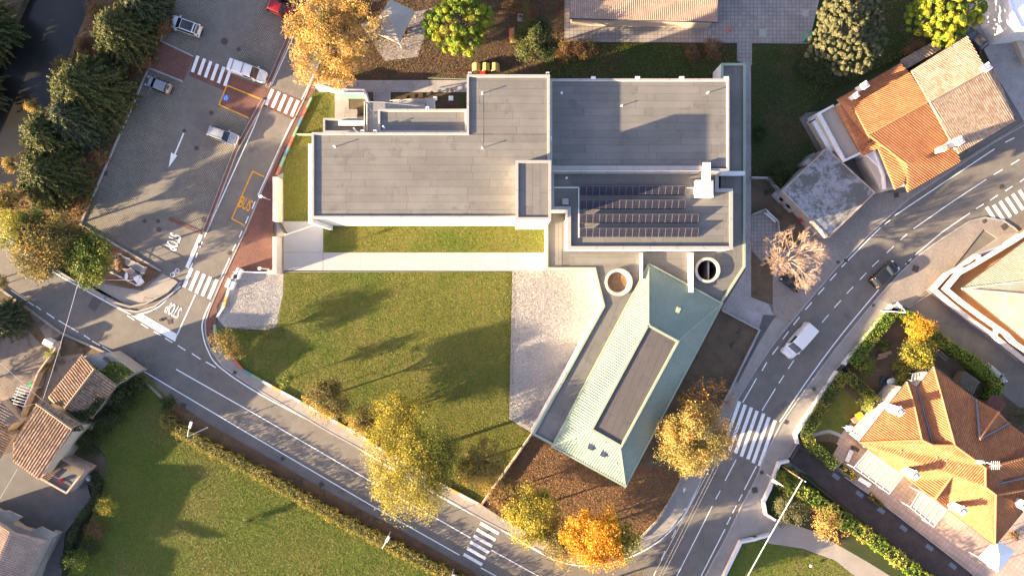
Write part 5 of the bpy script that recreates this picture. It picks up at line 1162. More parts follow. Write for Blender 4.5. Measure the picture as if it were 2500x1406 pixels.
def bare(label, px, py, Rpx, h, m, pal=None, nleaf=0, depth=5, name='bare_tree', r0=.16, nroot=9, leafsz=.25):
    c = W(px, py, h*.6); Rm = Rpx/S*(1-h*.6/H); r = thing(name, label, 'tree', (c.x, c.y, 0)); mb = MB(); tips = []
    fork = Vector((c.x, c.y, h*.32)); mk('trunk', MB().tube((c.x, c.y, 0), fork, r0, r0*.8, 7), m, r)
    def grow(p, d, L_, rad, k):
        q = p + d*L_; mb.tube(p, q, rad, rad*.62, 4 if k > 2 else 3, cap=False)
        if k == 0: tips.append(q); return
        for j in range(3 if k > 1 else 4):
            e = (d + Vector((random.gauss(0,.42), random.gauss(0,.42), random.gauss(.08,.28)))).normalized(); grow(p.lerp(q, random.uniform(.55, 1)), e, L_*random.uniform(.62, .86), max(.012, rad*.6), k-1)
    for j in range(nroot):
        a = 6.28*j/nroot + random.uniform(-.25, .25); e = Vector((math.cos(a), math.sin(a), random.uniform(.25, 1.1))).normalized(); grow(fork, e, Rm*.36, r0*.55, depth-1)
    grow(fork, Vector((.1, 0, 1)), Rm*.3, r0*.6, depth-1)
    mk('branches', mb, m, r, kind='stuff')
    if pal and nleaf:
        T = np.array([tuple(t) for t in tips]); P = T[rng.choice(len(T), nleaf)] + rng.normal(size=(nleaf, 3))*.15; leaves('crown', P, leafsz, G[pal], r)
    return r
def hedge(label, line, w, h, pal, group=None, leaf=.17, dens=1.0, mixf=.15, z0=.1, wob=.12, name='hedge', cat='hedge', closed=False):
    P = WP(line); r = thing(name, label, cat, tuple(P[0]), group); w = w/S
    mk('core', MB().ribbon([p.xy for p in P], w*.78, z0, z0 + h*(.55 if h > 1.3 and w > 1.4 and pal == 'hedge' else .86)), mat('hedge_core', (.018,.024,.010), None, 1, 1, 0), r)  # dark filler added inside for denser shade, lower where shadows should dapple
    Ps = []; Os = []; V = []
    for a, b in zip(P[:-1], P[1:]):
        L_ = (b-a).length; d = (b-a)/L_; nrm = np.array([-d.y, d.x]); N = int(L_*(w + 2*h)*75*dens*(.17/leaf)**1.5); s = rng.random(N)*L_; q = rng.random(N)*(w + 2*h)
        side = np.where(q < h, -1, np.where(q > w+h, 1, 0)); off = np.where(side == 0, q - h - w/2, side*w/2); z = np.where(side == -1, q, np.where(side == 1, q - w - h, h))
        wv = wob*(np.sin(s*1.7 + P[0].x) + np.sin(s*3.9 + off*4) + .8*np.sin(s*7.1 + z*5))*.5
        off = off*(1 + .0) + np.where(side == 0, 0, side*wv) + rng.normal(size=N)*.05; z = z + np.where(side == 0, wv, 0) + rng.normal(size=N)*.06
        Ps.append(np.stack([a.x + d.x*s + nrm[0]*off, a.y + d.y*s + nrm[1]*off, np.maximum(z0 + z, .05)], 1)); Os.append(np.stack([nrm[0]*side, nrm[1]*side, (side == 0) + .2], 1)); V.append((np.sin(s*.9 + P[0].y)*.5 + .5 + rng.normal(size=N)*.3 > 1 - mixf)*.85)
    X = np.concatenate(Ps); leaves('foliage', X, leaf, G[pal], r, np.concatenate(Os).astype(float), .6, np.stack([rng.random(len(X)), np.concatenate(V)], 1)); return r
# trees along the canal
gr = 'trees on the bank between canal and car park'
conifer('dark conifer at the top of the bank beside the white car with black roof', 292, 78, 84, 8.0, 'conif', gr)
conifer('grey green conifer cut by the top edge above the car park', 345, 5, 66, 7, 'blue', gr)
conifer('largest dark conifer, its crown just left of the grey hatchback', 205, 218, 108, 8.8, 'conif', gr, dens=1.1)
conifer('bluish conifer in the middle of the canal bank', 180, 290, 82, 7.6, 'blue', gr)
conifer('dark conifer overhanging the canal in the middle of the bank', 118, 330, 84, 7.2, 'conif', gr)
conifer('dark conifer with wide crown at the lower end of the canal bank', 118, 425, 104, 6.4, 'conif', gr)
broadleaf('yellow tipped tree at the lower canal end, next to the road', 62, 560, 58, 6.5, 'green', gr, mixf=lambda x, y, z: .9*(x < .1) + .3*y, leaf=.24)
broadleaf('broad yellow green tree above the road junction corner', 125, 590, 82, 7, 'olive', gr, mixf=.4, leaf=.24, dens=1.2)
broadleaf('green tree with yellow patches beside the fenced stair pit', 222, 630, 64, 6.2, 'green', gr, mixf=.28, leaf=.24, dens=1.2)
broadleaf('small yellowing tree at the left edge under the dark conifer', 12, 500, 34, 5, 'olive', gr, mixf=.5)
for x, y, rp, lab in ((265,140,40,'rosy brown bush between the two upper dark conifers'), (345,150,30,'rosy bush beside the upper car park kerb'), (205,405,30,'rust coloured bush beside the lower car park kerb'), (190,500,34,'yellow brown bush at the narrow end of the car park'), (395,62,30,'golden bush touching the top car park kerb'), (240,390,22,'low brown bush under the lowest conifer')):
    broadleaf(lab, x, y, rp, 1.8, 'brown', 'low bushes on the canal bank', leaf=.17, cat='bush', name='bush', mixf=.3, flat=.5, dens=1.2)
# north garden
broadleaf('big golden tree overhanging the side street beside the beige tent', 808, 84, 88, 8.0, 'gold', leaf=.21, ragged=.5, dens=1.5, cs=.13, mixf=.12, flat=.7)
broadleaf('dark olive tree behind the beige tent at the top edge', 868, -8, 40, 5, 'olive', leaf=.2)
puffy('bright green umbrella pine with bulging crown in the north garden', 1120, 42, 92, 9, 'pine', n=260, puff=.55)
broadleaf('round dark tree with sun side painted yellow green next to the play bench', 1312, 98, 52, 5.0, 'dark', leaf=.2, dens=1.6, mixf=lambda x, y, z: 1.0*(x*.6 - -.1*y < -.1)*1.0, name='round_tree', ragged=.1)  # sunlight put into the leaf colour: lighter leaves on the sun side
broadleaf('reddish brown bush on the shaded strip in front of the paving', 1742, 118, 27, 2.2, 'brown', leaf=.16, cat='bush', name='bush')
broadleaf('smaller dull brown bush left of the reddish one', 1690, 128, 20, 1.6, 'brown', leaf=.14, cat='bush', name='bush')
for x, y, rp, lab in ((1385,118,30,'loose tan bush beside the round dark tree'), (1425,118,28,'yellowish bush on the sunny end of the north lawn'), (1290,30,26,'dark brown bush near the top edge above the play bench'), (1250,10,22,'thin brown bush beside the umbrella pine'), (985,80,14,'low brown scrub beside the tent corner')):
    broadleaf(lab, x, y, rp, 1.5, 'brown', 'brown bushes in the north garden', leaf=.14, cat='bush', name='bush', mixf=.35, flat=.45)
puffy('large round silvery evergreen above the orange roofed house', 2085, 72, 108, 9, 'oliveg', n=620, puff=.34, name='evergreen_tree')
puffy('bright yellow green pine at the top right edge', 2318, 12, 92, 8.5, 'pine', n=250, puff=.55, mixf=.6)
hedge('clipped sausage shaped dark hedge in the shaded kitchen garden', [(1948,158),(1985,180),(2030,200)], 46, 1.7, 'dark', mixf=.3)
broadleaf('dark shrub beside the stained garage north corner', 1905, 425, 30, 2.2, 'dark', leaf=.17, cat='bush', name='bush', mixf=.2)
broadleaf('dark shrub against the side path halfway down', 1855, 330, 20, 1.5, 'dark', leaf=.17, cat='bush', name='bush')
broadleaf('dark reddish hedge shrub behind the corrugated lean-to', 2238, 122, 24, 1.8, 'brown', leaf=.15, cat='bush', name='bush')
broadleaf('dull green shrub under the yellow green pine', 2300, 95, 26, 1.8, 'dark', leaf=.15, cat='bush', name='bush', mixf=.3)
bare('leafless pale pink tree spreading over the dark parked car', 1936, 634, 92, 7, m_bark2, depth=6, nroot=9)
# roadside trees of the school lawn
lt = 'trees along the lawn edge of the lower road'
broadleaf('loose olive yellow tree on the pavement by the small gravel corner', 560, 838, 39, 4.3, 'olive', lt, leaf=.17, mixf=.35, ragged=.45, dens=1.0)
broadleaf('smallest round green tree by the painted wall', 698, 927, 22, 3.4, 'green', lt, leaf=.16, mixf=.2)
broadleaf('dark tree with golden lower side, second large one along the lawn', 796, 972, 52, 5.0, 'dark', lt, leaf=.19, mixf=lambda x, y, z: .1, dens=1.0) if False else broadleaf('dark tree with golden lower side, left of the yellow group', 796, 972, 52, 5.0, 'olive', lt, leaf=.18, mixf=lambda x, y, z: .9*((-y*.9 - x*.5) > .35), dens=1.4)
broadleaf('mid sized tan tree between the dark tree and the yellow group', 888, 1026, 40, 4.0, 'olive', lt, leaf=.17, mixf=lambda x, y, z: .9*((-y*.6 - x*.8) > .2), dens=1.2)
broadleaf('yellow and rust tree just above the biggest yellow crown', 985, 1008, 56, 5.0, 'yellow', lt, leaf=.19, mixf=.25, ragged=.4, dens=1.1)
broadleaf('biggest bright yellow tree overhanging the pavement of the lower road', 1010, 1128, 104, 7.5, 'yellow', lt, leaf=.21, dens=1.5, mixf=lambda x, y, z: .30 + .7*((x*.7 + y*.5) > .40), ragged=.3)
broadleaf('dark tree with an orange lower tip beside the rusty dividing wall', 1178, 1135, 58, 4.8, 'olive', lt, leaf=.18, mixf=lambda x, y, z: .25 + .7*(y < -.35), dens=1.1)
ct = 'autumn trees round the leafy corner'
broadleaf('tan brown leafy tree right of the rusty dividing wall', 1236, 1212, 52, 4.0, 'brown', ct, leaf=.18, mixf=.6)
broadleaf('yellow tree on the corner left of the orange one', 1300, 1262, 64, 5.0, 'yellow', ct, leaf=.20, mixf=.2, dens=1.2)
broadleaf('dull olive tree squeezed between the yellow and the orange tree', 1376, 1318, 56, 5.0, 'olive', ct, leaf=.18, mixf=.5)
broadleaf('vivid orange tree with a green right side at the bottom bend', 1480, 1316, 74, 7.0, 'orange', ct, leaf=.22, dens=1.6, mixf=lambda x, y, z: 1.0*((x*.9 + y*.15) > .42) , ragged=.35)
broadleaf('yellow green tree beside the long striped crossing', 1690, 1066, 78, 7.5, 'gold', ct, leaf=.21, dens=1.5, mixf=.55, ragged=.25)
bare('half bare orange tree above the yellow green one', 1727, 975, 74, 6.5, mat('orange_twigs', (.34,.17,.07), None, 1, .9, .1), 'orange', 500, depth=5, name='sparse_tree')
# gardens on the right
hd = 'green hedges of the villa garden'
hedge('bright clipped hedge along the upper garden wall', [(2168,762),(2112,830),(2068,890)], 26, 1.5, 'bright', hd, mixf=.2)
hedge('hedge with yellow green top along the parked silver car drive', [(2180,760),(2230,785),(2300,840),(2345,870),(2395,915)], 24, 1.5, 'bright', hd, mixf=.3)
hedge('tall green hedge turning round the small shed behind the villa', [(2350,872),(2420,935),(2395,975)], 26, 1.8, 'bright', hd, mixf=.15)
hedge('dark green hedge along the roadside wall below the driveway gate', [(2052,908),(2005,975),(1958,1055),(1970,1082)], 26, 1.6, 'green', hd, mixf=.2)
hedge('dark hedge separating the small lawn from the garden path', [(2052,908),(2095,945),(2142,990)], 24, 1.5, 'green', hd, mixf=.15)
hedge('hedge stub running from the wall corner to the pebbled drive', [(1965,1075),(2000,1105),(2030,1132)], 26, 1.5, 'green', hd, mixf=.1)
hedge('long bright hedge between the pebbled drive and the beige path', [(1900,1168),(1960,1200),(2040,1255),(2120,1310),(2200,1370),(2290,1440)], 30, 1.7, 'bright', hd, mixf=.3, wob=.3, leaf=.2)
broadleaf('orange bush tree in the upper right garden', 2238, 808, 38, 3.4, 'orange', leaf=.18, mixf=.15, dens=.8, ragged=.4)
broadleaf('yellow green feathery tree below the orange garden bush', 2240, 858, 44, 3.6, 'yellow', leaf=.2, mixf=.5, dens=1.2)
broadleaf('round green shrub beside the garden table', 2112, 892, 30, 2.4, 'green', leaf=.17, cat='bush', name='bush', mixf=.1)
broadleaf('olive green shrub right of the garden table', 2205, 908, 32, 2.4, 'green', leaf=.17, cat='bush', name='bush', mixf=.4)
broadleaf('light green little tree touching the west awning of the villa', 2124, 984, 23, 2.8, 'bright', leaf=.16, mixf=.5)
broadleaf('small leafy plant in the middle of the dark garden bed', 2160, 840, 16, 1.2, 'green', leaf=.14, cat='bush', name='bush')
broadleaf('green bush with yellow top at the white wall bend', 1922, 1170, 36, 2.6, 'green', leaf=.17, cat='bush', name='bush', mixf=.35)
broadleaf('grey green wide bush below the wall bend', 1925, 1240, 40, 2.2, 'oliveg', leaf=.16, cat='bush', name='bush')
broadleaf('loose yellow tree leaning over the beige path', 2020, 1285, 34, 3.0, 'gold', leaf=.17, mixf=.1, dens=.6, ragged=.5)
broadleaf('grey leaved shrub at the right edge behind the villa', 2492, 1018, 26, 2, 'oliveg', leaf=.15, cat='bush', name='bush')
broadleaf('small red bush beside the white gazebo', 2475, 1305, 14, 1.2, 'brown', leaf=.12, cat='bush', name='bush')
hedge('low flowering border along the patio edge', [(2050,1135),(2085,1165)], 14, .5, 'hedge'); hedge('low planted strip beside the patio grate', [(2118,1205),(2150,1232)], 12, .5, 'hedge')
hedge('ivy on the lower white wall by the beige path', [(1838,1312),(1875,1308)], 12, .5, 'bright')
# the long hedge and the field
hedge('very long autumn coloured hedge between the field and the lower road', [(408,1012),(440,1042),(520,1090),(640,1150),(800,1242),(960,1325),(1140,1420),(1260,1490)], 26, 1.6, 'hedge', leaf=.16, mixf=.25, wob=.3, dens=1.0)
broadleaf('small round bush alone on the sunny field', 607, 1271, 13, 1.6, 'green', leaf=.13, cat='bush', name='bush', mixf=.4, flat=1.0)
broadleaf('small bright yellow tree at the shaded field edge', 258, 1236, 26, 2.6, 'yellow', leaf=.16, mixf=.4)
broadleaf('rounded dark brown shrub below the yellow tree', 236, 1292, 25, 1.8, 'brown', leaf=.13, cat='bush', name='bush', mixf=0)
broadleaf('second dark shrub at the field edge near the bottom', 218, 1335, 26, 1.6, 'dark', leaf=.13, cat='bush', name='bush')
broadleaf('round green tree at the bottom of the field edge', 192, 1366, 29, 2.4, 'green', leaf=.16, mixf=.05)
hedge('dark thin hedge curving round the farmhouse yard', [(232,1150),(248,1180),(240,1215),(205,1260),(180,1320),(165,1380)], 16, 1.1, 'dark', mixf=.2)
for x, y, rp, h_, lab in ((305,968,40,3.2,'dark tree mass behind the ivy grown farmhouse'), (262,1020,40,3.0,'dark shrub between the two farmhouse roofs and the field'), (215,1075,34,2.6,'dark shrub against the white farmhouse wall'), (340,935,26,2.4,'dark bush at the road edge behind the ivy'), (188,1008,26,3.6,'dark creeper clump between the farmhouse roofs'), (410,985,24,2.0,'bush where the long hedge starts')):
    broadleaf(lab, x, y, rp, h_, 'dark', 'dark shrubs behind the old farmhouse', leaf=.17, cat='bush', name='bush', mixf=.35)
def ivy(label, poly, z, pal, n, mixf=.3):
    P = np.array([tuple(p)[:2] for p in WP(poly, z)]); lo, hi = P.min(0), P.max(0); q = rng.random((n*3, 2))*(hi-lo) + lo
    q = q[inside(q, P)][:n]; zz = z + .12 + .25*rng.random(len(q)) + .12*np.sin(q[:, 0]*2)*np.sin(q[:, 1]*2.3)
    leaves('ivy', np.column_stack([q, zz]), .2, G[pal], None, np.tile([0., 0, 1.], (len(q), 1)), .5, np.stack([rng.random(len(q)), (rng.random(len(q)) < mixf)*.9], 1), label=label, cat='ivy')
def inside(q, P):
    r = np.zeros(len(q), bool); n = len(P); j = n-1
    for i in range(n):
        a, b = P[i], P[j]; c = ((a[1] > q[:, 1]) != (b[1] > q[:, 1])) & (q[:, 0] < (b[0]-a[0])*(q[:, 1]-a[1])/(b[1]-a[1] + 1e-12) + a[0]); r ^= c; j = i
    return r
ivy('ivy mat covering the end of the farmhouse flat roof', [(226,886),(250,905),(275,880),(305,890),(330,910),(305,928),(285,937),(268,930)], 3.4, 'green', 2200, .35)
ivy('dark ivy creeping over the valley between the farmhouse roofs', [(163,1000),(205,1030),(235,1010),(262,972),(240,968),(215,1000)], 4.2, 'dark', 1500, .3)
ivy('ivy hanging over the white farmhouse wall', [(150,1010),(200,1035),(210,1050),(178,1052)], 5.6, 'dark', 700, .5)
conifer('greyish conifer cut by the left edge above the gravel yard', 5, 780, 52, 6.0, 'blue')
broadleaf('dark leafless looking bush at the left edge of the road', 2, 690, 18, 3, 'olive', leaf=.14, cat='bush', name='bush')
broadleaf('bright green bush on the gravel yard wall', 126, 864, 14, 1.6, 'bright', leaf=.14, cat='bush', name='bush')
broadleaf('dull green bush just below the bright one on the yard wall', 112, 893, 13, 1.4, 'olive', leaf=.14, cat='bush', name='bush')
conifer('conifer on the far canal bank outside the frame', -60, 60, 80, 9, 'conif', 'trees on the far canal bank'); conifer('second conifer on the far canal bank outside the frame', -100, 210, 80, 8, 'conif', 'trees on the far canal bank')
# trees outside the left edge, whose shadows fall across the road and the yard
broadleaf('olive crowned tree outside the frame left of the canal-side road', -120, 700, 40, 5.5, 'olive', 'trees beyond the left edge'); conifer('conifer outside the frame left of the gravel yard', -210, 900, 50, 6, 'conif', 'trees beyond the left edge'); broadleaf('thin crowned tree outside the frame by the gravel yard gate', -90, 840, 30, 3.8, 'olive', 'trees beyond the left edge', dens=.5)
bare('leafless tree outside the frame left of the pergola', -140, 960, 50, 5, m_bark, depth=5)
broadleaf('orange tree outside the frame below the road bend', 1560, 1470, 60, 5.5, 'orange', 'trees beyond the lower edge'); broadleaf('yellow tree outside the frame below the orange one', 1380, 1490, 70, 6, 'yellow', 'trees beyond the lower edge')
broadleaf('plant in the round court', 1497, 690, 13, 1.4, 'gold', leaf=.13, cat='bush', name='bush')['label'] = 'golden leaved plant at the bottom of the left round light well'
# ---------------------------------------------------------------- grass, fallen leaves and gravel
def scatter(name, poly, n, size, m, z, up=True, h=.10, label=None, hole=None, uvm=None):
    P = np.array([tuple(p)[:2] for p in WP(poly)]); lo, hi = P.min(0), P.max(0); q = rng.random((n*2, 2))*(hi-lo) + lo; q = q[inside(q, P)][:n]
    q = q[(np.abs(q[:, 0]) < 80) & (np.abs(q[:, 1]) < 48)]; N = len(q)
    if up:
        a = rng.random(N)*6.28; w = size*rng.uniform(.5, 1.2, N)*.5; hh = h*rng.uniform(.4, 1.3, N); V = np.empty((N, 3, 3))
        V[:, 0] = np.stack([q[:, 0] - np.cos(a)*w, q[:, 1] - np.sin(a)*w, np.full(N, z)], 1); V[:, 1] = np.stack([q[:, 0] + np.cos(a)*w, q[:, 1] + np.sin(a)*w, np.full(N, z)], 1)
        V[:, 2] = np.stack([q[:, 0] + rng.normal(size=N)*.06, q[:, 1] + rng.normal(size=N)*.06, z + hh], 1)
        me = bpy.data.meshes.new(name); me.vertices.add(3*N); me.vertices.foreach_set('co', V.reshape(-1)); me.loops.add(3*N); me.loops.foreach_set('vertex_index', np.arange(3*N, dtype=np.int32))
        me.polygons.add(N); me.polygons.foreach_set('loop_start', np.arange(0, 3*N, 3, dtype=np.int32)); me.update(calc_edges=True); l = me.uv_layers.new(name='UVMap'); U = np.empty((N, 3, 2))
        pt = .5 + .5*np.sin(q[:, 0]*.35 + 1.3*np.sin(q[:, 1]*.23))*np.sin(q[:, 1]*.31 + 1.1*np.sin(q[:, 0]*.19)); U[:] = np.stack([rng.random(N), (rng.random(N) < pt)*1.0], 1)[:, None, :]
        l.data.foreach_set('uv', U.reshape(-1)); me.materials.append(m); o = bpy.data.objects.new(name, me); COL.objects.link(o); return props(o, label=label, kind='stuff')
    return leaves(name, np.column_stack([q, z + rng.random(N)*.05]), size, m, None, np.tile([0., 0, 1.], (N, 1)), .7, label=label)
m_blade = leaf_mat('grass_blades', [(.085,.115,.014),(.14,.165,.025),(.20,.21,.045)], [(.16,.14,.03),(.24,.20,.055),(.32,.27,.09)], .4)
m_blade2 = leaf_mat('deep_grass_blades', [(.075,.12,.014),(.13,.175,.024),(.19,.215,.04)], [(.13,.13,.028),(.20,.18,.048),(.27,.24,.075)], .4)
m_litter = leaf_mat('fallen_leaves', [(.14,.075,.035),(.23,.125,.06),(.32,.18,.08),(.44,.27,.12)], None, .1)
m_litter2 = leaf_mat('brown_fallen_leaves', [(.11,.065,.035),(.19,.105,.055),(.27,.15,.07)], None, .1)
LAWN = [(694,665),(1250,665),(1243,1022),(1296,1052),(1240,1134),(1178,1226),(1091,1183),(922,1086),(876,1054),(743,980),(640,924),(594,897),(562,858),(542,806),(600,808),(657,810),(680,799),(684,760),(693,722)]
scatter('grass', LAWN, 70000, .16, m_blade, .12, h=.05, label='short grass of the school lawn')
scatter('grass', [(791,552),(1333,552),(1333,615),(791,615)], 9000, .14, m_blade, .12, h=.055, label='grass strip under the white south wall')
scatter('grass', [(764,228),(816,228),(788,330),(763,345),(763,540),(695,540),(694,424),(706,360),(724,326)], 7000, .14, m_blade, .12, h=.055, label='grass at the west end of the school')
scatter('grass', [(345,908),(420,1000),(500,1060),(640,1138),(800,1228),(960,1312),(1120,1395),(1150,1440),(100,1440),(165,1406),(250,1200),(262,1120),(235,1080),(250,1000)], 100000, .18, m_blade2, .10, h=.055, label='grass of the field below the road')
scatter('grass', [(1806,1322),(1836,1310),(1880,1327),(1960,1339),(2040,1369),(2130,1440),(1750,1440)], 7000, .15, m_blade2, .128, h=.055, label='grass of the plot at the lower edge')
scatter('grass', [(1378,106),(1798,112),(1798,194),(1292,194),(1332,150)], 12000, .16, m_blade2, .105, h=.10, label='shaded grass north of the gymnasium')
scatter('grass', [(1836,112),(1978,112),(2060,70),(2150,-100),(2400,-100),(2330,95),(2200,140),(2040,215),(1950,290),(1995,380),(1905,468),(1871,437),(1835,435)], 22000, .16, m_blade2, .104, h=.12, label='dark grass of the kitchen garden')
scatter('fallen_leaves', [(1300,1060),(1352,1088),(1530,1182),(1660,1100),(1690,1100),(1660,1170),(1605,1262),(1560,1308),(1468,1348),(1400,1344),(1328,1316),(1234,1266),(1178,1230),(1240,1138)], 46000, .10, m_litter, .12, False, label='fallen leaves on the school corner')
scatter('fallen_leaves', [(820,0),(1376,0),(1376,104),(1500,112),(1300,190),(790,190),(780,168)], 40000, .10, m_litter2, .095, False, label='fallen leaves in the north garden')
scatter('fallen_leaves', [(430,0),(392,100),(362,166),(196,546),(120,560),(225,0)], 12000, .14, m_litter2, .055, False, label='fallen leaves on the canal bank')
scatter('fallen_leaves', [(395,975),(420,990),(500,1045),(640,1120),(800,1212),(960,1297),(1140,1395),(1180,1440),(1100,1420),(960,1318),(640,1145),(500,1070)], 9000, .12, m_litter2, .115, False, label='fallen leaves in the ditch beside the long hedge')
scatter('fallen_leaves', [(640,931),(743,986),(876,1060),(1091,1190),(1234,1271),(1330,1322),(1330,1340),(1240,1296),(1091,1215),(902,1104),(640,955)], 700, .10, m_litter, .108, False, label='few fallen leaves on the lower pavement')
scatter('fallen_leaves', [(690,60),(790,60),(760,200),(700,330),(640,330)], 350, .10, m_litter, .026, False, label='few fallen leaves on the side street')
scatter('fallen_leaves', [(1000,1040),(1240,1150),(1178,1226),(922,1086)], 1500, .11, m_litter, .14, False, label='fallen leaves on the lawn under the roadside trees')
m_stone = leaf_mat('gravel_stones', [(.33,.30,.28),(.46,.42,.39),(.56,.52,.48)], [(.26,.24,.22),(.4,.37,.34)], 0)
scatter('gravel', [(1253,663),(1450,663),(1466,740),(1300,1044),(1246,1020)], 26000, .13, m_stone, .14, h=.05, label='white gravel beside the mint roofed hall')
scatter('gravel', [(572,666),(692,666),(690,722),(681,760),(676,794),(655,803),(600,801),(548,795),(534,778),(547,738)], 9000, .12, m_stone, .116, h=.04, label='white gravel by the school gate')

scatter('fallen_leaves', [(1244,1024),(1296,1052),(1302,1058),(1460,760),(1440,760),(1330,930)], 900, .09, m_litter2, .16, False, label='dry leaves blown against the mint edged wall on the gravel')
scatter('fallen_leaves', [(693,1010-340),(1250,670),(1243,1020),(700,800)], 1600, .08, m_litter2, .15, False, label='few brown leaves strewn over the lawn')
scatter('weeds', [(560,800),(690,790),(700,830),(600,830)], 900, .16, m_blade2, .12, h=.10, label='ragged grass edge of the small gravel corner')
scatter('weeds', [(1236,664),(1258,664),(1254,1030),(1236,1018)], 1500, .14, m_blade, .13, h=.08, label='ragged grass edge along the gravel bed')
# ---------------------------------------------------------------- vehicles
def lerp_tab(tab, x):
    for (x0, *a), (x1, *b) in zip(tab[:-1], tab[1:]):
        if x <= x1 + 1e-9: t = 0 if x1 == x0 else max(0, (x-x0)/(x1-x0)); return [p + (q-p)*t for p, q in zip(a, b)]
    return list(tab[-1][1:])
# x (fraction of length, rear -> front), belt height, roof height, half width at belt, half width at roof
HATCH = [(-.5,.62,.66,.36,.34),(-.488,.78,.84,.43,.40),(-.465,.90,1.02,.465,.40),(-.40,.96,1.36,.49,.385),(-.34,.97,1.46,.495,.385),(-.1,.96,1.50,.50,.385),(.06,.95,1.46,.50,.385),(.13,.94,1.30,.50,.40),(.235,.92,1.0,.495,.435),(.25,.91,.96,.495,.44),(.36,.86,.91,.485,.44),(.44,.77,.82,.455,.42),(.48,.66,.70,.40,.37),(.5,.54,.58,.30,.28)]
ESTATE = [(-.5,.62,.66,.38,.36),(-.49,.80,.88,.44,.41),(-.475,.92,1.1,.475,.39),(-.445,.97,1.38,.485,.38),(-.42,.98,1.44,.49,.38),(-.1,.97,1.49,.50,.38),(.05,.96,1.45,.50,.38),(.11,.95,1.30,.50,.40),(.22,.92,1.0,.495,.43),(.235,.91,.95,.495,.44),(.36,.85,.89,.485,.44),(.44,.76,.80,.455,.42),(.48,.66,.70,.40,.37),(.5,.54,.58,.30,.28)]
VAN = [(-.5,.75,.80,.42,.41),(-.492,1.1,1.5,.475,.44),(-.48,1.15,1.80,.49,.44),(-.3,1.15,1.86,.50,.44),(.0,1.13,1.86,.50,.44),(.15,1.10,1.80,.50,.43),(.20,1.08,1.62,.50,.43),(.31,1.02,1.12,.495,.44),(.33,1.0,1.06,.49,.44),(.42,.93,.98,.475,.44),(.47,.80,.84,.44,.41),(.5,.62,.66,.34,.32)]
m_glass = mat('dark_car_glass', (.012,.014,.018), None, 1, .06, 0, spec=.8)
m_glass2 = mat('blue_car_glass', (.05,.065,.08), None, 1, .08, 0, spec=.8)
m_tyre = mat('tyre_rubber', (.02,.02,.02), None, 1, .8, 0); m_rim = mat('alloy_rim', (.40,.40,.41), None, 1, .35, 0, metal=.6)
m_lamp = mat('headlamp_glass', (.55,.57,.58), None, 1, .1, 0, spec=.8); m_tail = mat('red_lamp', (.45,.03,.02), None, 1, .3, 0); m_trim = mat('black_trim', (.02,.02,.022), None, 1, .5, 0)
def paint(name, c, metal=.0, rough=.28): return mat(name, c, None, 1, rough, 0, metal=metal, spec=.55)
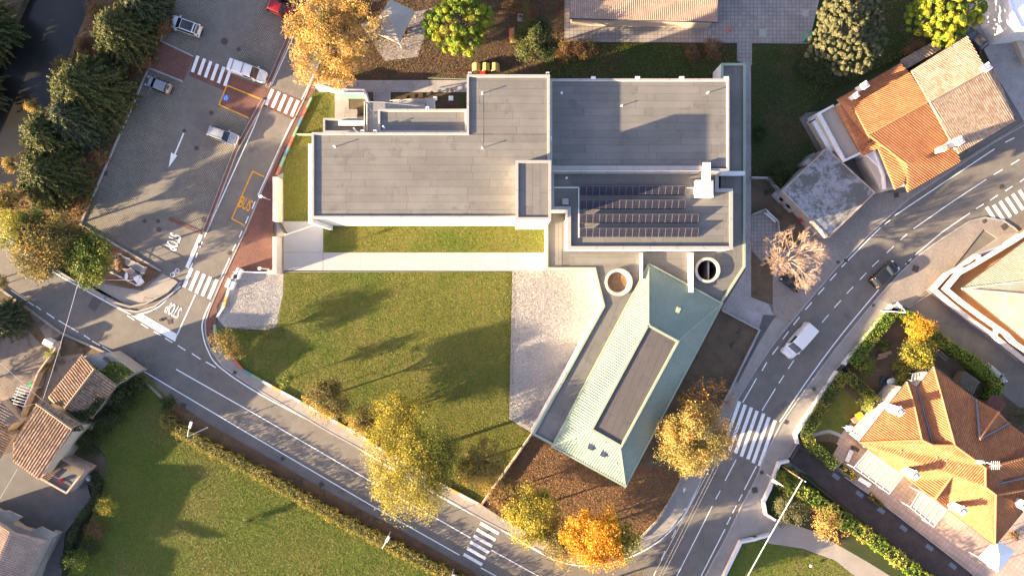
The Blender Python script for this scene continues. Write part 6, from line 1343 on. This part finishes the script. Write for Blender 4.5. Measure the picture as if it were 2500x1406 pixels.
def car(label, nose, tail, tab, paintm, wd_m=1.8, hs=1.0, zref=.8, name='parked_car', cat='car', glass=None, roofm=None, bars=False, group=None):
    a, b = W(*tail, zref), W(*nose, zref); L_ = (b-a).length; ang = math.atan2(b.y-a.y, b.x-a.x); c = (a+b)/2; c.z = 0
    r = thing(name, label, cat, (0, 0, 0), group); glass = glass or m_glass
    def T(x, t, up=0.0):
        z0, z1, w0, w1 = lerp_tab(tab, x); return Vector((x*L_, t*w1*wd_m, (z1 - .035*t*t*1.0)*hs + up))
    def Gs(x, v, s, out=0.0):
        z0, z1, w0, w1 = lerp_tab(tab, x); w = w0 + (w1-w0)*v; return Vector((x*L_, s*(w*wd_m + out), (z0 + (z1-z0)*v)*hs))
    xs = sorted(set([t[0] for t in tab] + list(np.linspace(-.48, .48, 25)))); mb = MB(); rows = []
    for x in xs:
        z0, z1, w0, w1 = lerp_tab(tab, x); row = []
        for s in (-1, 1):
            side = [Vector((x*L_, s*w0*wd_m*.95, .24)), Vector((x*L_, s*w0*wd_m*1.0, .5*(z0*hs+.24))), Vector((x*L_, s*w0*wd_m*.985, z0*hs*.97)), Gs(x, 0, s), Gs(x, .9, s), T(x, s), T(x, s*.75)]
            row.append(side)
        rows.append(row[0] + [T(x, -.35), T(x, 0), T(x, .35)] + row[1][::-1])
    n = len(rows[0]); vs = [p for r_ in rows for p in r_]; fs = [(i*n+j, i*n+j+1, (i+1)*n+j+1, (i+1)*n+j) for i in range(len(rows)-1) for j in range(n-1)]
    fs += [tuple(range(n-1, -1, -1)), tuple((len(rows)-1)*n + k for k in range(n))]; mb.add(vs, fs)
    M_ = Matrix.Translation(c) @ Matrix.Rotation(ang, 4, 'Z')
    def part(nm, m_, mt, par=r, smooth=True):
        o = mk(nm, m_, mt, par, smooth=smooth); return o
    body = part('body', mb, paintm)
    def grid(f, U, V, nm, mt, par=r):
        g = MB(); vs = [f(u, v) for u in U for v in V]; k = len(V); g.add(vs, [(i*k+j, i*k+j+1, (i+1)*k+j+1, (i+1)*k+j) for i in range(len(U)-1) for j in range(k-1)]); return part(nm, g, mt, par)
    ks = [t[0] for t in tab]; isv = tab is VAN
    f0, f1 = (.16, .305) if isv else ((.075, .232) if tab is HATCH else (.06, .217))
    grid(lambda x, t: T(x, t, .012), np.linspace(f0, f1, 5), np.linspace(-.93, .93, 5), 'windscreen', glass)
    if not isv:
        r0, r1 = (-.462, -.355) if tab is HATCH else (-.478, -.435); grid(lambda x, t: T(x, t, .012), np.linspace(r0, r1, 4), np.linspace(-.86, .86, 5), 'rear_window', glass)
    for s in (-1, 1):
        x0, x1 = (-.02, .20) if isv else (-.40, .16)
        grid(lambda x, v: Gs(x, v, s, .012), np.linspace(x0, x1, 8), [.12, .55, .88], 'side_window', glass)
        q = lerp_tab(tab, f1-.03); mb = MB(); mb.obox((( f1-.05)*L_, s*(q[2]*wd_m + .10), q[0]*hs), (.16, .20, .13), 0); part('mirror', mb, paintm, smooth=False)
        w0 = lerp_tab(tab, .45)[2]*wd_m; mb = MB(); mb.obox((.452*L_, s*(w0-.16), lerp_tab(tab, .452)[1]*hs - .07), (.30, .26, .09), s*-.35, 0); part('headlight', mb, m_lamp)
        mb = MB(); mb.obox((-.478*L_, s*(lerp_tab(tab, -.478)[2]*wd_m - .10), (.72 if not isv else .95)*hs), (.16, .16, .26), 0); part('tail_light', mb, m_tail)
        for xw in (-.31, .315):
            wv = lerp_tab(tab, xw)[2]*wd_m; ty = MB().tube((xw*L_, s*(wv-.20), .32), (xw*L_, s*(wv+.01), .32), .32, .32, 16); o = part('wheel', ty, m_tyre, smooth=False)
            part('rim', MB().tube((xw*L_, s*(wv+.0), .32), (xw*L_, s*(wv+.02), .32), .2, .2, 10), m_rim, o, smooth=False)
    if roofm: grid(lambda x, t: T(x, t, .014), np.linspace(-.32, .05, 5), np.linspace(-.88, .88, 5), 'glass_roof', roofm)
    if tab is ESTATE or bars == 'rails':
        for s in (-1, 1): part('roof_rail', MB().path([T(-.38, s*.93, .04), T(-.1, s*.93, .06), T(.04, s*.93, .04)], .022, 4), m_trim)
    if bars is True:
        for x in (-.36, -.08): part('roof_bar', MB().tube(T(x, -.95, .08), T(x, .95, .08), .035), m_trim)
    part('bumper', MB().ribbon([(-.497*L_, -.36*wd_m), (-.502*L_, 0), (-.497*L_, .36*wd_m)], .07, .3, .52), m_trim, smooth=False)
    part('grille', MB().ribbon([(.493*L_, -.2*wd_m), (.500*L_, 0), (.493*L_, .2*wd_m)], .05, .32, .5), m_trim, smooth=False)
    # place the finished car
    r.location = c; r.rotation_euler = (0, 0, ang)
    return r
pc = 'cars standing in the car park'
p_white = paint('white_car_paint', (.62,.62,.61)); p_silver = paint('silver_car_paint', (.30,.31,.33), .35); p_grey = paint('grey_car_paint', (.22,.225,.24), .35); p_red = paint('red_car_paint', (.22,.008,.012)); p_black = paint('black_car_paint', (.012,.013,.015)); p_navy = paint('navy_car_paint', (.02,.024,.045))
car('white car with black glass roof in the topmost bay beside the conifers', (413,50), (489,77), HATCH, p_white, 1.86, 1.05, roofm=m_glass, group=pc)
car('small grey hatchback alone in the left bay under the conifers', (356,196), (416,220), HATCH, p_grey, 1.7, .98, group=pc, roofm=None)
car('silver estate car with roof rails in the bay beside the side street', (580,344), (508,318), ESTATE, p_silver, 1.78, 1.0, group=pc)
car('red car near the top edge of the car park', (715,36), (651,10), HATCH, p_red, 1.75, 1.0, group=pc, glass=m_glass)
car('dark blue car cut by the top edge next to the red one', (737,6), (675,-20), HATCH, p_navy, 1.75, 1.0, group=pc)
car('white van with two roof bars parked beside the disabled bay', (646,188), (559,158), VAN, p_white, 1.86, 1.02, name='parked_van', cat='van', bars=True, zref=1.2)
car('white van driving down the right hand road', (1921,868), (1984,796), VAN, p_white, 2.05, 1.12, name='moving_van', cat='van', zref=1.2)
car('dark car driving up the right hand road into the shadow', (2189,644), (2132,694), HATCH, p_black, 1.8, 1.0, name='moving_car')
car('dark car half hidden under the corner of the pale tiled roof', (2355,72), (2402,122), HATCH, p_navy, 1.8, 1.0)
car('dark car parked beneath the leafless pale tree', (1912,672), (1955,704), HATCH, p_black, 1.7, 1.0)
car('silver car on the drive behind the villa garden hedge', (2453,940), (2399,893), HATCH, p_silver, 1.8, 1.0)
# ---------------------------------------------------------------- street furniture
def lamp(label, base, h, arm, group=None, globe=False):
    """arm: offset on the plan (units of the plan) from the mast to the lamp head"""
    b = W(*base, 0); r = thing('street_lamp', label, 'street lamp', (b.x, b.y, 0), group)
    mk('mast', MB().tube((b.x, b.y, 0), (b.x, b.y, h), .07, .05, 8), m_pole, r); mk('base', MB().tube((b.x, b.y, 0), (b.x, b.y, .35), .11, .10, 8), m_pole, r)
    if globe:
        mb = MB(); c = Vector((b.x, b.y, h))
        for z in (0,): mb.dome((b.x, b.y, h+.22), .24, .24, .24, 12, 4)
        mb.tube((b.x, b.y, h), (b.x, b.y, h+.22), .12, .24, 12); mk('lamp_globe', mb, m_white_m, r); return r
    e = Vector((b.x + arm[0]/S, b.y - arm[1]/S, h + .25)); mk('arm', MB().path([(b.x, b.y, h), (b.x*.6+e.x*.4, b.y*.6+e.y*.4, h+.3), e], .045, 6), m_pole, r)
    a = math.atan2(e.y-b.y, e.x-b.x); mb = MB().obox((e.x, e.y, e.z-.1), (.85, .34, .14), a); mb.obox((e.x, e.y, e.z+.04), (.7, .26, .06), a); mk('lamp_head', mb, m_white_m, r); mk('lens', MB().obox((e.x, e.y, e.z-.12), (.6, .26, .02), a), m_lamp, r); return r
sg = 'street lamps along the roads'
lamp('street lamp standing at the near end of the long hedge', (507,1043), 6.1, (9,-28), sg)
lamp('street lamp in the middle of the long hedge before the short crossing', (953,1298), 6.1, (13,-22), sg)
lamp('street lamp at the bottom edge beyond the short crossing', (1107,1388), 6.1, (9,-24), sg)
lamp('street lamp with long arm above the upper garden wall', (2151,759), 6.2, (-18,-17), sg)
lamp('street lamp over the white wall bend by the green bush', (1872,1157), 6.2, (-22,-12), sg)
lamp('globe lamp standing on the red pavement near the bus stop', (659,488), 3.4, None, 'globe lamps on the red pavement', True)
lamp('globe lamp beside the lower end of the entrance wall', (657,657), 3.4, None, 'globe lamps on the red pavement', True)
def pole(label, base, h, r_=.11, m=None):
    b = W(*base); r = thing('utility_pole', label, 'utility pole', (b.x, b.y, 0)); mk('mast', MB().tube((b.x, b.y, 0), (b.x, b.y, h), r_, r_*.7, 8), m or m_wood, r)
    mk('crossbar', MB().tube((b.x-.5, b.y+.3, h-.4), (b.x+.5, b.y-.3, h-.4), .05), m or m_wood, r)
    for s in (-1, 0, 1): mk('insulator', MB().tube((b.x+.4*s, b.y-.25*s, h-.35), (b.x+.4*s, b.y-.25*s, h-.1), .06), m_white_m, r)
    return Vector((b.x, b.y, h-.2))
t1 = pole('wooden utility pole rising out of the bush at the white wall bend', (1907,1136), 7.4)
def cable(label, pts, r_=.02, m=None, sag=.0):
    P = []
    for a, b in zip(pts[:-1], pts[1:]):
        a, b = Vector(a), Vector(b)
        for k in range(8): t = k/8; p = a.lerp(b, t); p.z -= 4*sag*t*(1-t); P.append(p)
    P.append(Vector(pts[-1])); return mk('overhead_cable', MB().path(P, r_, 4), m or m_pole, label=label, cat='cable')
cable('thick pale cable running from the utility pole to the bottom edge', [t1, W(1822,1412,7.0), W(1780,1500,6.8)], .07, sag=.1)
for k, (x0, x1) in enumerate(((1762,1577), (1770,1592), (1778,1600))):
    cable(('first', 'second', 'third')[k] + ' of three thin wires above the right hand road, counted from the left', [W(x0+22,1046,7), W(x1,1440,7)], .016, m_steel)
cable('thin wire over the farmhouse lane from the road corner', [W(205,640,6), W(188,700,6), W(105,974,6)], .02, sag=.2)
cable('thin wire crossing the gravel yard to the farmhouse', [W(-30,860,5.5), W(105,978,5.5)], .02)
cable('thin cable along the verge beside the road junction', [W(190,683,4.5), W(335,684,4.0)], .025)
cable('white wire running along the lower farmhouse yard', [W(42,1145,4.5), W(0,1216,4.5)], .02)
def sign(label, base, h, col, disc=.3, face=0.0, back=None):
    b = W(*base); r = thing('road_sign', label, 'road sign', (b.x, b.y, 0)); mk('post', MB().tube((b.x, b.y, 0), (b.x, b.y, h), .035, .035, 6), m_steel, r)
    d = Vector((math.cos(face), math.sin(face), 0)); p = Vector((b.x, b.y, h-.1)) + d*.05; mk('sign_plate', MB().tube(p, p + d*.03, disc, disc, 16), col, r)
    mk('sign_border', MB().tube(p + d*.031, p + d*.036, disc*.72, disc*.72, 16), m_white_m, r); return r
sign('no entry road sign at the end of the car park median', (488,563), 2.4, MATS['red_plastic'], face=AST)
sign('red rimmed road sign on the curved low wall', (372,728), 2.2, MATS['red_plastic'], face=-.5)
sign('blue road sign at the bottom of the curved low wall', (277,728), 2.2, MATS['blue_paint'], face=2.2)
sign('white round road sign on the pavement of the right hand road', (1662,1184), 2.4, m_white_m, disc=.34, face=2.7)
for x, y, lab in ((726,288,'first thin post from the top beside the coloured low wall'), (745,245,'thin post at the school side of the striped crossing'), (712,350,'thin post where the coloured wall turns orange'), (545,736,'thin bent post on the white and orange wall')):
    b = W(x, y); mk('bollard_post', MB().tube((b.x, b.y, 0), (b.x, b.y, 1.1), .05, .05, 6), m_dark, label=lab, cat='post')
# planters and notice boards by the gate
for x, y, l, w_, lab, mm in ((580,668,1.5,.7,'upper white notice box where the plaza fence turns','w'), (572,678,1.0,.8,'blue grey cabinet between the two white notice boxes','b'), (562,693,1.3,1.1,'lower white notice box at the plaza fence corner','w')):
    p = W(x, y, .9); o = thing('notice_box', lab, 'box', (p.x, p.y, 0)); mk('body', MB().obox((p.x, p.y, .1), (l, w_, .95), AST), m_white_m if mm == 'w' else m_steel, o); mk('frame', MB().obox((p.x, p.y, 1.05), (l*1.05, .08, .05), AST), m_dark, o)
f = thing('rail_fence', 'white rail fence between the red plaza and the small gravel corner', 'fence', W(620, 664))
mk('rail', MB().path([W(574,663,1.1), W(655,665,1.1)], .06, 6), m_white_m, f); mk('rail', MB().path([W(574,664,.6), W(655,666,.6)], .04, 6), m_white_m, f)
for x in range(576, 660, 13): p = W(x, 664); mk('post', MB().tube((p.x, p.y, 0), (p.x, p.y, 1.1), .04), m_white_m, f)
# fenced underpass stairs by the junction
u = thing('fenced_pit', 'fenced stair pit with rails and odd white pieces beside the junction', 'stair pit', W(330, 660))
Q = WP([(297,620),(360,653),(342,697),(277,664)]); mk('pit_floor', MB().prism([p.xy for p in Q], 0, .075), m_asph2, u)
for k in range(6): a, b = Q[0].lerp(Q[3], .06+k*.06), Q[1].lerp(Q[2], .06+k*.06); mk('step', MB().ribbon([a.xy, b.xy], .16, .07, .12 + k*.01), m_north, u)
mb = MB()
for z in (.55, 1.05): mb.path([Vector((*p.xy, z)) for p in Q + [Q[0]]], .035, 5)
mk('handrail', mb, m_steel, u)
for a, b in zip(Q, Q[1:] + [Q[0]]):
    for t in (0, .33, .66): p = a.lerp(b, t); mk('post', MB().tube((p.x, p.y, 0), (p.x, p.y, 1.1), .04), m_white_m, u)
mk('stone_slab', MB().prism([p.xy for p in WP([(300,655),(318,656),(324,653),(332,664),(328,672),(316,668)])], .05, .5), mat('pink_stone', (.40,.30,.27), (.32,.24,.21), 1, .9, .1), u)
mk('stone_slab', MB().prism([p.xy for p in WP([(318,668),(337,666),(330,681),(320,680)])], .05, .35), mat('pink_stone', (0,0,0)), u)
mk('brown_mound', MB().dome((*W(294,645).xy, .05), .9, 1.3, .35, 10, 3), m_leafsoil, u)  # mound is a low heap of brown leafy soil
mk('white_cover', MB().dome((*W(313.5,674).xy, .5), .26, .5, .15, 12, 3).tube((*W(313.5,674).xy, .05), (*W(313.5,674).xy, .5), .05), m_white_m, u)
mk('white_cover', MB().obox(tuple(W(343,684, 0).xy) + (.05,), (.75, 1.25, .7), .6), m_white_m, u)
for pts in ([(357,658),(394,662),(378,678),(350,690)], [(285,684),(330,688),(334,700),(318,703),(300,695)]): mk('planted_corner', MB().prism([p.xy for p in WP(pts)], 0, .16), m_leafsoil, u)
# playground pieces and odd things in the north garden
pl = thing('play_tunnels', 'three yellow play half barrels in a row on a base', 'play equipment', W(1188, 163))
mk('base', MB().prism([p.xy for p in WP([(1155,172),(1222,172),(1222,175),(1155,175)])], .1, .2), m_wood, pl)
m_yel = mat('yellow_plastic', (.52,.36,.10), (.46,.31,.08), 2, .6, .05)
for x in (1163, 1186, 1209):
    mb = MB(); n = 8
    a = W(x, 155, .6); b = W(x, 174, .6)
    for k in range(n):
        t0, t1 = math.pi*k/n, math.pi*(k+1)/n; q = [(a.x - .62*math.cos(t), z_y, .12 + .85*math.sin(t)) for t in (t0, t1) for z_y in (a.y, b.y)]; mb.add(q, [(0,1,3,2)])
    mk('half_barrel', mb, m_yel, pl)
mk('stool', MB().obox((*W(1179,181).xy, .1), (.7, .5, .45), 0), MATS['red_plastic'], label='small red box in front of the yellow play tunnels', cat='box')
b = thing('play_bench', 'orange L-shaped play bench with small toys beside the round dark tree', 'bench', W(1252, 88))
mk('seat', MB().prism([p.xy for p in WP([(1243,74),(1256,71),(1255,98),(1243,98)])], .1, .5), mat('orange_plastic', (.50,.16,.06), (.44,.14,.05), 1, .6, .05), b); mk('toy_tray', MB().prism([p.xy for p in WP([(1245,98),(1267,99),(1267,105),(1245,106)])], .1, .35), m_yel, b)
for x, y in ((1254,81),(1250,102),(1262,102)): mk('toy', MB().dome((*W(x,y).xy, .5), .13, .13, .12, 8, 3), mat('teal_plastic', (.08,.40,.36), None, 1, .5, 0), b)
g = thing('well_box', 'white square concrete block with a dark hole in the north garden', 'block', W(1270, 46)); mk('block', MB().obox((*W(1270,46).xy, .1), (.75, .95, .5), 0), m_kerb, g); mk('hole', MB().tube((*W(1270,44).xy, .6), (*W(1270,44).xy, .61), .2, .2, 12), m_dark, g)  # shade of the hole imitated by a dark disc on the solid block
mk('traffic_toy', MB().obox((*W(1779,73).xy, .12), (1.0, .3, .2), .9), MATS['orange_plastic'], label='small orange bar lying on the grey paving', cat='toy')
wb = thing('waste_bin', 'green and white recycling bin beside the round silvery evergreen', 'bin', W(1966, 95)); p = W(1967, 94); mk('body', MB().obox((p.x, p.y, .1), (1.1, .9, 1.1), 1.5), mat('green_bin_plastic', (.06,.30,.20), None, 1, .5, 0), wb); mk('lid', MB().obox((p.x-.35, p.y, 1.2), (.9, .5, .06), 1.5), m_conc, wb)
mk('manhole_frame', MB().obox((*W(1861,82).xy, .1), (.95, 1.2, .035), 0), m_gcop, kind='structure')
mk('ground_hatch', MB().obox((*W(1966,34).xy, .1), (1.0, 1.0, .06), 0), m_kerb, kind='structure')
for x, y, s_ in ((1063,242,.55),(1101,241,.65)): mk('ground_hatch', MB().obox((*W(x,y).xy, .1), (s_, s_, .08), 0), m_white_m, kind='structure')
mk('fence', MB().path([W(1045,191,1.0), W(1140,194,1.0)], .035, 5), m_gcop, label='thin green rail along the north path', cat='fence')
# gardens: walls, gates, furniture
def gwall(label, line, h, w_=.38, m=None): return mk('garden_wall', MB().ribbon(WP(line), w_, .05, h), m or m_plaster, label=label, cat='wall')
gwall('white garden wall along the road in front of the dark clipped hedge', [(2039,905),(1937,1058),(1942,1080)], .9)
gwall('white garden wall in front of the bright upper hedge', [(2054,889),(2172,745)], .9)
gwall('short white wall top at the upper garden corner', [(2172,745),(2200,757)], .9)
gwall('white angular wall on both sides of the pebbled drive mouth', [(1921,1122),(1898,1127),(1875,1190),(1860,1220),(1865,1251),(1888,1265)], .9, .34)
gwall('white wall at the mouth of the beige path', [(1877,1300),(1836,1312),(1805,1318),(1762,1406),(1745,1440)], .9, .34)
for line in ([(2040,902),(2053,889)], [(1946,1083),(1926,1115)]):
    g = thing('driveway_gate', 'closed dark gate ' + ('between the two garden wall sections' if line[0][0] == 2040 else 'at the top of the pebbled drive'), 'gate', W(*line[0])); mk('frame', MB().ribbon(WP(line), .08, .1, 1.2), m_dark, g)
    for z in (.5, .9): mk('rail', MB().path([W(*line[0], z), W(*line[1], z)], .06, 5), m_steel, g)
mk('field_fence', MB().path([W(2290,705,.5), W(2216,752,.5)], .05, 5), m_kerb, label='low pale kerb rail at the forecourt end of the drive', cat='rail')
gwall('low dark wall between the patio and the pebbled drive', [(2060,1162),(2150,1226),(2300,1342),(2420,1436)], .4, .16, m_north)
gwall('thin wall at the lawn side of the pebbled drive', [(1935,1140),(2080,1258),(2220,1368),(2310,1440)], .35, .14, m_darksoil)
for x, y in ((2040,1162),(2098,1205),(2150,1245),(2205,1288),(2268,1335),(2325,1380)): mk('drain_grate', MB().obox((*W(x, y).xy, .1), (1.15, .6, .03), -.65), m_lead, kind='structure')
t = thing('garden_table', 'white oval garden table with dark chairs at the north corner of the villa', 'table', W(2171, 930))
mk('table_top', MB().dome((*W(2171,930).xy, .72), .75, .5, .05, 16, 2), m_white_m, t); mk('leg', MB().tube((*W(2171,930).xy, .1), (*W(2171,930).xy, .72), .08), m_white_m, t)
for i, (x, y, a, lab) in enumerate(((2156,924,2.4,'dark blue garden chair left of the oval table'), (2160,936,2.9,'dark blue garden chair at the lower left of the oval table'), (2152,930,2.6,'dark garden chair furthest from the oval table'), (2180,941,5.5,'dark garden chair right of the oval table'))):
    p = W(x, y, .4); c = thing('garden_chair', lab, 'chair', (p.x, p.y, 0), 'chairs round the oval garden table'); mb = m_p = mat('blue_plastic_chair', (.03,.07,.11), None, 1, .6, 0)
    mk('seat', MB().obox((p.x, p.y, .42), (.46, .46, .05), a), mb, c); mk('backrest', MB().obox((p.x + .22*math.cos(a), p.y + .22*math.sin(a), .45), (.05, .46, .42), a), mb, c)
    for sx in (-1, 1):
        for sy in (-1, 1): q = (p.x + .18*(sx*math.cos(a) - sy*math.sin(a)), p.y + .18*(sx*math.sin(a) + sy*math.cos(a))); mk('leg', MB().tube((*q, .1), (*q, .42), .02), mb, c)
for x, y, l, w_, h_, a, mm, lab, ct in ((2097,1014,.85,.7,.9,.6,'y','yellow box beside the west awning of the villa','box'), (2088,1024,.9,.8,.7,.6,'b','brown box next to the yellow one on the patio','box'), (2160,864,1.9,.45,.5,.3,'b','long timber planter in the dark garden bed','planter'), (2154,872,1.5,.35,.4,.3,'b','second timber planter just below the long one','planter'), (2190,962,2.0,.9,.9,.62,'c','pale stone bench wall by the north wing of the villa','bench'), (2072,1045,.8,.8,.75,0,'w','round white garden stand west of the villa','stand')):
    p = W(x, y, .5); mk('garden_box' if ct != 'bench' else 'stone_bench', MB().obox((p.x, p.y, .1), (l, w_, h_), a), {'y': mat('yellow_box_plastic', (.62,.42,.03), None, 1, .5, 0), 'b': mat('brown_box', (.30,.19,.12), None, 1, .8, .1), 'c': m_conc, 'w': m_white_m}[mm], label=lab, cat=ct)
for x, y, lab in ((2110,1176,'white lounger lying on the patio south of the canopy'), (2073,1112,'white lounger with pillow beside the dark barbecue')):
    p = W(x, y, .3); a = -.55 if x == 2110 else 1.15; r = thing('sun_lounger', lab, 'sun lounger', (p.x, p.y, 0), 'loungers on the villa patio'); mk('mattress', MB().obox((p.x, p.y, .3), (1.8, .6, .1), a), m_white_m, r); mk('headrest', MB().obox((p.x + .7*math.cos(a), p.y + .7*math.sin(a), .4), (.4, .55, .1), a), m_white_m, r)
    for s in (-1, 1): q = (p.x + s*.6*math.cos(a), p.y + s*.6*math.sin(a)); mk('leg', MB().tube((*q, .12), (*q, .3), .05), m_pole, r)
r = thing('barbecue', 'black barbecue on the patio near the villa west corner', 'barbecue', W(2090, 1096)); p = W(2089, 1095, .8); mk('lid', MB().obox((p.x, p.y, .75), (.9, .55, .25), -.6), m_trim, r); mk('stand', MB().obox((p.x, p.y, .12), (.7, .4, .63), -.6), m_dark, r)
gs = thing('stepping_stones', 'curved row of stepping stones between the two small lawns', 'paving', W(2010, 1060))
for k in range(12):
    t = k/11; x = 1987 + 66*t; y = 1061 - 9*math.sin(t*2.4) + 20*max(0, t-.55)**1.0; p = W(x, y); mk('stone', MB().obox((p.x, p.y, .1), (.40, .48, .06), .3 - t*1.2), m_path, gs)
sh = thing('garden_shed', 'grey ribbed shed roof behind the tall hedge of the villa', 'shed', W(2365, 930)); roof_face(sh, [W(2356,905,2.2), W(2393,932,2.2), W(2375,962,2.0), W(2338,938,2.0)], (-.5, -.85), mat('old_grey_sheet', (.12,.115,.09), (.09,.085,.07), 1, .8, .1), sp=.3, rh=.04, kind='tile'); walls(sh, [W(2356,905,2), W(2393,932,2), W(2375,962,2), W(2338,938,2)], 1.95, m_wood, .1)
sh = thing('garden_shed', 'dull red shed roof behind the villa at the hedge end', 'shed', W(2430, 990)); roof_face(sh, [W(2425,962,2.3), W(2457,987,2.3), W(2440,1010,2.1), W(2408,985,2.1)], (-.5, -.85), mat('dull_red_sheet', (.15,.07,.055), None, 1, .8, .1), sp=.35, rh=.04); walls(sh, [W(2425,962,2.1), W(2457,987,2.1), W(2440,1010,2), W(2408,985,2)], 2.05, m_wood, .1)
lp = thing('lean_ladder', 'grey ladder lying beside the garden shed', 'ladder', W(2300, 862)); a, b = W(2285,858,.3), W(2308,880,.3)
for s in (0, .45): mk('rail', MB().tube(a + Vector((s, s*.6, 0)), b + Vector((s, s*.6, 0)), .03), m_steel, lp)
for k in range(8): p = a.lerp(b, k/7); mk('rung', MB().tube(p, p + Vector((.45, .27, 0)), .025), m_steel, lp)
gp = W(1976, 1377); mk('garden_lamp', MB().dome((gp.x, gp.y, .5), .2, .2, .15, 10, 3).tube((gp.x, gp.y, .1), (gp.x, gp.y, .5), .03), m_white_m, label='small white garden lamp on the lower right lawn', cat='garden lamp')
for x, y, lab in ((1229,1266,'small white roadside post where the grey low wall begins'),): p = W(x, y); mk('bollard_post', MB().tube((p.x, p.y, 0), (p.x, p.y, .9), .09, .09, 8), m_white_m, label=lab, cat='post')
# bushes that hide the canal edge
for x, y, rp, lab in ((232,22,20,'yellowish bush at the canal edge near the top'), (205,110,20,'yellow brown bush at the canal edge below the top conifer'), (150,160,20,'small bush at the canal edge beside the big conifer'), (80,260,20,'pale bush overhanging the canal'), (30,400,24,'dark bush at the canal edge by the lowest conifer'), (12,470,24,'reddish bush where the canal leaves the picture')):
    broadleaf(lab, x, y, rp, 1.6, 'brown' if x > 100 else 'olive', 'bushes at the canal edge', leaf=.16, cat='bush', name='bush', mixf=.5, flat=.5, dens=1.1)
